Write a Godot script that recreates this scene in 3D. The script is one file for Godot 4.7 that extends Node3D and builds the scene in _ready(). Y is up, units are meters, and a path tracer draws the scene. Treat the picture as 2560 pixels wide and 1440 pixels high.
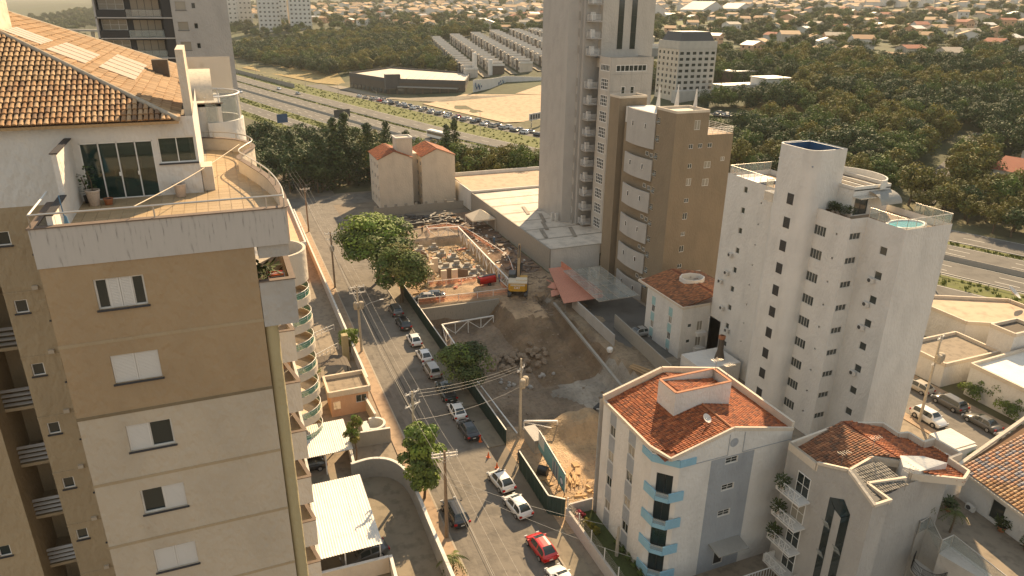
extends Node3D

const CAM_HEIGHT := 50.0
var M := {}
var cache := {}
var rng := RandomNumberGenerator.new()
var leaf_meshes := {}

class MB:
	var v := PackedVector3Array()
	var n := PackedVector3Array()
	var c := PackedColorArray()
	var uv := PackedVector2Array()
	var off := Vector3.ZERO
	var tint := Color(1, 1, 1)
	var colored := false
	func _init(o := Vector3.ZERO):
		off = o
	func tri(a: Vector3, b: Vector3, d: Vector3, nn := Vector3.ZERO):
		if nn == Vector3.ZERO:
			nn = (b - a).cross(d - a).normalized()
		v.append(a - off); v.append(d - off); v.append(b - off)
		for i in 3:
			n.append(nn)
			if colored: c.append(tint)
	func quad(a: Vector3, b: Vector3, d: Vector3, e: Vector3, nn := Vector3.ZERO):
		if nn == Vector3.ZERO:
			nn = (d - a).cross(e - b).normalized()
		v.append(a - off); v.append(d - off); v.append(b - off)
		v.append(a - off); v.append(e - off); v.append(d - off)
		for i in 6:
			n.append(nn)
			if colored: c.append(tint)
	func box(ce: Vector3, s: Vector3, b := Basis()):
		var x := b.x * s.x * 0.5
		var y := b.y * s.y * 0.5
		var z := b.z * s.z * 0.5
		quad(ce - x - y + z, ce + x - y + z, ce + x + y + z, ce - x + y + z)
		quad(ce + x - y - z, ce - x - y - z, ce - x + y - z, ce + x + y - z)
		quad(ce + x - y + z, ce + x - y - z, ce + x + y - z, ce + x + y + z)
		quad(ce - x - y - z, ce - x - y + z, ce - x + y + z, ce - x + y - z)
		quad(ce - x + y + z, ce + x + y + z, ce + x + y - z, ce - x + y - z)
		quad(ce - x - y - z, ce + x - y - z, ce + x - y + z, ce - x - y + z)
	func span(x0: float, x1: float, y0: float, y1: float, z0: float, z1: float):
		box(Vector3((x0 + x1) / 2, (y0 + y1) / 2, (z0 + z1) / 2), Vector3(absf(x1 - x0), absf(y1 - y0), absf(z1 - z0)))
	func bar(a: Vector3, b: Vector3, w: float, h: float):
		var d := b - a
		var z := d.normalized()
		var u := Vector3.UP if absf(z.y) < 0.95 else Vector3.RIGHT
		var x := u.cross(z).normalized()
		box((a + b) / 2, Vector3(w, h, d.length()), Basis(x, z.cross(x), z))
	# P: rows of points; a smooth sheet; closed joins the last column to the first
	func grid(P: Array, closed := false, flip := false):
		var R := P.size()
		var C: int = P[0].size()
		var N := []
		for i in R:
			var row := PackedVector3Array()
			for j in C:
				var du: Vector3 = P[mini(i + 1, R - 1)][j] - P[maxi(i - 1, 0)][j]
				var ja := (j - 1 + C) % C if closed else maxi(j - 1, 0)
				var jb := (j + 1) % C if closed else mini(j + 1, C - 1)
				var dv: Vector3 = P[i][jb] - P[i][ja]
				var nn := dv.cross(du).normalized()
				row.append(-nn if flip else nn)
			N.append(row)
		for i in R - 1:
			for j in (C if closed else C - 1):
				var k := (j + 1) % C
				var ids := [[i, j], [i + 1, k], [i, k], [i, j], [i + 1, j], [i + 1, k]]
				if flip: ids = [[i, j], [i, k], [i + 1, k], [i, j], [i + 1, k], [i + 1, j]]
				for q in ids:
					v.append(P[q[0]][q[1]] - off)
					n.append(N[q[0]][q[1]])
					if colored: c.append(tint)
	func tube(pts: Array, r, sides := 6, cap := true):
		var P := []
		for i in pts.size():
			var d: Vector3 = (pts[mini(i + 1, pts.size() - 1)] - pts[maxi(i - 1, 0)]).normalized()
			var u := Vector3.UP if absf(d.y) < 0.9 else Vector3.RIGHT
			var x := u.cross(d).normalized()
			var y := d.cross(x)
			var rr: float = r[i] if r is Array else r
			var row := PackedVector3Array()
			for k in sides:
				var a := TAU * k / sides
				row.append(pts[i] + (x * cos(a) + y * sin(a)) * rr)
			P.append(row)
		grid(P, true)
		if cap:
			for e in [0, P.size() - 1]:
				for k in range(1, sides - 1):
					if e == 0: tri(P[e][0], P[e][k + 1], P[e][k])
					else: tri(P[e][0], P[e][k], P[e][k + 1])
	func lathe(o: Vector3, prof: Array, sides := 16):
		var P := []
		for p in prof:
			var row := PackedVector3Array()
			for k in sides:
				var a := -TAU * k / sides
				row.append(o + Vector3(cos(a) * p.x, p.y, sin(a) * p.x))
			P.append(row)
		grid(P, true)
	# upright prism over a plan (points x,z in order seen from above, any turn)
	func prism(poly: PackedVector2Array, y0: float, y1: float, top := true, bottom := false):
		var pl := poly.duplicate()
		if not Geometry2D.is_polygon_clockwise(pl): pl.reverse()
		for i in pl.size():
			var a := pl[i]
			var b := pl[(i + 1) % pl.size()]
			var n2 := Vector3(b.y - a.y, 0, a.x - b.x).normalized()
			quad(Vector3(a.x, y0, a.y), Vector3(b.x, y0, b.y), Vector3(b.x, y1, b.y), Vector3(a.x, y1, a.y), -n2)
		if top: flat(pl, y1)
		if bottom: flat(pl, y0, Vector3.DOWN)
	func flat(poly: PackedVector2Array, y: float, nn := Vector3.UP):
		var t := Geometry2D.triangulate_polygon(poly)
		for i in range(0, t.size(), 3):
			var a := poly[t[i]]; var b := poly[t[i + 1]]; var d := poly[t[i + 2]]
			if ((b - a).cross(d - a) < 0.0) == (nn.y > 0.0): tri(Vector3(a.x, y, a.y), Vector3(b.x, y, b.y), Vector3(d.x, y, d.y), nn)
			else: tri(Vector3(a.x, y, a.y), Vector3(d.x, y, d.y), Vector3(b.x, y, b.y), nn)
	# a wall plane with openings; holes are [u, v, w, h]
	func wall(o: Vector3, ux: Vector3, L: float, Hh: float, holes: Array, depth := 0.15):
		var nn := ux.cross(Vector3.UP)
		var us := [0.0, L]
		var vs := [0.0, Hh]
		for h in holes:
			for q in [h[0], h[0] + h[2]]:
				if q > 0.001 and q < L - 0.001: us.append(q)
			for q in [h[1], h[1] + h[3]]:
				if q > 0.001 and q < Hh - 0.001: vs.append(q)
		us.sort(); vs.sort()
		for j in vs.size() - 1:
			if vs[j + 1] - vs[j] < 0.0005: continue
			var vm: float = (vs[j] + vs[j + 1]) / 2
			var run := -1.0
			for i in us.size() - 1:
				var um: float = (us[i] + us[i + 1]) / 2
				var open := false
				for h in holes:
					if um > h[0] and um < h[0] + h[2] and vm > h[1] and vm < h[1] + h[3]:
						open = true; break
				if us[i + 1] - us[i] < 0.0005: open = open or run < 0
				if not open and run < 0: run = us[i]
				if run >= 0 and (open or i == us.size() - 2):
					var e: float = us[i] if open else us[i + 1]
					quad(o + ux * run + Vector3.UP * vs[j], o + ux * e + Vector3.UP * vs[j], o + ux * e + Vector3.UP * vs[j + 1], o + ux * run + Vector3.UP * vs[j + 1], nn)
					run = -1.0
		for h in holes:
			var a: Vector3 = o + ux * h[0] + Vector3.UP * h[1]
			var b: Vector3 = a + ux * h[2]
			var d: Vector3 = b + Vector3.UP * h[3]
			var e: Vector3 = a + Vector3.UP * h[3]
			var k := -nn * depth
			quad(a, b, b + k, a + k, Vector3.UP)
			quad(e + k, d + k, d, e, Vector3.DOWN)
			quad(a, a + k, e + k, e, ux)
			quad(b + k, b, d, d + k, -ux)
	func mesh() -> ArrayMesh:
		var arr := []
		arr.resize(Mesh.ARRAY_MAX)
		arr[Mesh.ARRAY_VERTEX] = v
		arr[Mesh.ARRAY_NORMAL] = n
		if colored: arr[Mesh.ARRAY_COLOR] = c
		if uv.size() == v.size(): arr[Mesh.ARRAY_TEX_UV] = uv
		var m := ArrayMesh.new()
		m.add_surface_from_arrays(Mesh.PRIMITIVE_TRIANGLES, arr)
		return m

func part(parent: Node, called: String, what, m: Material, at := Transform3D()) -> MeshInstance3D:
	var o := MeshInstance3D.new()
	o.name = called
	o.mesh = what.mesh() if what is MB else what
	o.material_override = m
	o.transform = at
	parent.add_child(o, true)
	return o

var used := {}
func numbered(called: String) -> String:
	if not used.has(called):
		used[called] = 0
		return called
	used[called] += 1
	return "%s_%03d" % [called, used[called]]

func tag(o: Node, label: String, category: String, group := "", kind := ""):
	o.set_meta("label", label)
	if category: o.set_meta("category", category)
	if group: o.set_meta("group", group)
	if kind: o.set_meta("kind", kind)
	return o

func thing(called: String, label: String, category: String, at := Vector3.ZERO, group := "", turn := 0.0) -> Node3D:
	var o := Node3D.new()
	o.name = numbered(called)
	o.position = at
	o.rotation.y = turn
	add_child(o)
	tag(o, label, category, group)
	return o

func solo(called: String, label: String, category: String, mb: MB, m: Material, group := "", kind := "") -> MeshInstance3D:
	var o := part(self, numbered(called), mb, m)
	o.position = mb.off
	tag(o, label, category, group, kind)
	return o

func structure(called: String, mb: MB, m: Material) -> MeshInstance3D:
	var o := part(self, numbered(called), mb, m)
	o.position = mb.off
	o.set_meta("kind", "structure")
	return o

func copy(o: Node3D, label := "", group := "") -> Node3D:
	var c: Node3D = o.duplicate()
	c.name = numbered(String(o.name).rstrip("0123456789").trim_suffix("_"))
	add_child(c)
	if label: c.set_meta("label", label)
	if group: c.set_meta("group", group)
	return c

# ---------- materials
func ramp(stops: Array) -> Gradient:
	var g := Gradient.new()
	g.offsets = PackedFloat32Array(stops.map(func(s): return s[0]))
	g.colors = PackedColorArray(stops.map(func(s): return Color(s[1], s[1], s[1]) if s[1] is float else s[1]))
	return g

func noise_tex(seed_: int, freq: float, stops: Array, kind := FastNoiseLite.TYPE_SIMPLEX_SMOOTH, oct := 5, size := 512, normal := false) -> NoiseTexture2D:
	var f := FastNoiseLite.new()
	f.seed = seed_; f.frequency = freq; f.noise_type = kind; f.fractal_octaves = oct; f.fractal_gain = 0.55
	var t := NoiseTexture2D.new()
	t.width = size; t.height = size; t.seamless = true; t.noise = f
	if normal:
		t.as_normal_map = true; t.bump_strength = 6.0
	else:
		t.color_ramp = ramp(stops)
	return t

func lin(r: float, g: float, b: float) -> Color:
	return Color(r, g, b).linear_to_srgb()

func mat(called: String, c: Color, rough := 0.85, tex: Texture2D = null, scale := Vector3.ONE * 0.1, metal := 0.0) -> StandardMaterial3D:
	var m := StandardMaterial3D.new()
	m.resource_name = called
	m.albedo_color = c.linear_to_srgb()
	m.roughness = rough
	m.metallic = metal
	if tex:
		m.albedo_texture = tex
		m.uv1_triplanar = true
		m.uv1_world_triplanar = true
		m.uv1_scale = scale
	M[called] = m
	return m

func bump(m: StandardMaterial3D, t: Texture2D, strength := 0.4):
	m.normal_enabled = true
	m.normal_texture = t
	m.normal_scale = strength

func make_materials():
	var blot := noise_tex(3, 0.006, [[0.0, 0.93], [0.45, 0.98], [1.0, 1.02]])
	var mottle := noise_tex(5, 0.02, [[0.0, 0.86], [0.5, 0.98], [1.0, 1.06]])
	var grit := noise_tex(7, 0.08, [[0.0, 0.7], [0.5, 1.0], [1.0, 1.25]], FastNoiseLite.TYPE_SIMPLEX, 6)
	var patch := noise_tex(9, 0.008, [[0.1, 0.86], [0.42, 0.965], [0.6, 1.015], [0.9, 1.08]], FastNoiseLite.TYPE_SIMPLEX, 6, 1024)
	var streak := noise_tex(11, 0.02, [[0.0, 0.66], [0.15, 0.88], [0.26, 0.985], [1.0, 1.01]], FastNoiseLite.TYPE_SIMPLEX, 6)
	var rough_n := noise_tex(13, 0.05, [], FastNoiseLite.TYPE_SIMPLEX, 5, 512, true)
	M.rough_n = rough_n
	M.blot = blot
	var wall_scale := Vector3(0.09, 0.045, 0.09)
	for w in [["white_wall", 0.66, 0.625, 0.56], ["cream_wall", 0.62, 0.53, 0.41], ["light_beige_wall", 0.48, 0.40, 0.295], ["ochre_wall", 0.36, 0.255, 0.145], ["beige_wall", 0.38, 0.29, 0.175],
			["olive_wall", 0.20, 0.15, 0.085], ["brown_wall", 0.245, 0.187, 0.118], ["dark_brown_wall", 0.105, 0.083, 0.06], ["pale_grey_wall", 0.42, 0.39, 0.345], ["warm_grey_wall", 0.40, 0.375, 0.335],
			["blue_grey_wall", 0.33, 0.345, 0.35], ["sky_blue_wall", 0.26, 0.46, 0.56], ["peach_wall", 0.66, 0.40, 0.24], ["teal_wall", 0.33, 0.50, 0.48], ["grey_wall", 0.30, 0.285, 0.25], ["yellow_wall", 0.40, 0.33, 0.18],
			["stone_white", 0.50, 0.455, 0.385], ["brick_red", 0.30, 0.09, 0.045], ["concrete", 0.34, 0.31, 0.26]]:
		var m := mat(w[0], Color(w[1], w[2], w[3]), 0.9, blot, wall_scale)
		bump(m, rough_n, 0.25)
	mat("stained_white", Color(0.47, 0.43, 0.38), 0.9, streak, Vector3(0.5, 0.06, 0.5))
	mat("weathered_concrete", Color(0.30, 0.27, 0.22), 0.95, streak, Vector3(0.3, 0.07, 0.3))
	mat("coping", Color(0.15, 0.105, 0.075), 0.7, mottle)
	mat("dark_coping", Color(0.035, 0.03, 0.028), 0.6, mottle)
	mat("white_paint", Color(0.74, 0.71, 0.65), 0.5)
	mat("off_white", Color(0.62, 0.585, 0.52), 0.6, mottle)
	mat("grey_metal", Color(0.32, 0.31, 0.29), 0.45, null, Vector3.ONE, 0.5)
	mat("rail_metal", Color(0.55, 0.50, 0.43), 0.35, null, Vector3.ONE, 0.6)
	mat("black_metal", Color(0.025, 0.024, 0.022), 0.45)
	mat("dark_grey", Color(0.06, 0.058, 0.055), 0.6, mottle)
	mat("green_hoarding", Color(0.022, 0.05, 0.042), 0.55, streak, Vector3(0.3, 0.1, 0.3))
	var asph := mat("asphalt", Color(0.165, 0.145, 0.118), 0.92, patch, Vector3.ONE * 0.03)
	bump(asph, rough_n, 0.15)
	mat("dark_asphalt", Color(0.085, 0.075, 0.06), 0.93, patch, Vector3.ONE * 0.06)
	mat("highway_asphalt", Color(0.12, 0.11, 0.094), 0.93, patch, Vector3.ONE * 0.025)
	mat("road_repair", Color(0.18, 0.158, 0.128), 0.92, patch, Vector3.ONE * 0.07)
	mat("pavement", Color(0.36, 0.255, 0.165), 0.93, patch, Vector3.ONE * 0.09)
	mat("driveway", Color(0.235, 0.195, 0.135), 0.9, patch, Vector3.ONE * 0.06)
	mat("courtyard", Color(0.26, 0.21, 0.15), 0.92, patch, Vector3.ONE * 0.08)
	mat("kerb", Color(0.36, 0.31, 0.24), 0.9, mottle, Vector3.ONE * 0.3)
	mat("road_paint", Color(0.55, 0.52, 0.45), 0.8, grit, Vector3.ONE * 0.5)
	mat("yellow_paint", Color(0.45, 0.30, 0.06), 0.8, grit, Vector3.ONE * 0.5)
	var earth := mat("earth", Color(1, 1, 1), 0.97, patch, Vector3.ONE * 0.11)
	earth.vertex_color_use_as_albedo = true
	bump(earth, rough_n, 1.0)
	var gr := mat("terrain", Color(1, 1, 1), 0.97, patch, Vector3.ONE * 0.02)
	gr.vertex_color_use_as_albedo = true
	mat("grass", Color(0.115, 0.125, 0.022), 0.95, patch, Vector3.ONE * 0.035)
	mat("lawn", Color(0.055, 0.07, 0.016), 0.95, patch, Vector3.ONE * 0.2)
	mat("dry_grass", Color(0.30, 0.215, 0.075), 0.95, patch, Vector3.ONE * 0.03)
	mat("bare_soil", Color(0.50, 0.355, 0.215), 0.95, patch, Vector3.ONE * 0.03)
	for i in 4:
		mat("clay_%d" % i, [Color(0.40, 0.235, 0.11), Color(0.33, 0.175, 0.075), Color(0.46, 0.29, 0.15), Color(0.22, 0.125, 0.065)][i], 0.85, grit, Vector3.ONE * 0.9)
	var tl := mat("red_tile", Color(1, 1, 1), 0.8)
	tl.vertex_color_use_as_albedo = true
	mat("roof_bed_red", Color(0.20, 0.055, 0.02), 0.9, mottle)
	mat("roof_bed_clay", Color(0.16, 0.085, 0.04), 0.9, mottle)
	mat("mortar", Color(0.40, 0.33, 0.24), 0.95, mottle, Vector3.ONE * 0.4)
	mat("floor_tile_0", Color(0.44, 0.315, 0.175), 0.55, grit, Vector3.ONE * 0.5)
	mat("floor_tile_1", Color(0.40, 0.285, 0.155), 0.55, grit, Vector3.ONE * 0.5)
	mat("corrugated", Color(0.72, 0.68, 0.60), 0.6, blot, Vector3.ONE * 0.12)
	mat("sheet_roof", Color(0.58, 0.50, 0.40), 0.7, patch, Vector3.ONE * 0.03)
	mat("tan_roof", Color(0.46, 0.33, 0.21), 0.8, patch, Vector3.ONE * 0.04)
	mat("grey_roof", Color(0.27, 0.225, 0.17), 0.8, patch, Vector3.ONE * 0.04)
	mat("pink_board", Color(0.56, 0.235, 0.15), 0.75, mottle, Vector3.ONE * 0.3)
	mat("orange_net", Color(0.72, 0.30, 0.15), 0.8)
	mat("timber", Color(0.42, 0.27, 0.13), 0.85, mottle, Vector3.ONE * 0.5)
	mat("terracotta", Color(0.38, 0.145, 0.06), 0.8, mottle, Vector3.ONE)
	mat("pot_white", Color(0.55, 0.44, 0.34), 0.7, mottle, Vector3.ONE)
	mat("blue_cloth", Color(0.06, 0.14, 0.23), 0.8)
	mat("canvas", Color(0.66, 0.55, 0.40), 0.85, mottle, Vector3.ONE * 0.4)
	mat("bark", Color(0.13, 0.09, 0.055), 0.95, grit, Vector3.ONE * 0.6)
	mat("pole_concrete", Color(0.42, 0.36, 0.27), 0.9, mottle, Vector3.ONE * 0.3)
	mat("pole_wood", Color(0.24, 0.165, 0.10), 0.9, mottle, Vector3.ONE * 0.3)
	mat("wire", Color(0.40, 0.37, 0.32), 0.5)
	mat("dark_wire", Color(0.04, 0.04, 0.04), 0.6)
	mat("red_paint", Color(0.55, 0.02, 0.012), 0.3)
	mat("orange_plastic", Color(0.70, 0.13, 0.02), 0.5)
	mat("machine_yellow", Color(0.58, 0.30, 0.02), 0.45, mottle, Vector3.ONE * 0.5)
	mat("rubber", Color(0.02, 0.02, 0.02), 0.9)
	mat("rim", Color(0.45, 0.44, 0.42), 0.35, null, Vector3.ONE, 0.6)
	mat("pool_water", Color(0.14, 0.47, 0.50), 0.05)
	mat("pool_blue", Color(0.02, 0.07, 0.16), 0.5, mottle)
	mat("shutter", Color(0.60, 0.565, 0.51), 0.6)
	mat("sill", Color(0.03, 0.03, 0.034), 0.5)
	mat("curtain", Color(0.42, 0.36, 0.28), 0.8, mottle, Vector3(1.5, 0.05, 1.5))
	mat("dark_room", Color(0.03, 0.028, 0.025), 0.9)
	mat("solar", Color(0.50, 0.40, 0.28), 0.35, mottle, Vector3.ONE * 0.3)
	mat("rock", Color(0.27, 0.20, 0.135), 0.95, mottle, Vector3.ONE * 0.3)
	mat("rock_grey", Color(0.40, 0.37, 0.33), 0.95, mottle, Vector3.ONE * 0.3)
	mat("tail_lamp", Color(0.35, 0.01, 0.01), 0.2)
	mat("head_lamp", Color(0.6, 0.6, 0.58), 0.15)
	mat("skin", Color(0.30, 0.16, 0.095), 0.6)
	mat("dark_cloth", Color(0.03, 0.032, 0.04), 0.9)
	mat("hoarding_panel", Color(0.60, 0.56, 0.49), 0.6)
	var g := mat("dark_glass", Color(0.022, 0.03, 0.028), 0.06)
	g.metallic_specular = 0.6
	var g3 := mat("window_glass", Color(0.055, 0.062, 0.055), 0.08)
	g3.metallic_specular = 0.6
	var g2 := mat("lit_curtain_glass", Color(0.30, 0.27, 0.21), 0.12)
	g2.metallic_specular = 0.6
	var ga := mat("green_glass", Color(0.10, 0.28, 0.20), 0.04)
	ga.albedo_color.a = 0.62
	ga.transparency = BaseMaterial3D.TRANSPARENCY_ALPHA
	var gt := mat("teal_glass", Color(0.012, 0.05, 0.042), 0.05)
	gt.albedo_color.a = 0.45
	gt.transparency = BaseMaterial3D.TRANSPARENCY_ALPHA
	var gc := mat("clear_glass", Color(0.45, 0.5, 0.46), 0.04)
	gc.albedo_color.a = 0.22
	gc.transparency = BaseMaterial3D.TRANSPARENCY_ALPHA
	var gm := mat("milky_glass", Color(0.62, 0.56, 0.46), 0.2)
	gm.albedo_color.a = 0.45
	gm.transparency = BaseMaterial3D.TRANSPARENCY_ALPHA
	var net := mat("mesh_net", Color(0.78, 0.35, 0.18), 0.5)
	net.albedo_color.a = 0.28
	net.transparency = BaseMaterial3D.TRANSPARENCY_ALPHA
	for l in [["leaf_dark", 0.75], ["leaf_mid", 0.8], ["leaf_olive", 0.8], ["leaf_bright", 0.75]]:
		var m := mat(l[0], Color(1, 1, 1), l[1])
		m.vertex_color_use_as_albedo = true
		m.backlight_enabled = true
		m.backlight = {"leaf_dark": lin(0.06, 0.08, 0.008), "leaf_mid": lin(0.11, 0.14, 0.01), "leaf_olive": lin(0.16, 0.13, 0.012), "leaf_bright": lin(0.17, 0.20, 0.012)}[l[0]]

func paint(called: String, c: Color) -> StandardMaterial3D:
	if not M.has(called):
		var m := mat(called, c, 0.28)
		m.clearcoat_enabled = true
		m.clearcoat = 0.8
		m.clearcoat_roughness = 0.08
	return M[called]

# ---------- openings
# o: outer lower corner of the wall, ux: its direction; u, v, w, h: the opening. The frame sits back by `back`.
func window(parent: Node3D, o: Vector3, ux: Vector3, r: Array, nx := 2, ny := 1, k := {}) -> MeshInstance3D:
	var w: float = r[2]
	var h: float = r[3]
	var fw: float = k.get("fw", 0.05)
	var back: float = k.get("back", 0.1)
	var glass: Material = M[k.get("glass", "window_glass")]
	var frame: Material = M[k.get("frame", "white_paint")]
	var b := Basis(ux, Vector3.UP, ux.cross(Vector3.UP))
	var at := Transform3D(b, o + ux * r[0] + Vector3.UP * r[1] - b.z * back)
	var key := "f %.3f %.3f %d %d %.3f" % [w, h, nx, ny, fw]
	if not cache.has(key):
		var mb := MB.new()
		mb.span(0, w, 0, fw, -0.06, 0.02); mb.span(0, w, h - fw, h, -0.06, 0.02)
		mb.span(0, fw, fw, h - fw, -0.06, 0.02); mb.span(w - fw, w, fw, h - fw, -0.06, 0.02)
		for i in range(1, nx): mb.span(w * i / nx - fw * 0.45, w * i / nx + fw * 0.45, fw, h - fw, -0.05, 0.012)
		for j in range(1, ny): mb.span(fw, w - fw, h * j / ny - fw * 0.4, h * j / ny + fw * 0.4, -0.045, 0.008)
		cache[key] = mb.mesh()
	var f := part(parent, k.get("called", "window"), cache[key], frame, at)
	var shut: Array = k.get("shut", [])
	if k.get("split", false):
		for i in nx:
			for j in ny:
				if shut.has(i): continue
				var pk := "p %.3f %.3f" % [w / nx, h / ny]
				if not cache.has(pk):
					var mb := MB.new()
					mb.span(0.004, w / nx - 0.004, 0.004, h / ny - 0.004, -0.03, -0.02)
					cache[pk] = mb.mesh()
				part(f, "pane", cache[pk], glass, Transform3D(Basis(), Vector3(w * i / nx, h * j / ny, 0)))
	else:
		var pk := "p %.3f %.3f" % [w, h]
		if not cache.has(pk):
			var mb := MB.new()
			mb.span(0.004, w - 0.004, 0.004, h - 0.004, -0.03, -0.02)
			cache[pk] = mb.mesh()
		part(f, "pane", cache[pk], glass)
	for i in shut:
		var sk := "s %.3f %.3f" % [w / nx, h]
		if not cache.has(sk):
			var mb := MB.new()
			var n := int(h / 0.06)
			mb.span(0.03, w / nx - 0.03, 0.03, h - 0.03, 0.012, 0.03)
			for q in n:
				mb.span(0.06, w / nx - 0.06, 0.05 + (h - 0.1) * q / n, 0.05 + (h - 0.1) * (q + 0.72) / n, 0.03, 0.044)
			mb.span(0.01, 0.06, 0.02, h - 0.02, 0.012, 0.055); mb.span(w / nx - 0.06, w / nx - 0.01, 0.02, h - 0.02, 0.012, 0.055)
			cache[sk] = mb.mesh()
		part(f, "shutter", cache[sk], M.shutter, Transform3D(Basis(), Vector3(w * i / nx, 0, 0)))
	if k.get("sill", ""):
		var ik := "i %.3f %.3f" % [w, back]
		if not cache.has(ik):
			var mb := MB.new()
			mb.span(-0.06, w + 0.06, -0.06, -0.002, -0.02, back + 0.07)
			cache[ik] = mb.mesh()
		part(f, "sill", cache[ik], M[k.sill])
	return f

func flatpoly(a: Array) -> PackedVector2Array:
	var p := PackedVector2Array()
	for q in a: p.append(Vector2(q[0], q[1]))
	return p

# ---------- tiled roof slopes: o lower corner, ux along the eave, us up the slope; keep() tells which spots carry a tile
func tile_mesh(w: float, l: float) -> ArrayMesh:
	var key := "tile %.2f %.2f" % [w, l]
	if cache.has(key): return cache[key]
	var mb := MB.new()
	var P := []
	for i in 2:
		var row := PackedVector3Array()
		var rr := w * (0.5 if i == 0 else 0.40)
		for k in 6:
			var a := PI * k / 5.0
			row.append(Vector3(-cos(a) * rr, sin(a) * rr * 0.75 + (0.035 if i == 0 else 0.0), -l * i))
		P.append(row)
	mb.grid(P)
	for k in range(1, 5):
		mb.tri(P[0][0], P[0][k + 1], P[0][k], Vector3(0, 0, 1))
	cache[key] = mb.mesh()
	return cache[key]

func tiles(parent: Node3D, origin: Vector3, o: Vector3, ux: Vector3, us: Vector3, L: float, S: float, pitch: float, step: float, keep: Callable, mats: Array, tones: Array, single := 0):
	var up := ux.cross(us).normalized()
	var b := Basis(ux, up, -us)
	if up.y < 0:
		up = -up
		b = Basis(-ux, up, -us)
	var mesh := tile_mesh(pitch * 0.92, step * 1.12)
	var spots := []
	for i in int(L / pitch):
		for j in int(S / step):
			var u := (i + 0.5) * pitch
			var s := j * step
			if keep.call(u, s + step * 0.4):
				spots.append(o + ux * (u + rng.randf_range(-0.01, 0.01)) + us * (s + rng.randf_range(-0.015, 0.015)) + up * rng.randf_range(0.0, 0.012))
	if single > 0:
		spots.sort_custom(func(p, q): return p.distance_squared_to(Vector3(0, CAM_HEIGHT, 0)) < q.distance_squared_to(Vector3(0, CAM_HEIGHT, 0)))
	var n := mini(single, spots.size())
	for i in n:
		part(parent, "roof_tile", mesh, mats[[0, 0, 1, 1, 2, 2, 3][rng.randi() % 7]], Transform3D(b.rotated(up, rng.randf_range(-0.03, 0.03)), spots[i] - origin))
	if spots.size() > n:
		var mm := MultiMesh.new()
		mm.transform_format = MultiMesh.TRANSFORM_3D
		mm.use_colors = true
		mm.mesh = mesh
		mm.instance_count = spots.size() - n
		for i in range(n, spots.size()):
			mm.set_instance_transform(i - n, Transform3D(b, spots[i] - origin))
			var t: Color = tones[rng.randi() % tones.size()]
			mm.set_instance_color(i - n, t * rng.randf_range(0.75, 1.25))
		var q := MultiMeshInstance3D.new()
		q.name = "roof_tiles"
		q.multimesh = mm
		q.material_override = M.red_tile
		q.set_meta("kind", "stuff")
		parent.add_child(q, true)

func _ready():
	rng.seed = 20240611
	# camera
	var cam := Camera3D.new()
	cam.name = "camera"
	cam.fov = 44.14
	cam.near = 0.5
	cam.far = 12000.0
	cam.transform = Transform3D(Basis(Vector3(0.92707, 0.01153, 0.37472), Vector3(0.12966, 0.92798, -0.34934), Vector3(-0.35176, 0.37245, 0.85880)).orthonormalized(), Vector3(0, CAM_HEIGHT, 0))
	add_child(cam)
	cam.current = true
	# sky and exposure
	var env := Environment.new()
	env.background_mode = Environment.BG_SKY
	var sm := ProceduralSkyMaterial.new()
	sm.sky_top_color = Color(0.58, 0.62, 0.66)
	sm.sky_horizon_color = Color(0.87, 0.86, 0.82)
	sm.sky_curve = 0.18
	sm.ground_bottom_color = Color(0.34, 0.31, 0.27)
	sm.ground_horizon_color = Color(0.66, 0.62, 0.56)
	sm.sun_angle_max = 1.0
	env.sky = Sky.new()
	env.sky.sky_material = sm
	env.background_energy_multiplier = 0.8
	env.tonemap_mode = Environment.TONE_MAPPER_LINEAR
	env.tonemap_exposure = 2.05
	env.fog_enabled = true
	env.fog_density = 0.0001
	env.fog_light_color = Color(0.92, 0.91, 0.87)
	env.sdfgi_enabled = true
	env.ssao_enabled = true
	env.ssil_enabled = true
	var we := WorldEnvironment.new()
	we.name = "world_environment"
	we.environment = env
	add_child(we)
	# sun: ahead and to the right, 33 degrees up
	var sun := DirectionalLight3D.new()
	sun.name = "sun"
	sun.light_energy = 1.6
	sun.light_color = Color(1.0, 0.875, 0.70)
	sun.light_angular_distance = 0.5
	sun.shadow_enabled = true
	sun.basis = Basis.looking_at(Vector3(-0.526, -0.545, 0.654).normalized(), Vector3.UP)
	add_child(sun)

	make_materials()
	build_ground()
	build_front_tower()
	build_curved_tower()
	build_dark_tower()
	build_white_tower()
	build_brown_tower()
	build_tall_tower()
	build_blue_white_block()
	build_teal_block()
	build_beige_block()
	build_grey_block()
	build_right_house()
	build_warehouse()
	build_far_buildings()
	build_courtyard()
	build_site()
	build_street_things()
	build_cars()
	build_trees()
	build_far_houses()

func beyond(x: float, z: float) -> float:
	return (x - 160.0) * 0.958 - (z + 110.0) * 0.287

var hill_noise: FastNoiseLite
func land(x: float, z: float) -> float:
	var s := beyond(x, z)
	if s < 25.0: return 0.0
	var h := (minf(s, 225.0) - 25.0) * 0.11
	if s > 225.0: h += minf(s - 225.0, 500.0) * 0.036
	if s > 725.0: h += minf(s - 725.0, 1500.0) * 0.026
	if s > 400.0: h += (hill_noise.get_noise_2d(x, z) * 14.0) * clampf((s - 400.0) / 500.0, 0, 1)
	return h

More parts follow.
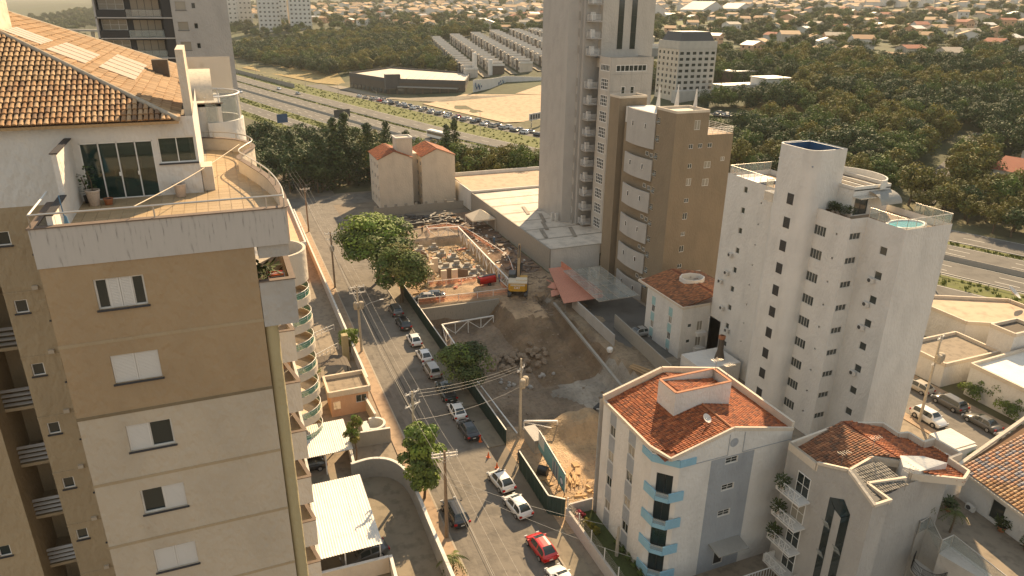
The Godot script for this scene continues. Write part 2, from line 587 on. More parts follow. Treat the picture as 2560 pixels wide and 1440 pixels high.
const ROAD_LINE := [[-1400.0, -160.0], [-700.0, -45.0], [-472.0, 12.6], [-265.0, 71.5], [-98.5, 140.9], [-85.0, 146.4], [120.0, 226.0]]
func barrier_x(z: float) -> float:
	for i in ROAD_LINE.size() - 1:
		var a: Array = ROAD_LINE[i]; var b: Array = ROAD_LINE[i + 1]
		if z <= b[0] or i == ROAD_LINE.size() - 2:
			return lerpf(a[1], b[1], (z - a[0]) / (b[0] - a[0]))
	return 0.0

func road_point(z: float, d: float) -> Vector2:
	var x := (barrier_x(z - 25) + barrier_x(z) + barrier_x(z + 25)) / 3.0
	var t := Vector2(barrier_x(z + 30) - barrier_x(z - 30), 60).normalized()
	return Vector2(x, z) + Vector2(t.y, -t.x) * d

func strip(called: String, m: Material, d0: float, d1: float, y: float, z0 := -900.0, z1 := 100.0, taper := 0.0) -> MeshInstance3D:
	var mb := MB.new(Vector3(100, 0, -300))
	var P := []
	var z := z0
	while z <= z1:
		var a := road_point(z, d0); var b := road_point(z, d1)
		P.append(PackedVector3Array([Vector3(b.x, y, b.y), Vector3(a.x, y, a.y)]))
		z += 12.0
	mb.grid(P)
	return structure(called, mb, m)

func rect_sheet(called: String, m: Material, x0: float, x1: float, z0: float, z1: float, y: float):
	var mb := MB.new(Vector3((x0 + x1) / 2, 0, (z0 + z1) / 2))
	mb.quad(Vector3(x0, y, z1), Vector3(x1, y, z1), Vector3(x1, y, z0), Vector3(x0, y, z0))
	return structure(called, mb, m)

func site_height(x: float, z: float) -> float:
	# the building plot: a level upper part, a pit in front with a ramp, soil heaps, and a level front yard
	var n := hill_noise.get_noise_2d(x * 22.0, z * 22.0)
	var n2 := hill_noise.get_noise_2d(x * 60.0 + 300.0, z * 60.0)
	if x <= 27.3 or x >= 56.9 or z <= -167.9 or z >= -51.1: return 0.0
	var inner := smoothstep(27.6, 29.4, x) * (1.0 - smoothstep(49.5, 52.5, x + n * 1.2)) * smoothstep(-112.2, -110.6, z) * (1.0 - smoothstep(-74.0, -69.0, z + n * 1.5 - (x - 36.0) * 0.22))
	var pit := -4.2
	# ramp of dug soil from the machine down into the pit
	var ramp_w := 1.0 - smoothstep(2.5, 6.5, absf(x - (46.0 - (z + 104.0) * 0.05)))
	var down := smoothstep(-111.0, -88.0, z)
	pit = lerpf(pit, lerpf(0.0, -4.2, down), ramp_w)
	var h := inner * pit
	# sunken foundations on the upper part
	var found := smoothstep(34.0, 35.5, x) * (1.0 - smoothstep(47.5, 48.8, x)) * smoothstep(-150.5, -148.5, z) * (1.0 - smoothstep(-123.0, -121.8, z))
	h -= found * 1.7
	# heap in front
	var hd := Vector2((x - 37.6) / 5.2, (z + 68.8) / 4.4).length()
	h += (1.9 + n2 * 0.9) * (1.0 - smoothstep(0.25, 1.0, hd + n2 * 0.16 + n * 0.1))
	var hd2 := Vector2((x - 34.3) / 2.4, (z + 56.4) / 2.1).length()
	h += 1.3 * (1.0 - smoothstep(0.1, 1.0, hd2))
	# trampled soil by the warehouse
	var hd3 := Vector2((x - 53.0) / 3.2, (z + 132.0) / 10.0).length()
	h += (1.1 + n2 * 1.2) * (1.0 - smoothstep(0.2, 1.0, hd3 + n * 0.3 + n2 * 0.3))
	return h + n * 0.25 + n2 * 0.16 + inner * (n2 * 0.4 + n * 0.35)

func build_ground():
	hill_noise = FastNoiseLite.new()
	hill_noise.seed = 4
	hill_noise.frequency = 0.0035
	hill_noise.fractal_octaves = 4
	# the land, one sheet with the plot cut out
	var xs := []
	var zs := []
	for q in [[-6000, -1200, 600], [-1200, -300, 100], [-300, 20, 20]]:
		for x in range(q[0], q[1], q[2]): xs.append(float(x))
	xs.append_array([20.0, 27.2])
	xs.append_array([57.0])
	for q in [[70, 800, 18], [800, 2000, 60], [2000, 9001, 500]]:
		for x in range(q[0], q[1], q[2]): xs.append(float(x))
	for q in [[-9000, -2400, 600], [-2400, -900, 75], [-900, -180, 18]]:
		for z in range(q[0], q[1], q[2]): zs.append(float(z))
	zs.append_array([-168.0])
	for z in range(-150, -60, 15): zs.append(float(z))
	zs.append_array([-60.0, -51.0])
	for q in [[-36, 300, 30], [300, 3001, 450]]:
		for z in range(q[0], q[1], q[2]): zs.append(float(z))
	var mb := MB.new(Vector3.ZERO)
	mb.colored = true
	for j in zs.size() - 1:
		for i in xs.size() - 1:
			var x0: float = xs[i]; var x1: float = xs[i + 1]; var z0: float = zs[j]; var z1: float = zs[j + 1]
			if x0 >= 27.19 and x1 <= 57.01 and z0 >= -168.01 and z1 <= -50.99: continue
			var s := beyond((x0 + x1) / 2, (z0 + z1) / 2)
			var t := hill_noise.get_noise_2d(x0 * 3.0, z0 * 3.0)
			mb.tint = Color(0.062, 0.068, 0.024) if s > 30 else Color(0.12, 0.11, 0.05)
			if s < -90: mb.tint = Color(0.19, 0.155, 0.11)
			mb.tint = mb.tint * (1.0 + t * 0.5)
			var a := Vector3(x0, land(x0, z0), z0); var b := Vector3(x1, land(x1, z0), z0); var c := Vector3(x1, land(x1, z1), z1); var d := Vector3(x0, land(x0, z1), z1)
			mb.tri(d, c, b); mb.tri(d, b, a)
	structure("ground", mb, M.terrain)
	# street with kerbs and pavements
	rect_sheet("street", M.asphalt, 16.2, 25.0, -186.0, 40.0, 0.02)
	rect_sheet("cross_street", M.asphalt, -20.0, 40.0, -196.0, -186.0, 0.02)
	for k in [[16.2, 14.5, -182.0, 40.0], [25.0, 27.2, -168.0, -78.0], [25.0, 27.2, -52.0, 40.0], [25.0, 27.2, -74.0, -68.0]]:
		var pv := MB.new(Vector3(k[0], 0, -60))
		pv.span(minf(k[0], k[1]) + 0.18 * float(k[1] > k[0]), maxf(k[0], k[1]) - 0.18 * float(k[1] < k[0]), -0.3, 0.12, k[2], k[3])
		structure("pavement", pv, M.pavement if k[0] < 20 else M.driveway)
		var kb := MB.new(Vector3(k[0], 0, -60))
		var e: float = k[0] - 0.18 if k[1] < k[0] else k[0]
		kb.span(e, e + 0.18, -0.3, 0.13, k[2], k[3])
		structure("kerb", kb, M.kerb)
	# worn repairs and trench scars on the asphalt
	var scars := [[17.0, 17.5, -100.0, 20.0], [18.3, 18.42, -95.0, 10.0], [20.8, 21.9, -69.0, -61.0], [17.6, 20.0, -63.5, -62.2], [21.5, 24.6, -86.0, -84.5], [19.0, 19.16, -140.0, -60.0], [19.2, 21.6, -50.5, -45.0]]
	for s in scars:
		rect_sheet("road_repair", M.road_repair if s[1] - s[0] > 0.3 else M.dark_asphalt, s[0], s[1], s[2], s[3], 0.026)
	# paved plots
	rect_sheet("courtyard", M.courtyard, -30.0, 14.5, -180.0, -70.0, 0.015)
	rect_sheet("driveway", M.driveway, -30.0, 14.5, -70.0, 10.0, 0.015)
	rect_sheet("paved_yard", M.courtyard, 57.0, 80.0, -120.0, 10.0, 0.012)
	rect_sheet("paved_yard", M.courtyard, 27.2, 57.0, -51.0, 10.0, 0.012)
	rect_sheet("parking_lot", M.highway_asphalt, 54.5, 66.2, -112.0, -80.5, 0.018)
	# the side street on the right runs away from the lens
	rect_sheet("side_street", M.asphalt, 79.5, 87.8, -140.0, 30.0, 0.02)
	for k in [[78.0, 79.5], [87.8, 89.6]]:
		var pv := MB.new(Vector3(k[0], 0, -50))
		pv.span(k[0], k[1], -0.3, 0.12, -140.0, 30.0)
		structure("pavement", pv, M.pavement)
	# highway: carriageways, verges, service roads
	strip("highway_carriageway", M.highway_asphalt, 0.9, 11.5, 0.05)
	strip("highway_carriageway", M.highway_asphalt, -11.5, -0.9, 0.05)
	strip("service_road", M.highway_asphalt, 14.0, 25.0, 0.05)
	strip("service_road", M.highway_asphalt, -27.5, -18.0, 0.05)
	strip("grass_verge", M.grass, 11.5, 14.0, 0.06)
	strip("grass_verge", M.grass, -18.0, -11.5, 0.06)
	strip("grass_verge", M.grass, 25.0, 41.0, 0.06, -900.0, -225.0)
	strip("grass_verge", M.grass, -34.0, -27.5, 0.04)
	strip("queue_road", M.highway_asphalt, 40.5, 52.0, 0.07, -470.0, -225.0)
	for d in [1.4, 11.0, -11.0, -1.4, 14.6, 24.4, -18.5, -27.0]:
		strip("lane_marking", M.road_paint, d - 0.1, d + 0.1, 0.075)
	var dash := MB.new(Vector3(100, 0, -300))
	for d in [4.6, 7.9, -4.6, -7.9, 19.3, -22.8]:
		var z := -700.0
		while z < 0:
			var a := road_point(z, d - 0.12); var b := road_point(z, d + 0.12); var c := road_point(z + 4, d + 0.12); var e := road_point(z + 4, d - 0.12)
			dash.quad(Vector3(e.x, 0.075, e.y), Vector3(c.x, 0.075, c.y), Vector3(b.x, 0.075, b.y), Vector3(a.x, 0.075, a.y))
			z += 12.0
	structure("lane_dashes", dash, M.road_paint)
	# concrete median barrier
	var bar := MB.new(Vector3(60, 0, -300))
	var P := []
	var zz := -900.0
	while zz < 100.0:
		var row := PackedVector3Array()
		for q in [[-0.45, 0.0], [-0.25, 0.35], [-0.12, 1.0], [0.12, 1.0], [0.25, 0.35], [0.45, 0.0]]:
			var p := road_point(zz, q[0])
			row.append(Vector3(p.x, q[1], p.y))
		P.append(row)
		zz += 12.0
	bar.grid(P, false, true)
	solo("median_barrier", "long low concrete barrier between the two highway carriageways", "barrier", bar, M.weathered_concrete)
	# guard rails
	for d in [-12.2, 12.4]:
		var g := MB.new(Vector3(100, 0, -250))
		var Q := []
		zz = -600.0
		while zz < 60.0:
			var p := road_point(zz, d)
			Q.append(Vector3(p.x, 0.7, p.y))
			g.span(p.x - 0.06, p.x + 0.06, 0, 0.7, p.y - 0.06, p.y + 0.06)
			zz += 8.0
		g.tube(Q, 0.13, 4)
		solo("guard_rail", "steel guard rail on the verge %s" % ("toward the town towers" if d < 0 else "toward the wooded hill"), "guard rail", g, M.grey_metal)
	# plot of the building site
	var sx := []
	var sz := []
	var x := 27.2
	while x < 57.01:
		sx.append(x); x += 0.5
	sx[sx.size() - 1] = 57.0
	var z := -168.0
	while z < -50.99:
		sz.append(z); z += 0.55
	sz[sz.size() - 1] = -51.0
	var e := MB.new(Vector3(42, 0, -90))
	e.colored = true
	var hs := []
	for zq in sz:
		var row := PackedFloat32Array()
		for xq in sx: row.append(site_height(xq, zq))
		hs.append(row)
	for j in sz.size() - 1:
		for i in sx.size() - 1:
			var xm: float = sx[i]; var zm: float = sz[j]
			var n := hill_noise.get_noise_2d(xm * 40.0, zm * 40.0)
			var n3 := hill_noise.get_noise_2d(xm * 9.0 + 50.0, zm * 9.0)
			var col := Color(0.40, 0.28, 0.17)
			var h: float = hs[j][i]
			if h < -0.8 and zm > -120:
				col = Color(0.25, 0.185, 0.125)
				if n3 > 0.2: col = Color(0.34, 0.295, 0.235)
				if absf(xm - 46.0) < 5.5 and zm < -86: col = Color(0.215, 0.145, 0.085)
			elif zm < -121 and zm > -151 and xm > 34 and xm < 49 and h < -0.5: col = Color(0.36, 0.25, 0.14)
			elif zm < -122 and xm > 49: col = Color(0.24, 0.15, 0.09)
			elif zm > -110 and xm > 50: col = Color(0.26, 0.195, 0.125)
			elif Vector2((xm - 37.4) / 5.6, (zm + 67.6) / 4.8).length() < 1.0: col = Color(0.34, 0.245, 0.145)
			elif zm < -150: col = Color(0.28, 0.21, 0.145)
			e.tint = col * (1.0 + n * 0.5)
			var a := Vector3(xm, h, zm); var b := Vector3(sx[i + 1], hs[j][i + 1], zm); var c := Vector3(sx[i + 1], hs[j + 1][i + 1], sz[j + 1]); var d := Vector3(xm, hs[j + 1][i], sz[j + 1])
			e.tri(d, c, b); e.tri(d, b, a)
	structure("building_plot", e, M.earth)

func curve_path(pts: Array, step := 0.35) -> Array:
	var c := Curve3D.new()
	c.bake_interval = step
	for i in pts.size():
		var t: Vector3 = (pts[mini(i + 1, pts.size() - 1)] - pts[maxi(i - 1, 0)]) / 6.0
		c.add_point(pts[i], -t, t)
	return Array(c.get_baked_points())

# a wall of given thickness following a path
func path_wall(mb: MB, path: Array, y0: float, y1: float, th: float):
	var L := []
	var R := []
	for i in path.size():
		var d: Vector3 = path[mini(i + 1, path.size() - 1)] - path[maxi(i - 1, 0)]
		var s := Vector3(d.z, 0, -d.x).normalized() * th * 0.5
		L.append(path[i] - s); R.append(path[i] + s)
	var P := []
	for y in [y0, y1]:
		var a := PackedVector3Array()
		for p in L: a.append(Vector3(p.x, y, p.z))
		P.append(a)
	mb.grid(P, false, true)
	var Q := []
	for y in [y0, y1]:
		var a := PackedVector3Array()
		for p in R: a.append(Vector3(p.x, y, p.z))
		Q.append(a)
	mb.grid(Q)
	for y in [y0, y1]:
		for i in path.size() - 1:
			var a := Vector3(L[i].x, y, L[i].z); var b := Vector3(R[i].x, y, R[i].z); var c := Vector3(R[i + 1].x, y, R[i + 1].z); var d := Vector3(L[i + 1].x, y, L[i + 1].z)
			if y == y1: mb.quad(a, b, c, d) if (b - a).cross(d - a).y > 0 else mb.quad(d, c, b, a)
	for i in [0, path.size() - 1]:
		mb.quad(Vector3(L[i].x, y0, L[i].z), Vector3(R[i].x, y0, R[i].z), Vector3(R[i].x, y1, R[i].z), Vector3(L[i].x, y1, L[i].z))

func rail(parent: Node3D, off: Vector3, path: Array, h: float, r: float, every: int, m: Material, called := "handrail"):
	var mb := MB.new(off)
	var top := path.map(func(p): return p + Vector3.UP * h)
	mb.tube(top, r, 6)
	for i in range(0, path.size(), every):
		mb.tube([path[i], path[i] + Vector3.UP * h], r * 0.8, 5)
	part(parent, called, mb, m)

func build_front_tower():
	var B := Vector3(-3, 0, -30)
	var t := thing("apartment_tower", "tall beige and ochre apartment tower with clay tiled penthouse and curved roof terrace", "building", B)
	var X := Vector3.RIGHT
	# front block
	var holes_hi := []
	var holes_lo := []
	for k in 14:
		var y := 40.0 - 2.9 * k
		if y > 35.9: holes_hi.append([1.45, y - 35.86, 1.54, 1.12])
		else: holes_lo.append([1.45, y, 1.54, 1.12])
	var o_lo := Vector3(-6.13, 0, -26.1)
	var o_hi := Vector3(-6.13, 35.86, -26.1)
	var mb := MB.new(B)
	mb.wall(o_hi, X, 6.71, 5.84, holes_hi, 0.14)
	mb.wall(Vector3(-6.13, 35.86, -40), Vector3(0, 0, 1), 13.9, 5.84, [])
	mb.wall(Vector3(0.58, 35.86, -26.1), Vector3(0, 0, -1), 6.0, 5.84, [])
	part(t, "upper_front_wall", mb, M.ochre_wall)
	mb = MB.new(B)
	mb.wall(o_lo, X, 6.71, 35.86, holes_lo, 0.14)
	mb.wall(Vector3(-6.13, 0, -32.1), Vector3(0, 0, 1), 6.0, 35.86, [])
	mb.wall(Vector3(0.58, 0, -26.1), Vector3(0, 0, -1), 14.0, 35.86, [])
	part(t, "lower_front_wall", mb, M.light_beige_wall)
	for k in 13:
		var y := 38.81 - 2.9 * k
		mb = MB.new(B)
		mb.span(-6.145, 0.59, y - 0.07, y + 0.05, -26.12, -26.085)
		part(t, "floor_band", mb, M.beige_wall if k != 1 else M.olive_wall)
	var cfg := [[4, [1, 2]], [2, [0, 1]], [2, [0]], [2, [1]], [2, [0, 1]]]
	for k in 14:
		var y := 40.0 - 2.9 * k
		var hi := y > 35.9
		var c: Array = cfg[k % 5]
		window(t, (o_hi if hi else o_lo) - B, X, [1.45, y - (35.86 if hi else 0.0), 1.54, 1.12], c[0], 1, {"split": true, "shut": c[1], "glass": "dark_glass", "sill": "sill", "frame": "off_white", "fw": 0.06, "back": 0.1})
	# round corner column
	mb = MB.new(B)
	mb.tube([Vector3(0.83, 0, -26.4), Vector3(0.83, 38.6, -26.4)], 0.26, 16)
	part(t, "corner_column", mb, M.yellow_wall)
	# set-back wall left of the block, with a recess
	mb = MB.new(B)
	var hw := []
	for k in 15:
		var y := 40.9 - 2.9 * k
		hw.append([0.27, y, 0.46, 0.57])
		hw.append([1.4, y - 0.45, 0.5, 1.1])
	mb.wall(Vector3(-8.95, 0, -32.1), X, 2.82, 42.4, hw, 0.12)
	part(t, "set_back_wall", mb, M.beige_wall)
	mb = MB.new(B)
	mb.wall(Vector3(-10.36, 0, -35.2), X, 1.41, 42.4, [], 0.1)
	mb.wall(Vector3(-10.36, 0, -32.1), Vector3(0, 0, -1), 3.1, 42.4, [], 0.1)
	mb.wall(Vector3(-8.95, 0, -35.2), Vector3(0, 0, 1), 3.1, 42.4, [], 0.1)
	part(t, "recess_wall", mb, M.beige_wall)
	var hw2 := []
	for k in 15:
		var y := 40.9 - 2.9 * k
		hw2.append([4.6, y, 0.46, 0.57])
		hw2.append([3.6, y - 0.45, 0.5, 1.1])
	mb = MB.new(B)
	mb.wall(Vector3(-16.36, 0, -32.1), X, 6.0, 42.4, hw2, 0.12)
	part(t, "wing_wall", mb, M.beige_wall)
	for k in 15:
		var y := 40.9 - 2.9 * k
		window(t, Vector3(-8.95, 0, -32.1) - B, X, [0.27, y, 0.46, 0.57], 1, 1, {"sill": "sill", "frame": "white_paint", "fw": 0.04, "back": 0.07, "glass": "dark_glass"})
		window(t, Vector3(-8.95, 0, -32.1) - B, X, [1.4, y - 0.45, 0.5, 1.1], 1, 1, {"sill": "sill", "frame": "white_paint", "fw": 0.05, "back": 0.07, "glass": "dark_glass"})
		if k > 2:
			window(t, Vector3(-16.36, 0, -32.1) - B, X, [4.6, y, 0.46, 0.57], 1, 1, {"sill": "sill", "fw": 0.04, "back": 0.07, "glass": "dark_glass"})
			window(t, Vector3(-16.36, 0, -32.1) - B, X, [3.6, y - 0.45, 0.5, 1.1], 1, 1, {"sill": "sill", "fw": 0.05, "back": 0.07, "glass": "dark_glass"})
		mb = MB.new(B)
		mb.span(-8.96, -6.14, y - 2.05, y - 1.97, -32.1, -32.075)
		part(t, "floor_band", mb, M.beige_wall)
		mb = MB.new(B)
		mb.span(-7.92, -7.7, y - 1.93, y - 1.77, -32.1, -31.98)
		part(t, "vent_box", mb, M.light_beige_wall)
		# louvred drying balcony in the recess
		mb = MB.new(B)
		mb.span(-10.36, -8.95, y - 2.05, y - 1.9, -35.2, -33.2)
		part(t, "balcony_slab", mb, M.beige_wall)
		var lv := MeshInstance3D.new()
		for q in 4:
			mb = MB.new(B)
			mb.box(Vector3(-9.65, y - 1.75 + q * 0.23, -33.25), Vector3(1.4, 0.03, 0.14), Basis(Vector3.RIGHT, 0.6))
			part(t, "louvre_slat", mb, M.rail_metal)
	# terrace parapet
	var path := curve_path([Vector3(1.78, 0, -26.14), Vector3(1.86, 0, -28.2), Vector3(1.62, 0, -31.2), Vector3(1.0, 0, -34.2), Vector3(0.66, 0, -35.9), Vector3(1.0, 0, -37.2), Vector3(1.42, 0, -38.6), Vector3(1.1, 0, -40.2), Vector3(0.2, 0, -41.4), Vector3(-1.3, 0, -42.1)])
	mb = MB.new(B)
	mb.span(-6.16, 1.79, 41.7, 43.05, -26.25, -26.06)
	part(t, "terrace_parapet", mb, M.stained_white)
	mb = MB.new(B)
	mb.span(-6.16, -6.0, 41.7, 43.05, -29.6, -26.25)
	path_wall(mb, path, 41.7, 43.05, 0.16)
	part(t, "side_parapet", mb, M.cream_wall)
	mb = MB.new(B)
	mb.span(-6.2, 1.84, 43.05, 43.09, -26.32, -26.02)
	mb.span(-6.2, -5.94, 43.05, 43.085, -29.6, -26.32)
	path_wall(mb, path, 43.052, 43.083, 0.26)
	part(t, "coping", mb, M.coping)
	# handrail over the coping
	var rp := []
	for i in 14: rp.append(Vector3(-6.08 + i * 0.605, 43.08, -26.16))
	rail(t, B, rp, 0.42, 0.035, 6, M.rail_metal)
	rail(t, B, [Vector3(-6.08, 43.08, -26.16), Vector3(-6.08, 43.08, -29.4)], 0.42, 0.035, 9, M.white_paint)
	rail(t, B, path.map(func(p): return p + Vector3.UP * 43.08), 0.3, 0.03, 7, M.rail_metal)
	# floor of square tiles with joints
	var inside := PackedVector2Array([Vector2(-6.0, -26.26)])
	for p in path:
		if p.x > -0.85: inside.append(Vector2(p.x - 0.08, p.z))
	inside.append_array([Vector2(-1.0, -41.9), Vector2(-1.0, -32.1), Vector2(-6.0, -32.1)])
	mb = MB.new(B)
	mb.flat(inside, 42.405)
	mb.flat(inside, 41.72, Vector3.DOWN)
	part(t, "terrace_bed", mb, M.mortar)
	var ts := 0.43
	for i in 20:
		for j in 40:
			var x := -6.0 + i * ts
			var z := -26.26 - (j + 1) * ts
			if not Geometry2D.is_point_in_polygon(Vector2(x + ts / 2, z + ts / 2), inside): continue
			if not cache.has("ftile"):
				var f := MB.new()
				f.span(0.008, ts - 0.008, 0, 0.022, 0.008, ts - 0.008)
				cache.ftile = f.mesh()
			part(t, "floor_tile", cache.ftile, M.floor_tile_0 if rng.randf() < 0.6 else M.floor_tile_1, Transform3D(Basis(), Vector3(x, 42.4 + rng.randf() * 0.003, z) - B))
	# penthouse wall with sliding glass doors, a real room behind
	mb = MB.new(B)
	mb.wall(Vector3(-16.36, 42.4, -32.1), X, 15.38, 3.2, [[11.14, 0.04, 2.6, 2.26], [13.93, 1.34, 1.38, 1.03]], 0.16)
	mb.wall(Vector3(-0.98, 42.4, -32.1), Vector3(0, 0, -1), 10.4, 3.2, [])
	part(t, "penthouse_wall", mb, M.white_wall)
	mb = MB.new(B)
	mb.span(-5.4, -0.99, 42.3, 42.42, -38.0, -32.26)
	mb.span(-5.4, -0.99, 45.0, 45.1, -38.0, -32.26)
	mb.span(-5.4, -0.99, 42.42, 45.0, -38.1, -38.0)
	mb.span(-5.5, -5.4, 42.42, 45.0, -38.0, -32.26)
	mb.span(-3.7, -3.4, 42.42, 45.0, -34.6, -34.3)
	part(t, "room", mb, M.courtyard)
	mb = MB.new(B)
	for x in [-5.22, -4.59, -3.94, -3.28, -2.66]:
		mb.span(x, x + 0.04, 42.44, 44.7, -32.2, -32.12)
	mb.span(-5.22, -2.62, 44.66, 44.7, -32.2, -32.12)
	mb.span(-5.22, -2.62, 42.42, 42.46, -32.2, -32.12)
	var fr := part(t, "sliding_door", mb, M.white_paint)
	for i in 4:
		mb = MB.new(B)
		mb.span(-5.18 + i * 0.65, -4.6 + i * 0.65, 42.46, 44.66, -32.17, -32.155)
		part(fr, "glass_panel", mb, M.teal_glass)
	for x in [-3.98, -3.3]:
		mb = MB.new(B)
		mb.span(x - 0.02, x + 0.06, 43.35, 43.5, -32.13, -32.09)
		part(fr, "latch", mb, M.white_paint)
	window(t, Vector3(-16.36, 42.4, -32.1) - B, X, [13.93, 1.34, 1.38, 1.03], 2, 1, {"split": true, "glass": "teal_glass", "sill": "sill", "fw": 0.04})
	mb = MB.new(B)
	mb.span(-5.62, -5.45, 42.42, 44.9, -32.1, -29.0)
	mb.span(-5.62, -5.45, 42.42, 43.4, -29.0, -26.26)
	part(t, "dividing_wall", mb, M.white_wall)
	mb = MB.new(B)
	mb.span(-5.66, -5.41, 44.9, 44.94, -32.1, -28.95)
	mb.span(-5.66, -5.41, 43.4, 43.44, -29.0, -26.26)
	part(t, "wall_cap", mb, M.dark_coping)
	mb = MB.new(B)
	mb.span(-0.96, -0.52, 42.43, 43.45, -33.4, -32.3)
	part(t, "gas_cabinet", mb, M.cream_wall)
	# tiled hip roof
	var d := 12.0
	var sl := 0.45
	var y0 := 45.5
	var A := Vector3(-1.55, y0, -31.65)
	var apex := Vector3(A.x - d, y0 + sl * d, A.z - d)
	var Cb := Vector3(A.x, y0, A.z - 2 * d)
	var Cl := Vector3(A.x - 2 * d, y0, A.z)
	var roof := MB.new(B)
	roof.tri(Cl, A, apex); roof.tri(A, Cb, apex); roof.tri(Cb, Vector3(Cl.x, y0, Cb.z), apex); roof.tri(Vector3(Cl.x, y0, Cb.z), Cl, apex)
	roof.quad(A, Cl, Vector3(Cl.x, y0, Cb.z), Cb, Vector3.DOWN)
	var rf := part(t, "roof", roof, M.roof_bed_clay)
	var us := Vector3(0, sl, -1).normalized()
	var S := d * sqrt(1 + sl * sl)
	var clay := [M.clay_0, M.clay_1, M.clay_2, M.clay_3]
	var ctone := [Color(0.36, 0.22, 0.105), Color(0.30, 0.18, 0.08), Color(0.40, 0.25, 0.125)]
	tiles(rf, B, A + Vector3(-10.0, 0.03, 0.08), X, us, 10.0, S, 0.2, 0.4, func(u, s): return (10.0 - u) > s / sqrt(1 + sl * sl) + 0.1, clay, ctone, 300)
	tiles(rf, B, A + Vector3(0.08, 0.03, 0), Vector3(0, 0, -1), Vector3(-1, sl, 0).normalized(), 2 * d, S, 0.2, 0.4, func(u, s): return u > s / sqrt(1 + sl * sl) + 0.1 and (2 * d - u) > s / sqrt(1 + sl * sl) + 0.1, clay, ctone, 0)
	mb = MB.new(B)
	mb.tube([A + Vector3(0.05, 0.05, 0.05), apex + Vector3(0, 0.06, 0)], 0.11, 8)
	mb.tube([Cb + Vector3(0.05, 0.05, 0), apex + Vector3(0, 0.06, 0)], 0.11, 8)
	part(rf, "hip_ridge", mb, M.mortar)
	mb = MB.new(B)
	mb.span(Cl.x, A.x + 0.05, y0 - 0.12, y0 - 0.01, -31.75, -31.6)
	part(rf, "eave_board", mb, M.timber)
	# solar panels on the side slope
	var sb := Basis(Vector3(0, 0, -1), Vector3(sl, 1, 0).normalized(), Vector3(0, 0, -1).cross(Vector3(sl, 1, 0).normalized()))
	for g in [[-4.05, -38.0, -46.6, 5], [-5.85, -37.4, -43.0, 4], [-7.55, -38.4, -41.6, 4]]:
		for k in g[3]:
			mb = MB.new(B)
			var zw: float = (g[1] - g[2]) / g[3]
			var ce := Vector3(g[0], 0, g[1] - (k + 0.5) * zw)
			ce.y = y0 + (A.x - ce.x) * sl + 0.16
			mb.box(ce, Vector3(zw * 0.86, 0.06, 1.5), sb)
			part(t, "solar_panel", mb, M.solar)
	# tank block, slab pillar and the rear terrace
	mb = MB.new(B)
	mb.span(-14.0, -8.3, 46.0, 53.0, -41.0, -38.0)
	part(t, "tank_block", mb, M.cream_wall)
	mb = MB.new(B)
	mb.span(-1.3, -1.0, 42.4, 48.1, -36.4, -33.0)
	part(t, "slab_pillar", mb, M.cream_wall)
	mb = MB.new(B)
	mb.wall(Vector3(-1.3, 30, -42.5), X, 1.5, 14.75, [])
	mb.span(-1.3, 0.2, 44.6, 44.75, -48, -42.5)
	var ring := []
	for k in 17:
		var a := -PI / 2 + PI * k / 16.0
		ring.append(Vector3(-0.6 + 1.85 * cos(a), 0, -44.6 - 1.85 * -sin(a) * 1.2))
	path_wall(mb, ring, 0.0, 43.75, 0.2)
	part(t, "rear_wall", mb, M.white_wall)
	mb = MB.new(B)
	mb.span(-1.3, 0.3, 44.75, 44.8, -42.7, -42.4)
	part(t, "coping", mb, M.coping)
	mb = MB.new(B)
	path_wall(mb, ring, 43.76, 45.1, 0.03)
	part(t, "curved_glass", mb, M.clear_glass)
	mb = MB.new(B)
	mb.tube(ring.map(func(p): return p + Vector3.UP * 45.1), 0.05, 6)
	for i in [2, 6, 10, 14]: mb.tube([ring[i] + Vector3.UP * 43.7, ring[i] + Vector3.UP * 45.1], 0.045, 6)
	part(t, "curved_rail", mb, M.white_paint)
	mb = MB.new(B)
	var aw := []
	for k in 7:
		var a := PI * 0.5 * k / 6.0
		aw.append(PackedVector3Array([Vector3(-1.3, 44.95 + 1.4 * sin(a), -42.3 - 3.0 * (1 - cos(a))), Vector3(-0.12, 44.95 + 1.4 * sin(a), -42.3 - 3.0 * (1 - cos(a)))]))
	mb.grid(aw)
	part(t, "awning", mb, M.canvas)
	mb = MB.new(B)
	mb.span(-1.3, 1.05, 44.8, 46.88, -47.02, -47.0)
	part(t, "glass_screen", mb, M.milky_glass)
	mb = MB.new(B)
	mb.span(-3.0, -2.2, 45.6, 46.9, -45.6, -44.8)
	part(t, "roof_vent", mb, M.dark_brown_wall)
	# balconies up the street side: the deep one below the terrace, then stacked corner balconies
	mb = MB.new(B)
	mb.span(0.6, 1.86, 38.5, 40.3, -26.28, -26.1)
	mb.span(1.72, 1.86, 38.5, 40.3, -32.6, -26.28)
	mb.span(0.6, 1.72, 38.5, 39.2, -32.6, -26.28)
	mb.span(0.7, 1.79, 41.2, 41.7, -32.6, -26.2)
	part(t, "corner_balcony", mb, M.pale_grey_wall)
	mb = MB.new(B)
	mb.span(0.6, 1.9, 40.3, 40.34, -26.32, -26.06)
	mb.span(1.68, 1.9, 40.3, 40.335, -32.6, -26.32)
	part(t, "coping", mb, M.coping)
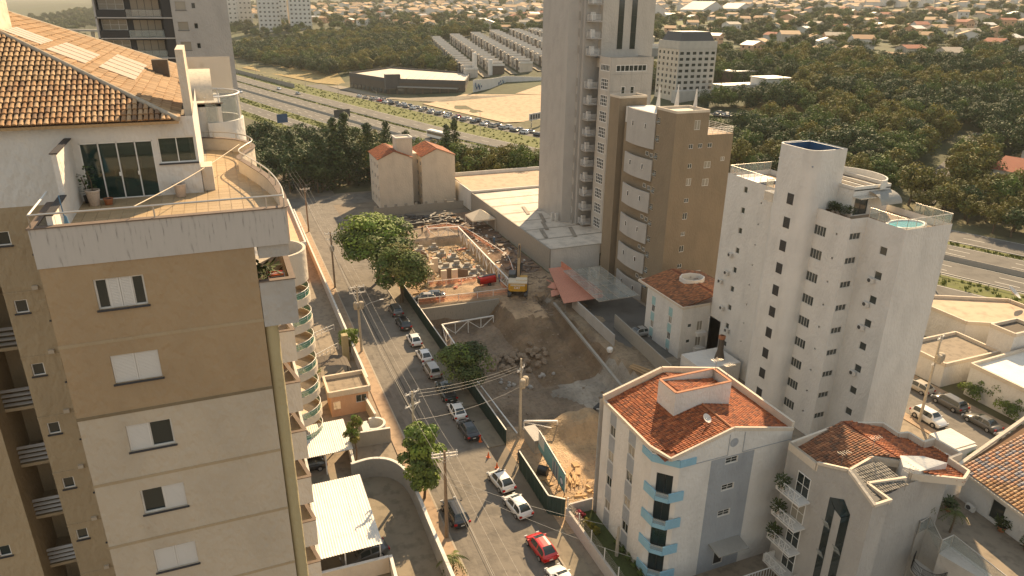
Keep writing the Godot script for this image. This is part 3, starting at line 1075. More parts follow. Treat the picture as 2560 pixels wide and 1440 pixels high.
	for k in 11:
		var y := 34.9 - 2.9 * k
		mb = MB.new(B)
		mb.span(1.0, 2.1, y - 1.68, y, -33.5, -33.36)
		mb.span(1.97, 2.1, y - 1.68, y, -38.0, -33.5)
		mb.span(0.6, 1.97, y - 1.68, y - 1.5, -38.0, -33.5)
		var bal := part(t, "balcony", mb, M.white_wall)
		mb = MB.new(B)
		mb.span(1.0, 2.12, y, y + 0.04, -33.54, -33.33)
		mb.bar(Vector3(1.1, y + 0.015, -38.0), Vector3(2.05, y + 0.015, -33.5), 0.2, 0.04)
		part(bal, "coping", mb, M.coping)
		mb = MB.new(B)
		mb.wall(Vector3(0.6, y - 1.68, -38.2), X, 1.5, 2.9, [], 0.1)
		part(bal, "back_wall", mb, M.peach_wall)
	# lived-in things on the terrace
	mb = MB.new(Vector3(-4.95, 42.42, -31.3))
	pot(mb.off, "big_flower_pot", "large white flower pot with a spindly plant on the tiled terrace", "flower pot", 0.26, 0.62, M.pot_white, 1)
	pot(Vector3(-5.25, 42.43, -31.75), "flower_pot", "dark narrow flower pot against the terrace dividing wall", "flower pot", 0.13, 0.3, M.dark_grey, 1)
	pot(Vector3(-4.45, 42.43, -31.2), "flower_pot", "small round terracotta pot on the terrace by the glass doors", "flower pot", 0.18, 0.25, M.terracotta, 0)
	pot(Vector3(-1.85, 42.43, -31.6), "flower_pot", "white pot with dark soil under the terrace window", "flower pot", 0.24, 0.55, M.pot_white, 0)
	var um := MB.new(Vector3(-5.2, 42.42, -26.9))
	um.lathe(um.off, [Vector2(0.16, 0.05), Vector2(0.12, 0.3), Vector2(0.05, 0.75), Vector2(0.02, 0.8)], 8)
	um.tube([um.off, um.off + Vector3(-0.05, 1.5, 0.02)], 0.02, 5)
	solo("folded_parasol", "folded blue parasol leaning in the corner of the terrace", "parasol", um, M.blue_cloth)
	var wl := MB.new(Vector3(-2, 43, -30))
	var pts := []
	for k in 9:
		var f := k / 8.0
		pts.append(Vector3(lerpf(-3.05, 0.75, f), lerpf(43.5, 43.55, f) - 0.12 * sin(PI * f), lerpf(-26.2, -36.6, f)))
	wl.tube(pts, 0.018, 5)
	solo("clothes_line", "pale clothes line stretched across the roof terrace", "clothes line", wl, M.canvas)
	chair(Vector3(-4.15, 42.43, -33.6))
	# plant and drying rack on the corner balcony
	pot(Vector3(0.95, 39.21, -27.6), "potted_palm", "bushy potted palm on the corner balcony below the terrace", "potted plant", 0.2, 0.4, M.terracotta, 2)
	var dr := thing("drying_rack", "white drying rack hung with coloured clothes on the corner balcony", "drying rack", Vector3(1.28, 39.21, -27.0))
	mb = MB.new()
	for s in [-0.3, 0.3]:
		mb.tube([Vector3(s, 0, -0.45), Vector3(s, 0.95, 0.3)], 0.02, 5)
		mb.tube([Vector3(s, 0, 0.45), Vector3(s, 0.95, -0.3)], 0.02, 5)
	for q in 6: mb.tube([Vector3(-0.3, 0.95, -0.5 + q * 0.2), Vector3(0.3, 0.95, -0.5 + q * 0.2)], 0.014, 4)
	part(dr, "frame", mb, M.white_paint)
	for q in 6:
		mb = MB.new()
		mb.span(-0.27, 0.27, 0.45, 0.97, -0.515 + q * 0.2, -0.485 + q * 0.2)
		part(dr, "garment", mb, [M.red_paint, M.white_paint, M.orange_plastic, M.dark_cloth, M.white_paint, M.blue_cloth][q])

func pot(at: Vector3, called: String, label: String, cat: String, r: float, h: float, m: Material, plant: int):
	var t := thing(called, label, cat, at)
	var mb := MB.new()
	mb.lathe(Vector3.ZERO, [Vector2(0.01, 0.0), Vector2(r * 0.72, 0.005), Vector2(r * 0.95, h * 0.9), Vector2(r * 1.04, h * 0.9), Vector2(r * 1.04, h), Vector2(r * 0.88, h), Vector2(r * 0.86, h * 0.88)], 18)
	part(t, "pot", mb, m)
	mb = MB.new()
	mb.lathe(Vector3.ZERO, [Vector2(r * 0.88, h * 0.89), Vector2(0.01, h * 0.9)], 14)
	part(t, "soil", mb, M.dark_room)
	if plant > 0:
		mb = MB.new()
		mb.tube([Vector3(0, h * 0.85, 0), Vector3(0.03, h + 0.3, 0.02), Vector3(-0.06, h + 0.75, 0.0)], 0.02, 5)
		part(t, "stem", mb, M.bark)
		var lf := MB.new()
		lf.colored = true
		for k in (46 if plant == 1 else 220):
			lf.tint = Color(0.055, 0.075, 0.02) * rng.randf_range(0.6, 1.6)
			var a := rng.randf() * TAU
			var y := h + rng.randf() * 0.85
			var rr := 0.14 if plant == 1 else 0.55 * rng.randf()
			var p := Vector3(cos(a) * rr, y, sin(a) * rr) + Vector3(-0.04, 0, 0)
			var dd := Vector3(cos(a), rng.randf_range(-0.4, 0.9), sin(a)).normalized() * (0.14 if plant == 1 else 0.3)
			var w := dd.cross(Vector3.UP).normalized() * 0.05
			lf.quad(p - w, p + dd * 0.5 - w * 1.4, p + dd, p + dd * 0.5 + w * 1.4)
		part(t, "leaves", lf, M.leaf_mid)

func chair(at: Vector3):
	var t := thing("wooden_chair", "wooden chair behind the terrace glass doors", "chair", at)
	var mb := MB.new()
	mb.span(-0.22, 0.22, 0.42, 0.47, -0.22, 0.22)
	part(t, "seat", mb, M.timber)
	mb = MB.new()
	mb.span(-0.22, 0.22, 0.5, 1.0, -0.22, -0.18)
	part(t, "backrest", mb, M.timber)
	for s in [[-1, -1], [1, -1], [-1, 1], [1, 1]]:
		mb = MB.new()
		mb.span(s[0] * 0.2 - 0.02, s[0] * 0.2 + 0.02, 0, 0.42, s[1] * 0.2 - 0.02, s[1] * 0.2 + 0.02)
		part(t, "leg", mb, M.timber)

func build_curved_tower():
	var B := Vector3(2, 0, -80)
	var t := thing("curved_balcony_tower", "slim cream apartment tower with stacked semicircular balconies and green glass rails", "building", B)
	var mb := MB.new(B)
	mb.span(-9.0, 4.3, 0, 24.0, -92, -73.6)
	part(t, "wall", mb, M.beige_wall)
	var arc := func(r: float, n := 18) -> Array:
		var a := []
		for k in n + 1:
			var q := -PI * 0.62 + PI * 1.24 * k / n
			a.append(Vector3(3.7 + r * cos(q), 0, -75.9 - r * -sin(q)))
		return a
	for k in 7:
		var y := 20.55 - 2.9 * k
		mb = MB.new(B)
		path_wall(mb, arc.call(3.15), y - 1.2, y - 0.32, 0.16)
		var pl := PackedVector2Array()
		for p in arc.call(3.1): pl.append(Vector2(p.x, p.z))
		mb.flat(pl, y - 0.85); mb.flat(pl, y - 1.04, Vector3.DOWN)
		var b := part(t, "balcony", mb, M.cream_wall)
		mb = MB.new(B)
		path_wall(mb, arc.call(3.12), y - 0.3, y + 0.42, 0.02)
		part(b, "glass_rail", mb, M.green_glass)
		mb = MB.new(B)
		mb.tube(arc.call(3.12).map(func(p): return p + Vector3.UP * (y + 0.45)), 0.04, 5)
		mb.tube(arc.call(3.12).map(func(p): return p + Vector3.UP * (y + 0.18)), 0.02, 4)
		for q in range(0, 19, 3): mb.tube([arc.call(3.12)[q] + Vector3.UP * (y - 0.35), arc.call(3.12)[q] + Vector3.UP * (y + 0.45)], 0.03, 4)
		part(b, "handrail", mb, M.white_paint)
	mb = MB.new(B)
	path_wall(mb, arc.call(3.05), 21.9, 25.4, 0.3)
	mb.span(2.2, 4.3, 24.0, 26.2, -80.0, -78.6)
	part(t, "round_parapet", mb, M.cream_wall)
	mb = MB.new(B)
	var pl2 := PackedVector2Array()
	for p in arc.call(2.95): pl2.append(Vector2(p.x, p.z))
	mb.flat(pl2, 23.9); mb.flat(pl2, 22.0, Vector3.DOWN)
	part(t, "roof_deck", mb, M.courtyard)

func build_dark_tower():
	var B := Vector3(-5, 0, -130)
	var t := thing("balcony_tower", "tall tower with black and glass balconies beside a blank white side wall", "building", B)
	var mb := MB.new(B)
	var hs := []
	for k in 20:
		var y := 42.6 - 2.9 * (k - 4)
		hs.append([0.6, y, 1.5, 1.25])
		hs.append([2.9, y + 0.25, 0.55, 0.8])
	mb.wall(Vector3(-4.55, 0, -126.4), Vector3.RIGHT, 8.05, 64.0, hs, 0.2)
	mb.wall(Vector3(3.5, 0, -126.4), Vector3(0, 0, -1), 18, 64.0, [])
	mb.wall(Vector3(-4.55, 0, -128.2), Vector3(0, 0, 1), 1.8, 64.0, [])
	part(t, "white_wall", mb, M.pale_grey_wall)
	mb = MB.new(B)
	mb.span(-15.0, -4.6, 0, 64, -144, -128.2)
	part(t, "core_wall", mb, M.dark_grey)
	for k in 14:
		var y := 41.55 + 2.9 * (k - 8)
		mb = MB.new(B)
		mb.span(-14.9, -4.56, y - 0.16, y + 0.02, -128.2, -126.3)
		mb.span(-14.95, -14.7, y - 2.9, y, -128.2, -126.3)
		var sl := part(t, "floor_slab", mb, M.pale_grey_wall)
		# black solid bay, glass-railed balcony, black end bay
		mb = MB.new(B)
		mb.span(-14.6, -10.9, y + 0.02, y + 1.05, -126.5, -126.36)
		part(t, "black_panel", mb, M.black_metal)
		mb = MB.new(B)
		mb.span(-5.9, -4.6, y + 0.02, y + 2.74, -126.9, -126.6)
		part(t, "black_bay", mb, M.black_metal)
		mb = MB.new(B)
		mb.span(-10.8, -6.0, y + 0.05, y + 1.1, -126.42, -126.4)
		part(t, "glass_rail", mb, M.clear_glass)
		mb = MB.new(B)
		mb.span(-10.85, -5.95, y + 1.1, y + 1.15, -126.45, -126.37)
		mb.span(-10.85, -10.8, y, y + 1.1, -126.45, -126.37)
		part(t, "handrail", mb, M.black_metal)
		for c in [[-14.4, 3.4, 3, 2, "lit_curtain_glass"], [-10.2, 4.0, 4, 1, "lit_curtain_glass"]]:
			window(t, Vector3(c[0], y, -128.2) - B, Vector3.RIGHT, [0, 1.05 if c[2] == 3 else 0.1, c[1], 1.5 if c[2] == 3 else 2.45], c[2], c[3], {"back": -0.08, "glass": c[4], "frame": "black_metal" if c[2] == 4 else "off_white", "fw": 0.07})
	for h in hs:
		window(t, Vector3(-4.55, 0, -126.4) - B, Vector3.RIGHT, h, 1, 1, {"back": 0.12, "frame": "grey_metal", "glass": "lit_curtain_glass" if h[2] > 1 else "dark_glass", "sill": "sill" if h[2] > 1 else ""})

func build_white_tower():
	var B := Vector3(68, 0, -64)
	var t := thing("white_tower", "plain white apartment tower with rounded stair shaft and rooftop plunge pool", "building", B)
	var top := 28.33
	var NX := Vector3(0, 0, 1)  # walls that face the street
	var X := Vector3.RIGHT
	var mb := MB.new(B)
	var wins := []  # [o, ux, rect, nx, ny, opts]
	# wing behind the shaft
	var h1 := []
	for k in 9:
		var y := 26.4 - 2.9 * k
		h1.append([3.6, y, 0.75, 0.85]); wins.append([Vector3(65.0, 0, -79.5), NX, h1[-1], 1, 1, {"sill": "", "frame": "off_white", "glass": "window_glass"}])
		h1.append([9.9, y - 0.9, 0.5, 1.15]); wins.append([Vector3(65.0, 0, -79.5), NX, h1[-1], 1, 1, {"frame": "off_white"}])
		h1.append([7.2, y - 0.7, 0.22, 0.22])
	mb.wall(Vector3(65.0, 0, -79.5), NX, 12.7, top, h1, 0.14)
	# rounded shaft
	var path := []
	for q in [[65.0, -66.8], [62.6, -66.8]]: path.append(Vector3(q[0], 0, q[1]))
	for k in 7:
		var a := PI * 0.5 * k / 6.0
		path.append(Vector3(62.6 - 1.3 * sin(a), 0, -65.5 - 1.3 * cos(a)))
	for q in [[61.3, -63.6]]: path.append(Vector3(q[0], 0, q[1]))
	path.append(Vector3(61.3, 0, -62.4))
	for k in 7:
		var a := PI * 0.5 * k / 6.0
		path.append(Vector3(62.6 - 1.3 * cos(a), 0, -62.2 + 1.3 * sin(a)))
	path.append(Vector3(64.4, 0, -60.9))
	var sh := MB.new(B)
	path_wall(sh, path, 0, 35.0, 0.2)
	sh.wall(Vector3(62.6, 28, -60.9), X, 3.6, 7.0, [])
	sh.wall(Vector3(66.2, 28, -60.9), Vector3(0, 0, -1), 5.9, 7.0, [])
	sh.wall(Vector3(66.2, 28, -66.8), Vector3(-1, 0, 0), 3.6, 7.0, [])
	part(t, "stair_shaft", sh, M.white_wall)
	# louvre window bay, the slanting bay, the front wall
	var h2 := []
	for k in 10:
		var y := 25.2 - 2.9 * k
		if y < 0.3: continue
		h2.append([1.34, y, 2.2, 1.2]); wins.append([Vector3(63.2, 0, -62.6), NX, h2[-1], 5, 1, {"frame": "off_white", "glass": "window_glass", "sill": "", "split": false, "back": 0.06}])
		h2.append([0.55, y + 0.05, 0.36, 1.15]); wins.append([Vector3(63.2, 0, -62.6), NX, h2[-1], 1, 1, {"frame": "off_white", "back": 0.1}])
		h2.append([5.0, y + 0.8, 0.24, 0.24])
	mb.wall(Vector3(63.2, 0, -62.6), NX, 6.8, top, h2, 0.14)
	var h3 := []
	for k in 10:
		var y := 25.85 - 2.9 * k
		if y < 0.3: continue
		h3.append([0.2, y, 1.6, 0.78]); wins.append([Vector3(63.2, 0, -55.8), X, h3[-1], 3, 1, {"frame": "off_white", "split": true, "back": 0.08}])
	mb.wall(Vector3(63.2, 0, -55.8), X, 2.3, top, h3, 0.14)
	var h4 := []
	for k in 10:
		var y := 24.8 - 2.9 * k
		if y < 0.3: continue
		h4.append([2.4, y, 0.95, 0.95]); wins.append([Vector3(65.5, 0, -55.8), NX, h4[-1], 1, 1, {"frame": "off_white", "back": 0.07}])
	mb.wall(Vector3(65.5, 0, -55.8), NX, 5.11, top, h4, 0.14)
	mb.wall(Vector3(65.5, 0, -50.69), X, 6.8, top, [])
	mb.wall(Vector3(72.3, 0, -50.69), Vector3(0, 0, -1), 28.8, top, [])
	mb.wall(Vector3(72.3, 0, -79.5), Vector3(-1, 0, 0), 7.3, top, [])
	part(t, "wall", mb, M.white_wall)
	for w in wins:
		window(t, w[0] - B, w[1], w[2], w[3], w[4], w[5])
	for k in 10:
		var y := 28.3 - 2.9 * k
		if y < 0.5: continue
		mb = MB.new(B)
		mb.span(61.16, 61.24, y, y + 1.3, -63.75, -62.75)
		var v := part(t, "stair_vent", mb, M.dark_grey)
		for q in 6:
			mb = MB.new(B)
			mb.span(61.13, 61.17, y + 0.12 + q * 0.2, y + 0.18 + q * 0.2, -63.72, -62.78)
			part(v, "slat", mb, M.black_metal)
	# roof deck and parapets
	mb = MB.new(B)
	mb.flat(flatpoly([[65, -79.5], [65, -66.8], [63.2, -60.9], [63.2, -55.8], [65.5, -55.8], [65.5, -50.7], [72.3, -50.7], [72.3, -79.5]]), 27.6)
	part(t, "roof_deck", mb, M.pavement)
	mb = MB.new(B)
	mb.span(61.6, 66.0, 33.1, 33.2, -66.6, -61.1)
	part(t, "tank_floor", mb, M.pool_blue)
	mb = MB.new(B)
	mb.span(62.3, 66.0, 33.2, 34.9, -66.66, -66.5); mb.span(65.95, 66.15, 33.2, 34.9, -66.5, -61.1); mb.span(62.3, 66.0, 33.2, 34.9, -61.2, -61.05)
	part(t, "tank_lining", mb, M.pool_blue)
	var tk := MB.new(Vector3(64.3, 33.2, -63.6))
	tk.lathe(tk.off, [Vector2(1.25, 0.0), Vector2(1.3, 0.5), Vector2(1.2, 0.75), Vector2(0.6, 0.95), Vector2(0.05, 1.0)], 20)
	solo("water_tank", "round grey water tank inside the open blue roof box", "water tank", tk, M.concrete)
	# glass railings round both decks
	for seg in [[65.1, -79.3, 65.1, -70.5], [65.1, -79.3, 72.2, -79.3], [65.1, -70.5, 63.9, -70.4], [65.6, -55.7, 65.6, -50.8], [65.6, -50.8, 72.2, -50.8], [72.2, -50.8, 72.2, -55.5]]:
		var a := Vector3(seg[0], top, seg[1]); var b := Vector3(seg[2], top, seg[3])
		var n := maxi(1, int(a.distance_to(b) / 1.15))
		var f := MB.new(B)
		f.tube([a + Vector3.UP * 1.1, b + Vector3.UP * 1.1], 0.04, 5)
		for i in n + 1: f.tube([a.lerp(b, i / float(n)), a.lerp(b, i / float(n)) + Vector3.UP * 1.1], 0.035, 5)
		var fr := part(t, "railing", f, M.rail_metal)
		for i in n:
			mb = MB.new(B)
			var p := a.lerp(b, (i + 0.06) / n); var q := a.lerp(b, (i + 0.94) / n)
			mb.bar((p + Vector3.UP * 0.56), (q + Vector3.UP * 0.56), 0.012, 0.95)
			part(fr, "glass_panel", mb, M.clear_glass)
	# pools, skylight, penthouse, pergola
	mb = MB.new(B)
	mb.span(65.6, 69.5, 27.6, 28.0, -79.0, -74.5)
	part(t, "rear_pool", mb, M.pool_blue)
	mb = MB.new(B)
	mb.span(63.6, 65.0, 26.9, 28.1, -70.3, -67.0)
	part(t, "skylight", mb, M.milky_glass)
	var pool := MB.new(Vector3(68.2, 27.62, -53.0))
	pool.lathe(pool.off, [Vector2(1.6, 0.0), Vector2(1.62, 0.5), Vector2(1.4, 0.5), Vector2(1.38, 0.36)], 26)
	var pp := part(t, "plunge_pool", pool, M.white_paint)
	pp.transform = Transform3D(Basis().scaled(Vector3(1.6, 1, 0.95)), pool.off - B)
	mb = MB.new()
	mb.lathe(Vector3.ZERO, [Vector2(1.38, 0.36), Vector2(0.01, 0.36)], 26)
	part(pp, "water", mb, M.pool_water)
	mb = MB.new(B)
	mb.wall(Vector3(65.9, 27.6, -58.6), X, 5.6, 3.1, [[0.4, 0.1, 2.1, 2.2]], 0.1)
	mb.wall(Vector3(65.9, 27.6, -63.8), NX, 5.2, 3.1, [])
	mb.wall(Vector3(71.5, 27.6, -58.6), Vector3(0, 0, -1), 8, 3.1, [])
	mb.span(65.9, 71.5, 30.55, 30.65, -66.5, -58.6)
	part(t, "penthouse", mb, M.white_wall)
	window(t, Vector3(65.9, 27.6, -58.6) - B, X, [0.4, 0.1, 2.1, 2.2], 2, 1, {"split": true, "frame": "black_metal"})
	mb = MB.new(B)
	for s in [[65.9, 71.5, -58.75, -58.6], [65.9, 71.5, -66.5, -66.35], [65.9, 66.05, -66.35, -58.75], [71.35, 71.5, -66.35, -58.75]]: mb.span(s[0], s[1], 30.66, 31.05, s[2], s[3])
	mb.span(67.5, 67.7, 30.8, 31.0, -66.4, -58.7); mb.span(69.2, 69.35, 30.8, 31.0, -66.4, -58.7)
	part(t, "roof_curb", mb, M.white_wall)
	mb = MB.new(B)
	mb.flat(flatpoly([[66.05, -66.35], [71.35, -66.35], [71.35, -58.75], [66.05, -58.75]]), 30.665)
	part(t, "penthouse_roof", mb, M.dark_brown_wall)
	mb = MB.new(B)
	var ell := []
	for k in 15:
		var a := PI * k / 14.0
		ell.append(Vector3(69.4 + 3.0 * sin(a), 0, -66.6 + 4.2 * (1 - cos(a))))
	path_wall(mb, ell, 30.6, 31.6, 0.15)
	part(t, "curved_crown", mb, M.white_wall)
	mb = MB.new(B)
	var aw := []
	for k in 7:
		var a := PI * 0.5 * k / 6.0
		aw.append(PackedVector3Array([Vector3(68.2, 29.2 + 1.2 * cos(a), -58.6 + 2.0 * sin(a)), Vector3(71.4, 29.2 + 1.2 * cos(a), -58.6 + 2.0 * sin(a))]))
	mb.grid(aw, false, true)
	part(t, "awning", mb, M.grey_wall)
	mb = MB.new(B)
	mb.span(65.7, 68.4, 29.9, 30.0, -58.55, -57.3)
	part(t, "canopy", mb, M.milky_glass)
	for p in [[65.0, -60.2, "beside the stair shaft"], [65.0, -59.4, "between two others"], [65.3, -58.2, "nearest the penthouse glass door"]]:
		pot(Vector3(p[0], 27.6, p[1]), "balcony_plant", "leafy potted plant on the white tower's penthouse balcony, " + p[2], "potted plant", 0.22, 0.5, M.pot_white, 2)
	# split air conditioners
	for a in [[65.42, 21.4, -53.5, 1], [65.42, 18.5, -53.5, 1], [65.42, 15.6, -53.5, 1], [65.42, 9.8, -53.3, 1], [64.9, 14.1, -76.9, 0], [64.9, 16.9, -76.6, 0], [64.9, 12.4, -78.0, 0], [64.9, 8.6, -76.9, 0], [64.9, 5.7, -75.2, 0]]:
		air_conditioner(Vector3(a[0], a[1], a[2]), -PI / 2, "air conditioner hung below a window of the white tower, %s" % ("pool end" if a[3] else "rear end"), "air conditioners on the white tower")

func air_conditioner(at: Vector3, turn: float, label: String, group: String):
	if cache.has("ac"):
		var c := copy(cache.ac, label, group)
		c.position = at; c.rotation.y = turn
		return
	var t := thing("air_conditioner", label, "air conditioner", at, group, turn)
	var mb := MB.new()
	mb.span(-0.4, 0.4, 0, 0.55, 0.02, 0.34)
	part(t, "casing", mb, M.off_white)
	mb = MB.new()
	var P := [Vector3(-0.1, 0.28, 0.33), Vector3(-0.1, 0.28, 0.36)]
	mb.tube(P, 0.22, 14)
	part(t, "fan_grille", mb, M.dark_grey)
	mb = MB.new()
	for s in [-0.3, 0.3]: mb.span(s - 0.02, s + 0.02, -0.05, 0.0, 0.0, 0.38)
	part(t, "bracket", mb, M.grey_metal)
	cache.ac = t

func build_brown_tower():
	var B := Vector3(71, 0, -105)
	var t := thing("brown_tower", "brown apartment tower with pale curved panels between two plain shafts", "building", B)
	var NX := Vector3(0, 0, 1)
	var X := Vector3.RIGHT
	var mb := MB.new(B)
	# stair block with the long front
	var hs := []
	var wins := []
	for k in 12:
		var y := 31.7 - 2.9 * k
		if y < 0.4: continue
		hs.append([0.35, y, 0.95, 1.15]); wins.append([Vector3(66.9, 0, -101.5), NX, hs[-1], 2, 3, {"frame": "rail_metal", "back": 0.04, "glass": "window_glass"}])
	mb.wall(Vector3(66.9, 0, -101.5), NX, 5.65, 34.4, hs, 0.12)
	var hf := []
	hf.append([3.6, 31.4, 1.1, 1.5]); wins.append([Vector3(66.9, 0, -95.85), X, hf[-1], 2, 1, {"split": true, "glass": "lit_curtain_glass", "back": 0.06}])
	for u in [[2.9, 0.85], [4.7, 0.85], [6.6, 0.9]]:
		hf.append([u[0], 28.4, u[1], 0.75]); wins.append([Vector3(66.9, 0, -95.85), X, hf[-1], 2, 1, {"back": 0.06}])
	var kinds := [[0.8, 0.75, 2], [1.0, 1.2, 2], [0.9, 0.75, 2], [0.95, 1.15, 2], [0.9, 0.7, 3], [0.95, 1.15, 2], [0.9, 0.75, 2], [0.95, 1.15, 2]]
	for k in 8:
		var y := 25.2 - 2.9 * k
		hf.append([3.1, y, kinds[k][0], kinds[k][1]]); wins.append([Vector3(66.9, 0, -95.85), X, hf[-1], kinds[k][2], 1, {"split": true, "back": 0.06, "glass": "lit_curtain_glass" if k in [1] else "window_glass"}])
	for q in [[6.3, 25.0, 1.3, 1.1], [6.3, 22.0, 1.3, 1.2], [9.5, 26.0, 0.8, 0.7]]:
		hf.append(q); wins.append([Vector3(66.9, 0, -95.85), X, q, 2, 1, {"split": true, "back": 0.05, "glass": "lit_curtain_glass"}])
	var low := hf.filter(func(h): return h[1] < 29.5)
	mb.wall(Vector3(66.9, 0, -95.85), X, 11.5, 30.45, low, 0.12)
	var hi := [[3.6, 31.4 - 30.45, 1.1, 1.5]]
	mb.wall(Vector3(66.9, 30.45, -95.85), X, 6.3, 3.95, hi, 0.12)
	mb.wall(Vector3(73.2, 30.45, -95.85), Vector3(0, 0, -1), 5.6, 3.95, [])
	mb.wall(Vector3(78.4, 0, -95.85), Vector3(0, 0, -1), 17.0, 30.45, [])
	part(t, "wall", mb, M.brown_wall)
	for w in wins: window(t, w[0] - B, w[1], w[2], w[3], w[4], w[5])
	# open awning sashes of the stair windows
	for k in 11:
		mb = MB.new(B)
		mb.box(Vector3(66.75, 32.2 - 2.9 * k, -100.6), Vector3(0.5, 0.03, 0.9), Basis(Vector3(0, 0, 1), 0.5))
		part(t, "open_sash", mb, M.clear_glass)
	mb = MB.new(B)
	mb.flat(flatpoly([[66.9, -95.85], [73.2, -95.85], [73.2, -101.5], [66.9, -101.5]]), 34.1)
	for s in [[66.9, 73.2, -96.05, -95.85], [66.9, 73.2, -101.5, -101.3], [66.9, 67.1, -101.3, -96.05], [73.0, 73.2, -101.3, -96.05]]: mb.span(s[0] - 0.03, s[1] + 0.03, 34.1, 34.5, s[2] - 0.03, s[3] + 0.03)
	part(t, "roof_coping", mb, M.cream_wall)
	mb = MB.new(B)
	mb.flat(flatpoly([[73.2, -95.85], [78.4, -95.85], [78.4, -112.0], [73.2, -112.0]]), 30.46)
	part(t, "roof_terrace", mb, M.pavement)
	var rl := MB.new(B)
	for q in 4:
		rl.tube([Vector3(73.3, 30.75 + q * 0.28, -95.95), Vector3(78.3, 30.75 + q * 0.28, -95.95), Vector3(78.3, 30.75 + q * 0.28, -104.0)], 0.035, 5)
	for q in 6: rl.tube([Vector3(73.3 + q, 30.45, -95.95), Vector3(73.3 + q, 31.6, -95.95)], 0.035, 5)
	for q in 6: rl.tube([Vector3(78.3, 30.45, -95.95 - q * 1.6), Vector3(78.3, 31.6, -95.95 - q * 1.6)], 0.035, 5)
	part(t, "terrace_railing", rl, M.white_paint)
	# curved pale panels on the street side, each with two slit windows
	for k in 6:
		var y1 := 33.4 - 5.85 * k
		var y0 := y1 - (5.9 if k == 0 else 3.7)
		if k > 0: y1 = 25.05 + 0.6 - 5.6 * (k - 1); y0 = y1 - 3.6
		if y0 < -0.5: y0 = 0.2
		mb = MB.new(B)
		var pa := []
		for q in 11:
			var f := q / 10.0
			pa.append(Vector3(66.75 - 0.9 * sin(PI * f) * 0.6, 0, lerpf(-110.2, -101.3, f)))
		path_wall(mb, pa, y0, y1, 0.2)
		var p := part(t, "curved_panel", mb, M.pale_grey_wall)
		for u in [0.3, 0.74]:
			mb = MB.new(B)
			var x: float = 66.75 - 0.9 * sin(PI * u) * 0.6 - 0.12
			var z := lerpf(-110.2, -101.3, u)
			var yc := y0 + (y1 - y0) * 0.6
			mb.span(x - 0.02, x + 0.04, yc - 0.45, yc + 0.45, z - 0.28, z + 0.28)
			var w := part(p, "slit_window", mb, M.white_paint)
			mb = MB.new(B)
			mb.span(x - 0.035, x - 0.015, yc - 0.4, yc + 0.4, z - 0.1, z + 0.24)
			part(p, "pane", mb, M.dark_glass)
	mb = MB.new(B)
	mb.span(67.3, 76.0, 0, 30.5, -112.0, -101.6)
	part(t, "recessed_wall", mb, M.brown_wall)
	for k in 5:
		var y := 26.2 - 5.6 * k
		window(t, Vector3(67.3, 0, -110) - B, NX, [5.6, y - 0.2, 0.9, 0.7], 2, 1, {"back": -0.04})
		window(t, Vector3(67.3, 0, -110) - B, NX, [7.0, y - 0.3, 0.9, 0.7], 2, 1, {"back": -0.04})
	# left shaft
	mb = MB.new(B)
	mb.span(66.4, 72.0, 0, 34.5, -116.2, -112.7)
	part(t, "left_shaft", mb, M.brown_wall)
	mb = MB.new(B)
	for s in [[66.37, 72.03, -112.9, -112.67], [66.37, 72.03, -116.23, -116.0], [66.37, 66.6, -116.0, -112.9], [71.8, 72.03, -116.0, -112.9]]: mb.span(s[0], s[1], 34.5, 34.9, s[2], s[3])
	part(t, "shaft_coping", mb, M.cream_wall)
	# roof fins
	for p in [[70.5, -106.5], [75.0, -107.5], [74.0, -100.8]]:
		mb = MB.new(B)
		mb.tri(Vector3(p[0] - 0.9, 30.4, p[1]), Vector3(p[0] + 0.6, 30.4, p[1]), Vector3(p[0], 37.2, p[1]), Vector3(0, 0, 1))
		mb.tri(Vector3(p[0] + 0.6, 30.4, p[1] - 0.25), Vector3(p[0] - 0.9, 30.4, p[1] - 0.25), Vector3(p[0], 37.2, p[1] - 0.25), Vector3(0, 0, -1))
		mb.quad(Vector3(p[0] - 0.9, 30.4, p[1] - 0.25), Vector3(p[0] - 0.9, 30.4, p[1]), Vector3(p[0], 37.2, p[1]), Vector3(p[0], 37.2, p[1] - 0.25))
		part(t, "roof_fin", mb, M.white_wall)
	mb = MB.new(B)
	mb.span(67.5, 72.8, 30.5, 33.2, -112.2, -101.7)
	part(t, "roof_room", mb, M.white_wall)

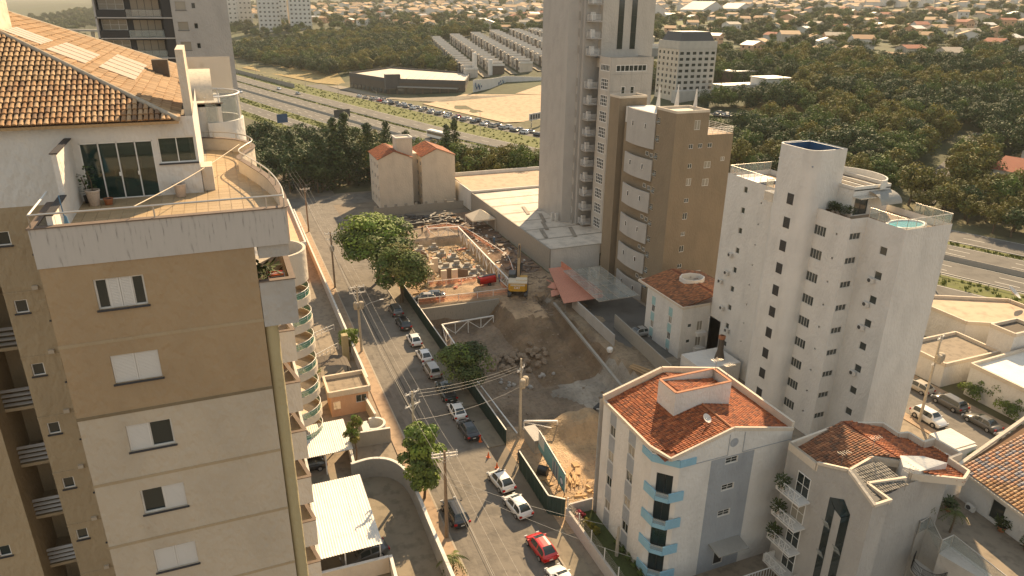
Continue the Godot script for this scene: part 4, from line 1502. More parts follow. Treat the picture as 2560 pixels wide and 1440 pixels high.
func build_tall_tower():
	var B := Vector3(78, 0, -135)
	var t := thing("tall_office_tower", "very tall pale stone office tower with air conditioner ledges and narrow dark glass strips", "building", B)
	var NX := Vector3(0, 0, 1)
	var X := Vector3.RIGHT
	var top := 54.5
	var mb := MB.new(B)
	mb.prism(flatpoly([[67.9, -146], [67.9, -137.4], [69.7, -136.4], [69.7, -135.6], [70.4, -135.6], [70.4, -134.6], [84, -134.6], [84, -150], [67.9, -150]]), 0, top)
	part(t, "rear_shaft", mb, M.warm_grey_wall)
	mb = MB.new(B)
	mb.prism(flatpoly([[73.4, -133.4], [85.5, -133.4], [85.5, -134.7], [73.4, -134.7]]), 38, top)
	part(t, "upper_front", mb, M.stone_white)
	for x in [77.0, 80.0]:
		mb = MB.new(B)
		mb.span(x, x + 1.25, 41.5, top, -133.42, -133.36)
		var g := part(t, "glass_strip", mb, M.dark_glass)
		for q in 4:
			mb = MB.new(B)
			mb.span(x, x + 1.25, 41.5 + q * 3.2, 41.58 + q * 3.2, -133.37, -133.33)
			part(g, "transom", mb, M.black_metal)
	# annex with window grids
	mb = MB.new(B)
	var hs := []
	for k in 11:
		var y := 33.9 - 3.2 * k + 0.1
		if y > 3.0: hs.append([1.0, y, 2.9, 2.2])
	hs.append([0.6, 37.6, 3.6, 1.3])
	mb.wall(Vector3(72.6, 0, -132.2), NX, 4.7, 40.3, hs, 0.2)
	var hf := [[1.2, 37.6, 7.0, 1.3], [2.6, 32.4, 1.0, 2.4], [4.7, 32.4, 1.0, 2.4]]
	mb.wall(Vector3(72.6, 0, -127.5), X, 9.7, 40.3, hf, 0.2)
	mb.wall(Vector3(82.3, 0, -127.5), Vector3(0, 0, -1), 7, 40.3, [])
	part(t, "annex_wall", mb, M.stone_white)
	mb = MB.new(B)
	mb.flat(flatpoly([[72.6, -127.5], [82.3, -127.5], [82.3, -134.6], [72.6, -134.6]]), 39.9)
	part(t, "annex_roof", mb, M.dark_grey)
	mb = MB.new(B)
	for k in 13: mb.span(72.56, 82.34, 40.3 - k * 3.2 - 0.03, 40.3 - k * 3.2 + 0.03, -127.49, -127.47)
	for k in 5: mb.span(72.6 + k * 2.4 - 0.02, 72.6 + k * 2.4 + 0.02, 0, 40.3, -127.49, -127.475)
	part(t, "stone_joint", mb, M.warm_grey_wall)
	for h in hs: window(t, Vector3(72.6, 0, -132.2) - B, NX, h, 4 if h[3] > 2 else 6, 3 if h[3] > 2 else 1, {"fw": 0.14, "back": 0.05, "glass": "dark_glass"})
	for h in hf: window(t, Vector3(72.6, 0, -127.5) - B, X, h, 7 if h[2] > 2 else 1, 1, {"fw": 0.14, "back": 0.05, "glass": "dark_glass"})
	# stacked ledges with railings and air conditioners
	for k in 15:
		var y := 5.4 + 3.2 * k
		if y > 37 and y < 40: continue
		mb = MB.new(B)
		mb.span(70.5, 72.7, y - 0.3, y - 0.1, -134.4, -132.2)
		var lg := part(t, "service_ledge", mb, M.warm_grey_wall)
		mb = MB.new(B)
		for q in 5: mb.tube([Vector3(70.55, y + 0.05 + q * 0.24, -134.3), Vector3(70.55, y + 0.05 + q * 0.24, -132.3), Vector3(72.5, y + 0.05 + q * 0.24, -132.3)], 0.045, 4)
		for z in [-134.3, -132.3]: mb.tube([Vector3(70.55, y - 0.1, z), Vector3(70.55, y + 1.05, z)], 0.05, 4)
		part(lg, "railing", mb, M.white_paint)
		mb = MB.new(B)
		mb.span(71.0, 71.8, y, y + 1.5, -134.0, -133.3)
		part(lg, "condenser", mb, M.off_white)
		mb = MB.new(B)
		mb.span(69.62, 69.7, y, y + 1.6, -136.3, -135.7)
		part(t, "vent_panel", mb, M.grey_wall)
	mb = MB.new(B)
	mb.span(70.2, 70.8, 0, top, -135.6, -134.7)
	part(t, "pilaster", mb, M.warm_grey_wall)

const RED_TONES := [Color(0.36, 0.10, 0.028), Color(0.30, 0.08, 0.024), Color(0.40, 0.125, 0.04), Color(0.20, 0.062, 0.024)]
const DULL_TONES := [Color(0.30, 0.12, 0.05), Color(0.24, 0.10, 0.045), Color(0.35, 0.15, 0.065), Color(0.15, 0.075, 0.04)]
const GREY_TONES := [Color(0.20, 0.18, 0.14), Color(0.16, 0.145, 0.12), Color(0.24, 0.21, 0.17)]

func outline(mb: MB, poly: Array, y0: float, y1: float, th: float):
	for i in poly.size():
		var a: Array = poly[i]; var b: Array = poly[(i + 1) % poly.size()]
		mb.bar(Vector3(a[0], (y0 + y1) / 2, a[1]), Vector3(b[0], (y0 + y1) / 2 + 0.001, b[1]), th, y1 - y0)

func antenna(at: Vector3, h: float, label: String):
	var t := thing("roof_antenna", label, "antenna", at)
	var mb := MB.new()
	mb.tube([Vector3.ZERO, Vector3(0, h, 0)], 0.025, 5)
	part(t, "mast", mb, M.grey_metal)
	mb = MB.new()
	mb.tube([Vector3(-0.6, h * 0.92, 0), Vector3(0.6, h * 0.92, 0.2)], 0.018, 4)
	for k in 5: mb.tube([Vector3(-0.5 + k * 0.25, h * 0.92, -0.28 + k * 0.03), Vector3(-0.5 + k * 0.25, h * 0.92, 0.35)], 0.012, 4)
	part(t, "elements", mb, M.rail_metal)

func dish(at: Vector3, r: float, label: String, turn := 0.0):
	var t := thing("satellite_dish", label, "satellite dish", at, "", turn)
	var mb := MB.new()
	mb.tube([Vector3.ZERO, Vector3(0, r * 1.2, 0)], 0.03, 5)
	part(t, "mast", mb, M.grey_metal)
	mb = MB.new()
	mb.lathe(Vector3.ZERO, [Vector2(0.02, 0.0), Vector2(r * 0.5, r * 0.08), Vector2(r, r * 0.3)], 18)
	part(t, "bowl", mb, M.off_white, Transform3D(Basis(Vector3.RIGHT, 0.7), Vector3(0, r * 1.2, 0)))
	mb = MB.new()
	mb.tube([Vector3(0, r * 1.3, 0.1), Vector3(0, r * 1.9, r * 0.8)], 0.02, 4)
	part(t, "arm", mb, M.grey_metal)

func build_blue_white_block():
	var B := Vector3(38, 0, -47)
	var t := thing("blue_white_apartment_block", "four storey white apartment block with pale blue corner balconies and red tiled roof", "building", B)
	var NX := Vector3(0, 0, 1)
	var X := Vector3.RIGHT
	var mb := MB.new(B)
	# street wall with two rows of windows
	var hl := []
	var wins := []
	for k in 4:
		for u in [[1.5, 1.0], [4.9, 1.1]]:
			hl.append([u[0], 11.3 - 2.9 * k, u[1], 1.15])
			wins.append([Vector3(31.2, 0, -52.2), NX, hl[-1], 2, 1, {"back": 0.08, "split": true, "glass": ["lit_curtain_glass", "window_glass", "lit_curtain_glass", "dark_glass"][(k + int(u[0])) % 4], "frame": "off_white"}])
	mb.wall(Vector3(31.2, 0, -52.2), NX, 8.8, 13.9, hl, 0.14)
	# chamfered corner, front with gable
	var hc := []
	for k in 4: hc.append([0.5, 9.75 - 2.9 * k if k < 3 else 1.05, 1.45, 2.25])
	var cdir := Vector3(32.9 - 31.2, 0, -41.7 + 43.4).normalized()
	mb.wall(Vector3(31.2, 0, -43.4), cdir, 2.404, 13.9, hc, 0.3)
	mb.wall(Vector3(32.9, 0, -41.7), X, 0.4, 13.9, [])
	var hf := []
	for k in 3:
		hf.append([4.5, 12.1 - 2.9 * k, 1.3, 0.62])
		wins.append([Vector3(33.3, 0, -41.7), X, hf[-1], 2, 2, {"back": 0.08, "split": true, "glass": "dark_glass", "frame": "off_white"}])
	hf.append([4.75, 0.6, 1.0, 2.2])
	mb.wall(Vector3(33.3, 0, -41.7), X, 11.8, 13.9, hf, 0.14)
	mb.quad(Vector3(31.9, 13.9, -41.7), Vector3(45.1, 13.9, -41.7), Vector3(38.3, 15.5, -41.7), Vector3(38.2, 15.5, -41.7), Vector3(0, 0, 1))
	mb.wall(Vector3(45.1, 0, -41.7), Vector3(0, 0, -1), 11.3, 13.9, [])
	mb.wall(Vector3(45.1, 0, -53.0), Vector3(-1, 0, 0), 13.9, 13.9, [])
	part(t, "wall", mb, M.white_wall)
	for w in wins: window(t, w[0] - B, w[1], w[2], w[3], w[4], w[5])
	# corner glass doors and blue balconies
	for k in 4:
		var y: float = hc[k][1]
		window(t, Vector3(31.2, 0, -43.4) - B, cdir, hc[k], 2, 1, {"called": "balcony_door", "back": 0.26, "glass": "dark_glass" if k != 2 else "teal_glass", "frame": "black_metal"})
		mb = MB.new(B)
		var a := Vector3(31.1, y, -44.1); var b := Vector3(31.2, y, -42.45); var c := Vector3(32.0, y, -41.62); var d := Vector3(33.5, y, -41.55)
		mb.bar(a + Vector3.UP * 0.3, b + Vector3.UP * 0.3, 0.12, 0.95); mb.bar(c + Vector3.UP * 0.3, d + Vector3.UP * 0.3, 0.12, 0.95)
		mb.bar(b + Vector3.UP * 0.02, c + Vector3.UP * 0.02, 0.12, 0.4)
		mb.flat(PackedVector2Array([Vector2(a.x, a.z), Vector2(b.x, b.z), Vector2(c.x, c.z), Vector2(d.x, d.z)]), y - 0.03)
		mb.flat(PackedVector2Array([Vector2(a.x, a.z), Vector2(b.x, b.z), Vector2(c.x, c.z), Vector2(d.x, d.z)]), y - 0.16, Vector3.DOWN)
		var bl := part(t, "corner_balcony", mb, M.sky_blue_wall)
		mb = MB.new(B)
		mb.bar(b + Vector3.UP * 0.5, c + Vector3.UP * 0.5, 0.02, 0.55)
		part(bl, "glass_rail", mb, M.clear_glass)
	mb = MB.new(B)
	mb.bar(Vector3(31.14, 13.4, -44.9), Vector3(31.14, 13.4, -43.35), 0.1, 0.7); mb.bar(Vector3(31.14, 13.4, -43.35), Vector3(32.85, 13.4, -41.64), 0.1, 0.7); mb.bar(Vector3(32.85, 13.4, -41.64), Vector3(34.5, 13.4, -41.64), 0.1, 0.7)
	part(t, "blue_fascia", mb, M.sky_blue_wall)
	# painted grey-blue stripes stand 4 mm proud of the plaster, around the openings
	mb = MB.new(B)
	for u in [[1.45, 1.12], [4.85, 1.22]]:
		for k in 4:
			var ylo := 12.5 - 2.9 * k
			mb.wall(Vector3(31.194, ylo, -52.2 + u[0]), NX, u[1], 1.65 if k > 0 else 1.4, [])
		mb.wall(Vector3(31.194, 0.1, -52.2 + u[0]), NX, u[1], 2.4, [])
	part(t, "side_stripe", mb, M.blue_grey_wall)
	mb = MB.new(B)
	mb.wall(Vector3(36.2, 0, -41.692), X, 4.7, 12.9, [[1.55, 12.05, 1.4, 0.72], [1.55, 9.15, 1.4, 0.72], [1.55, 6.25, 1.4, 0.72], [1.8, 0.6, 1.1, 2.25]], 0.006)
	part(t, "front_stripe", mb, M.blue_grey_wall)
	mb = MB.new(B)
	var cp := PackedVector2Array()
	for k in 24: cp.append(Vector2(cos(TAU * k / 24), sin(TAU * k / 24)) * 0.45)
	for k in 22: mb.tri(Vector3(38.45 + cp[0].x, 14.25 + cp[0].y, -41.69), Vector3(38.45 + cp[k + 1].x, 14.25 + cp[k + 1].y, -41.69), Vector3(38.45 + cp[k + 2].x, 14.25 + cp[k + 2].y, -41.69))
	part(t, "round_ornament", mb, M.blue_grey_wall)
	mb = MB.new(B)
	for s in [[32.9, 37.9, 13.0, 13.06], [39.5, 45.1, 13.0, 13.06], [37.86, 37.92, 13.06, 15.2], [39.5, 39.56, 13.06, 15.1]]: mb.span(s[0], s[1], s[2], s[3], -41.71, -41.66)
	part(t, "moulding", mb, M.blue_grey_wall)
	mb = MB.new(B)
	mb.span(38.05, 39.05, 0.6, 2.8, -41.85, -41.8)
	part(t, "door", mb, M.black_metal)
	mb = MB.new(B)
	mb.box(Vector3(38.9, 3.25, -40.9), Vector3(3.4, 0.12, 1.7), Basis(Vector3.RIGHT, 0.12))
	part(t, "door_canopy", mb, M.grey_wall)
	# roof: two slopes, parapets, tank house
	var e := 13.95
	var Lc := Vector3(31.35, e, -41.8); var Rc := Vector3(45.0, e, -41.8); var Pk := Vector3(38.25, 15.55, -41.8)
	var Lb := Vector3(31.35, e, -52.1); var Rb := Vector3(45.0, e, -52.9); var Pb := Vector3(38.25, 15.55, -52.9)
	mb = MB.new(B)
	mb.quad(Lc, Pk, Pb, Lb); mb.quad(Pk, Rc, Rb, Pb)
	var rf := part(t, "roof", mb, M.roof_bed_red)
	var dl := (Pk - Lc).normalized(); var dr := (Pk - Rc).normalized()
	var in_tank := func(p: Vector3): return p.x > 35.2 and p.x < 41.4 and p.z > -49.2 and p.z < -46.4
	tiles(rf, B, Lc + Vector3(0, 0.02, 0), Vector3(0, 0, -1), dl, 10.9, (Pk - Lc).length(), 0.22, 0.36, func(u, s): return not in_tank.call(Lc + Vector3(0, 0, -u) + dl * s) and not (u < 1.9 and s < 1.9 - u), [], RED_TONES)
	tiles(rf, B, Rc + Vector3(0, 0.02, 0), Vector3(0, 0, -1), dr, 11.0, (Pk - Rc).length(), 0.22, 0.36, func(u, s): return not in_tank.call(Rc + Vector3(0, 0, -u) + dr * s), [], RED_TONES)
	mb = MB.new(B)
	mb.tube([Pk + Vector3.UP * 0.04, Vector3(38.25, 15.6, -46.3)], 0.12, 8)
	part(rf, "ridge", mb, M.terracotta)
	mb = MB.new(B)
	mb.bar(Vector3(31.25, 14.08, -52.2), Vector3(31.25, 14.08, -44.0), 0.2, 0.35)
	mb.bar(Vector3(31.25, 14.08, -44.0), Vector3(31.9, 14.08, -41.75), 0.2, 0.35)
	mb.bar(Vector3(31.9, 14.08, -41.74), Vector3(38.25, 15.7, -41.74), 0.18, 0.35)
	mb.bar(Vector3(38.25, 15.7, -41.74), Vector3(45.1, 14.08, -41.74), 0.18, 0.35)
	mb.bar(Vector3(45.1, 14.35, -41.8), Vector3(45.1, 14.35, -53.0), 0.25, 0.9)
	mb.bar(Vector3(31.2, 14.35, -52.3), Vector3(38.2, 15.7, -53.1), 0.25, 0.8)
	mb.bar(Vector3(38.2, 15.7, -53.1), Vector3(45.1, 14.35, -53.0), 0.25, 0.8)
	part(t, "roof_parapet", mb, M.cream_wall)
	mb = MB.new(B)
	mb.wall(Vector3(35.2, 14.2, -46.4), X, 6.2, 3.1, []); mb.wall(Vector3(35.2, 14.2, -49.2), NX, 2.8, 3.1, [])
	mb.wall(Vector3(41.4, 14.2, -46.4), Vector3(0, 0, -1), 2.8, 3.1, []); mb.wall(Vector3(41.4, 14.2, -49.2), Vector3(-1, 0, 0), 6.2, 3.1, [])
	mb.wall(Vector3(41.25, 16.0, -46.55), Vector3(-1, 0, 0), 5.9, 1.3, []); mb.wall(Vector3(35.35, 16.0, -49.05), X, 5.9, 1.3, []); mb.wall(Vector3(35.35, 16.0, -46.55), Vector3(0, 0, -1), 2.5, 1.3, [])
	part(t, "tank_house", mb, M.white_wall)
	mb = MB.new(B)
	outline(mb, [[35.27, -46.47], [41.33, -46.47], [41.33, -49.13], [35.27, -49.13]], 17.3, 17.36, 0.26)
	part(t, "tank_house_coping", mb, M.terracotta)
	mb = MB.new(B)
	mb.quad(Vector3(35.35, 17.15, -46.55), Vector3(41.25, 16.3, -46.55), Vector3(41.25, 16.3, -49.05), Vector3(35.35, 17.15, -49.05))
	var tr := part(t, "tank_house_roof", mb, M.roof_bed_red)
	var ts := Vector3(-5.9, 0.85, 0).normalized()
	tiles(tr, B, Vector3(41.2, 16.33, -46.55), Vector3(0, 0, -1), ts, 2.5, 5.7, 0.22, 0.36, func(_u, _s): return true, [], RED_TONES)
	dish(Vector3(36.9, 15.2, -43.9), 0.45, "small grey satellite dish on the red roof of the blue balcony block", 0.4)
	antenna(Vector3(40.9, 16.4, -48.3), 2.6, "tall thin aerial inside the tank house of the blue balcony block")
	antenna(Vector3(43.6, 14.5, -49.6), 2.8, "aerial standing behind the tank house on the red roof")
	# side balconies on the far corner
	for k in 4:
		mb = MB.new(B)
		var y := 9.6 - 2.9 * k
		if y < 0: continue
		mb.span(45.1, 46.5, y, y + 1.0, -43.2, -43.08); mb.span(46.38, 46.5, y, y + 1.0, -47.0, -43.2); mb.span(45.1, 46.5, y - 0.15, y, -47.0, -43.08)
		var sb := part(t, "side_balcony", mb, M.pale_grey_wall)
		mb = MB.new(B)
		mb.span(45.1, 46.42, y + 1.0, y + 1.9, -43.15, -43.13)
		part(sb, "glass_screen", mb, M.clear_glass)
	# garden: lawn, walls, flowers
	var lw := MB.new(Vector3(30, 0, -48))
	lw.quad(Vector3(28.4, 0.5, -40.0), Vector3(31.2, 0.5, -40.0), Vector3(31.2, 0.5, -53.0), Vector3(28.4, 0.5, -53.0))
	solo("lawn", "strip of dark green lawn beside the blue balcony block", "lawn", lw, M.lawn, "", "")
	mb = MB.new(Vector3(28, 0, -46))
	mb.span(28.1, 28.35, 0, 1.5, -53.2, -30.0)
	mb.span(28.35, 31.2, 0, 1.9, -53.25, -53.05)
	var gw := thing("garden_wall", "low white garden wall with mesh fence beside the lawn", "wall", Vector3(28, 0, -46))
	part(gw, "wall", mb, M.stained_white)
	var n := 0
	var z := -53.0
	while z < -32:
		mb = MB.new(Vector3(28, 0, -46))
		mb.tube([Vector3(28.22, 1.5, z), Vector3(28.22, 2.9, z)], 0.05, 6)
		part(gw, "fence_post", mb, M.white_paint)
		mb = MB.new(Vector3(28, 0, -46))
		for q in 7: mb.tube([Vector3(28.22, 1.6 + q * 0.19, z), Vector3(28.22, 1.6 + q * 0.19, z + 2.6)], 0.008, 3)
		for q in 13: mb.tube([Vector3(28.22, 1.5, z + q * 0.2), Vector3(28.22, 2.8, z + q * 0.2)], 0.006, 3)
		part(gw, "fence_mesh", mb, M.rail_metal)
		z += 2.6
	mb = MB.new(Vector3(36, 0, -39))
	mb.span(31.0, 46.0, 0, 2.2, -36.6, -36.35)
	solo("boundary_wall", "long pale boundary wall in front of the blue balcony block", "wall", mb, M.stained_white)
	var rl := thing("gate_railing", "white slatted railing by the door of the blue balcony block", "railing", Vector3(38, 0, -38.5))
	for k in 30:
		mb = MB.new()
		mb.span(-5.0 + k * 0.33, -4.94 + k * 0.33, 0, 1.7, -0.03, 0.03)
		part(rl, "slat", mb, M.white_paint)
	mb = MB.new()
	mb.span(-5.05, 4.8, 1.7, 1.78, -0.04, 0.04); mb.span(-5.05, 4.8, 0.2, 0.26, -0.035, 0.035)
	part(rl, "top_rail", mb, M.white_paint)

func build_teal_block():
	var B := Vector3(64, 0, -85)
	var t := thing("teal_striped_house", "low white apartment house with teal window stripes and octagonal hole in its tiled roof", "building", B)
	var NX := Vector3(0, 0, 1)
	var mb := MB.new(B)
	var hl := []
	var wins := []
	for k in 3:
		for u in [[1.6, 0.8], [6.3, 0.8]]:
			hl.append([u[0], 5.3 - 2.7 * k, u[1], 1.15])
			wins.append([Vector3(60, -0.6, -89.3), NX, hl[-1], 2, 1, {"back": 0.08, "glass": "dark_glass" if (k + int(u[0])) % 2 else "lit_curtain_glass"}])
	mb.wall(Vector3(60, -0.6, -89.3), NX, 9.6, 8.8, hl, 0.12)
	var hf := []
	for k in 3:
		hf.append([1.2, 5.0 - 2.6 * k, 0.7, 0.6]); wins.append([Vector3(60, 0, -79.7), Vector3.RIGHT, hf[-1], 1, 1, {"back": 0.06}])
		hf.append([2.9, 4.2 - 2.6 * k, 1.0, 1.6] if k < 2 else [2.9, 0.3, 0.8, 1.0]); wins.append([Vector3(60, 0, -79.7), Vector3.RIGHT, hf[-1], 2, 1, {"back": 0.06, "glass": "lit_curtain_glass"}])
	mb.wall(Vector3(60, 0, -79.7), Vector3.RIGHT, 5.2, 8.2, hf, 0.12)
	mb.span(65.0, 70.0, 0, 6.5, -88, -77.0)
	part(t, "wall", mb, M.white_wall)
	for w in wins: window(t, w[0] - B, w[1], w[2], w[3], w[4], w[5])
	mb = MB.new(B)
	for u in [1.5, 6.2]:
		for k in 3: mb.wall(Vector3(59.994, -0.6 + 5.3 - 2.7 * k + 1.2, -89.3 + u), NX, 1.0, 1.4, [])
		mb.wall(Vector3(59.994, -0.55, -89.3 + u), NX, 1.0, 0.35, [])
	part(t, "teal_stripe", mb, M.teal_wall)
	for k in 2:
		mb = MB.new(B)
		mb.span(62.7, 64.4, 3.5 - 2.6 * k, 4.05 - 2.6 * k, -79.7, -79.0)
		part(t, "window_box", mb, M.white_wall)
	# roof: a low pitch with an octagonal light well
	var oct := PackedVector2Array()
	for k in 8: oct.append(Vector2(66.3 + 2.0 * cos(TAU * (k + 0.5) / 8), -86.6 + 1.7 * sin(TAU * (k + 0.5) / 8)))
	var hgt := func(x: float, z: float) -> float: return 8.3 + minf(minf(x - 60.0, 72.0 - x) * 0.22, 1.3) 
	mb = MB.new(B)
	for i in 24:
		for j in 24:
			var x := 60.0 + i * 0.5; var z := -92.0 + j * 0.5117
			if Geometry2D.is_point_in_polygon(Vector2(x + 0.25, z + 0.25), oct): continue
			mb.quad(Vector3(x, hgt.call(x, z), z + 0.5117), Vector3(x + 0.5, hgt.call(x + 0.5, z), z + 0.5117), Vector3(x + 0.5, hgt.call(x + 0.5, z), z), Vector3(x, hgt.call(x, z), z))
	var rf := part(t, "roof", mb, M.roof_bed_red)
	tiles(rf, B, Vector3(60.1, 8.36, -79.8), Vector3(0, 0, -1), Vector3(1, 0.22, 0).normalized(), 12.0, 6.0, 0.24, 0.38, func(u, s): return not Geometry2D.is_point_in_polygon(Vector2(60.1 + s * 0.976, -79.8 - u), oct), [], DULL_TONES)
	tiles(rf, B, Vector3(71.9, 8.36, -79.8), Vector3(0, 0, -1), Vector3(-1, 0.22, 0).normalized(), 12.0, 6.0, 0.24, 0.38, func(u, s): return not Geometry2D.is_point_in_polygon(Vector2(71.9 - s * 0.976, -79.8 - u), oct), [], DULL_TONES)
	mb = MB.new(B)
	var oa := []
	for k in 9: oa.append(Vector3(oct[k % 8].x, 0, oct[k % 8].y))
	path_wall(mb, oa, 5.5, 10.05, 0.18)
	part(t, "light_well", mb, M.white_wall)
	mb = MB.new(B)
	for s in [[[60, -79.7], [60, -92.1]], [[60, -79.7], [72, -79.7]], [[60, -92.1], [72, -92.1]]]: mb.bar(Vector3(s[0][0], 8.35, s[0][1]), Vector3(s[1][0], 8.35, s[1][1]), 0.2, 0.35)
	part(t, "roof_parapet", mb, M.cream_wall)
	# concrete wall in front, chimney pipe beside
	var cw := MB.new(Vector3(56, 0, -83))
	cw.bar(Vector3(56.6, 1.1, -93.0), Vector3(55.2, 1.1, -74.5), 0.2, 2.6)
	solo("concrete_boundary_wall", "rain streaked grey concrete wall between the plot and the teal striped house", "wall", cw, M.weathered_concrete)
	var ch := thing("brick_chimney", "sooty brick barbecue chimney between the teal striped house and white tower", "chimney", Vector3(61.8, 0, -72.5))
	mb = MB.new()
	mb.lathe(Vector3.ZERO, [Vector2(0.75, 0.0), Vector2(0.7, 3.4), Vector2(0.42, 4.6), Vector2(0.42, 6.4)], 12)
	part(ch, "stack", mb, M.dark_brown_wall)
	mb = MB.new()
	mb.lathe(Vector3.ZERO, [Vector2(0.5, 6.4), Vector2(0.5, 6.8), Vector2(0.3, 6.9)], 12)
	part(ch, "cap", mb, M.terracotta)
	mb = MB.new(Vector3(61, 0, -74))
	mb.span(57.5, 64.0, 0, 3.2, -75.6, -70.5)
	solo("annex_shed", "small white flat roofed annex between the chimney and the tall white tower", "shed", mb, M.white_wall)

func build_beige_block():
	var B := Vector3(45, 0, -180)
	var t := thing("twin_gable_block", "cream apartment block of two gabled halves with red tiled roofs and a tank between", "building", B)
	var NX := Vector3(0, 0, 1)
	var mb := MB.new(B)
	var wins := []
	for b in [[35.9, 44.7, 39.9], [47.2, 56.2, 51.2]]:
		mb.wall(Vector3(b[0], -0.5, -178), Vector3.RIGHT, b[1] - b[0], 13.3, [])
		mb.quad(Vector3(b[0], 12.8, -178), Vector3(b[1], 12.8, -178), Vector3(b[2] + 0.3, 14.6, -178), Vector3(b[2], 14.6, -178), Vector3(0, 0, 1))
		var hs := []
		for k in 4:
			for u in [2.0, 6.0, 9.0]:
				hs.append([u, 10.3 - 2.9 * k, 1.3, 1.1]); wins.append([Vector3(b[0], 0, -189), NX, hs[-1], 2, 1, {"back": 0.08, "glass": "dark_glass"}])
		mb.wall(Vector3(b[0], 0, -189), NX, 11.0, 12.8, hs, 0.12)
		mb.wall(Vector3(b[1], 0, -178), Vector3(0, 0, -1), 11.0, 12.8, [])
	mb.span(44.7, 47.2, 0, 13.0, -187, -182.5)
	part(t, "wall", mb, M.cream_wall)
	for w in wins: window(t, w[0] - B, w[1], w[2], w[3], w[4], w[5])
	for b in [[35.7, 44.9, 39.9], [47.0, 56.4, 51.2]]:
		mb = MB.new(B)
		mb.quad(Vector3(b[0], 12.75, -177.8), Vector3(b[2] + 0.15, 14.7, -177.8), Vector3(b[2] + 0.15, 14.7, -190), Vector3(b[0], 12.75, -190))
		mb.quad(Vector3(b[2] + 0.15, 14.7, -177.8), Vector3(b[1], 12.75, -177.8), Vector3(b[1], 12.75, -190), Vector3(b[2] + 0.15, 14.7, -190))
		var rf := part(t, "roof", mb, M.roof_bed_red)
		for s in [[b[0], 1.0], [b[1], -1.0]]:
			var w: float = absf(b[2] + 0.15 - s[0])
			var us := Vector3(s[1] * w, 1.95, 0).normalized()
			tiles(rf, B, Vector3(s[0], 12.8, -177.8), Vector3(0, 0, -1), us, 12.2, sqrt(w * w + 3.8), 0.3, 0.45, func(_u, _s): return true, [], RED_TONES)
	mb = MB.new(B)
	mb.span(41.2, 45.4, 12.8, 17.4, -184.0, -180.0)
	var tk := part(t, "tank_house", mb, M.cream_wall)
	mb = MB.new(B)
	outline(mb, [[41.2, -180], [45.4, -180], [45.4, -184], [41.2, -184]], 17.4, 17.75, 0.3)
	part(tk, "rim", mb, M.white_wall)
	# low scalloped wall towards the site
	var sw := MB.new(Vector3(45, 0, -172))
	for k in 9:
		var x := 33.0 + k * 2.6
		sw.span(x, x + 0.7, 0, 2.6, -172.1, -171.9); sw.span(x + 0.7, x + 2.6, 0, 2.0, -172.1, -171.9)
	solo("scalloped_wall", "old brown scalloped wall between the site and the twin gable block", "wall", sw, M.weathered_concrete)

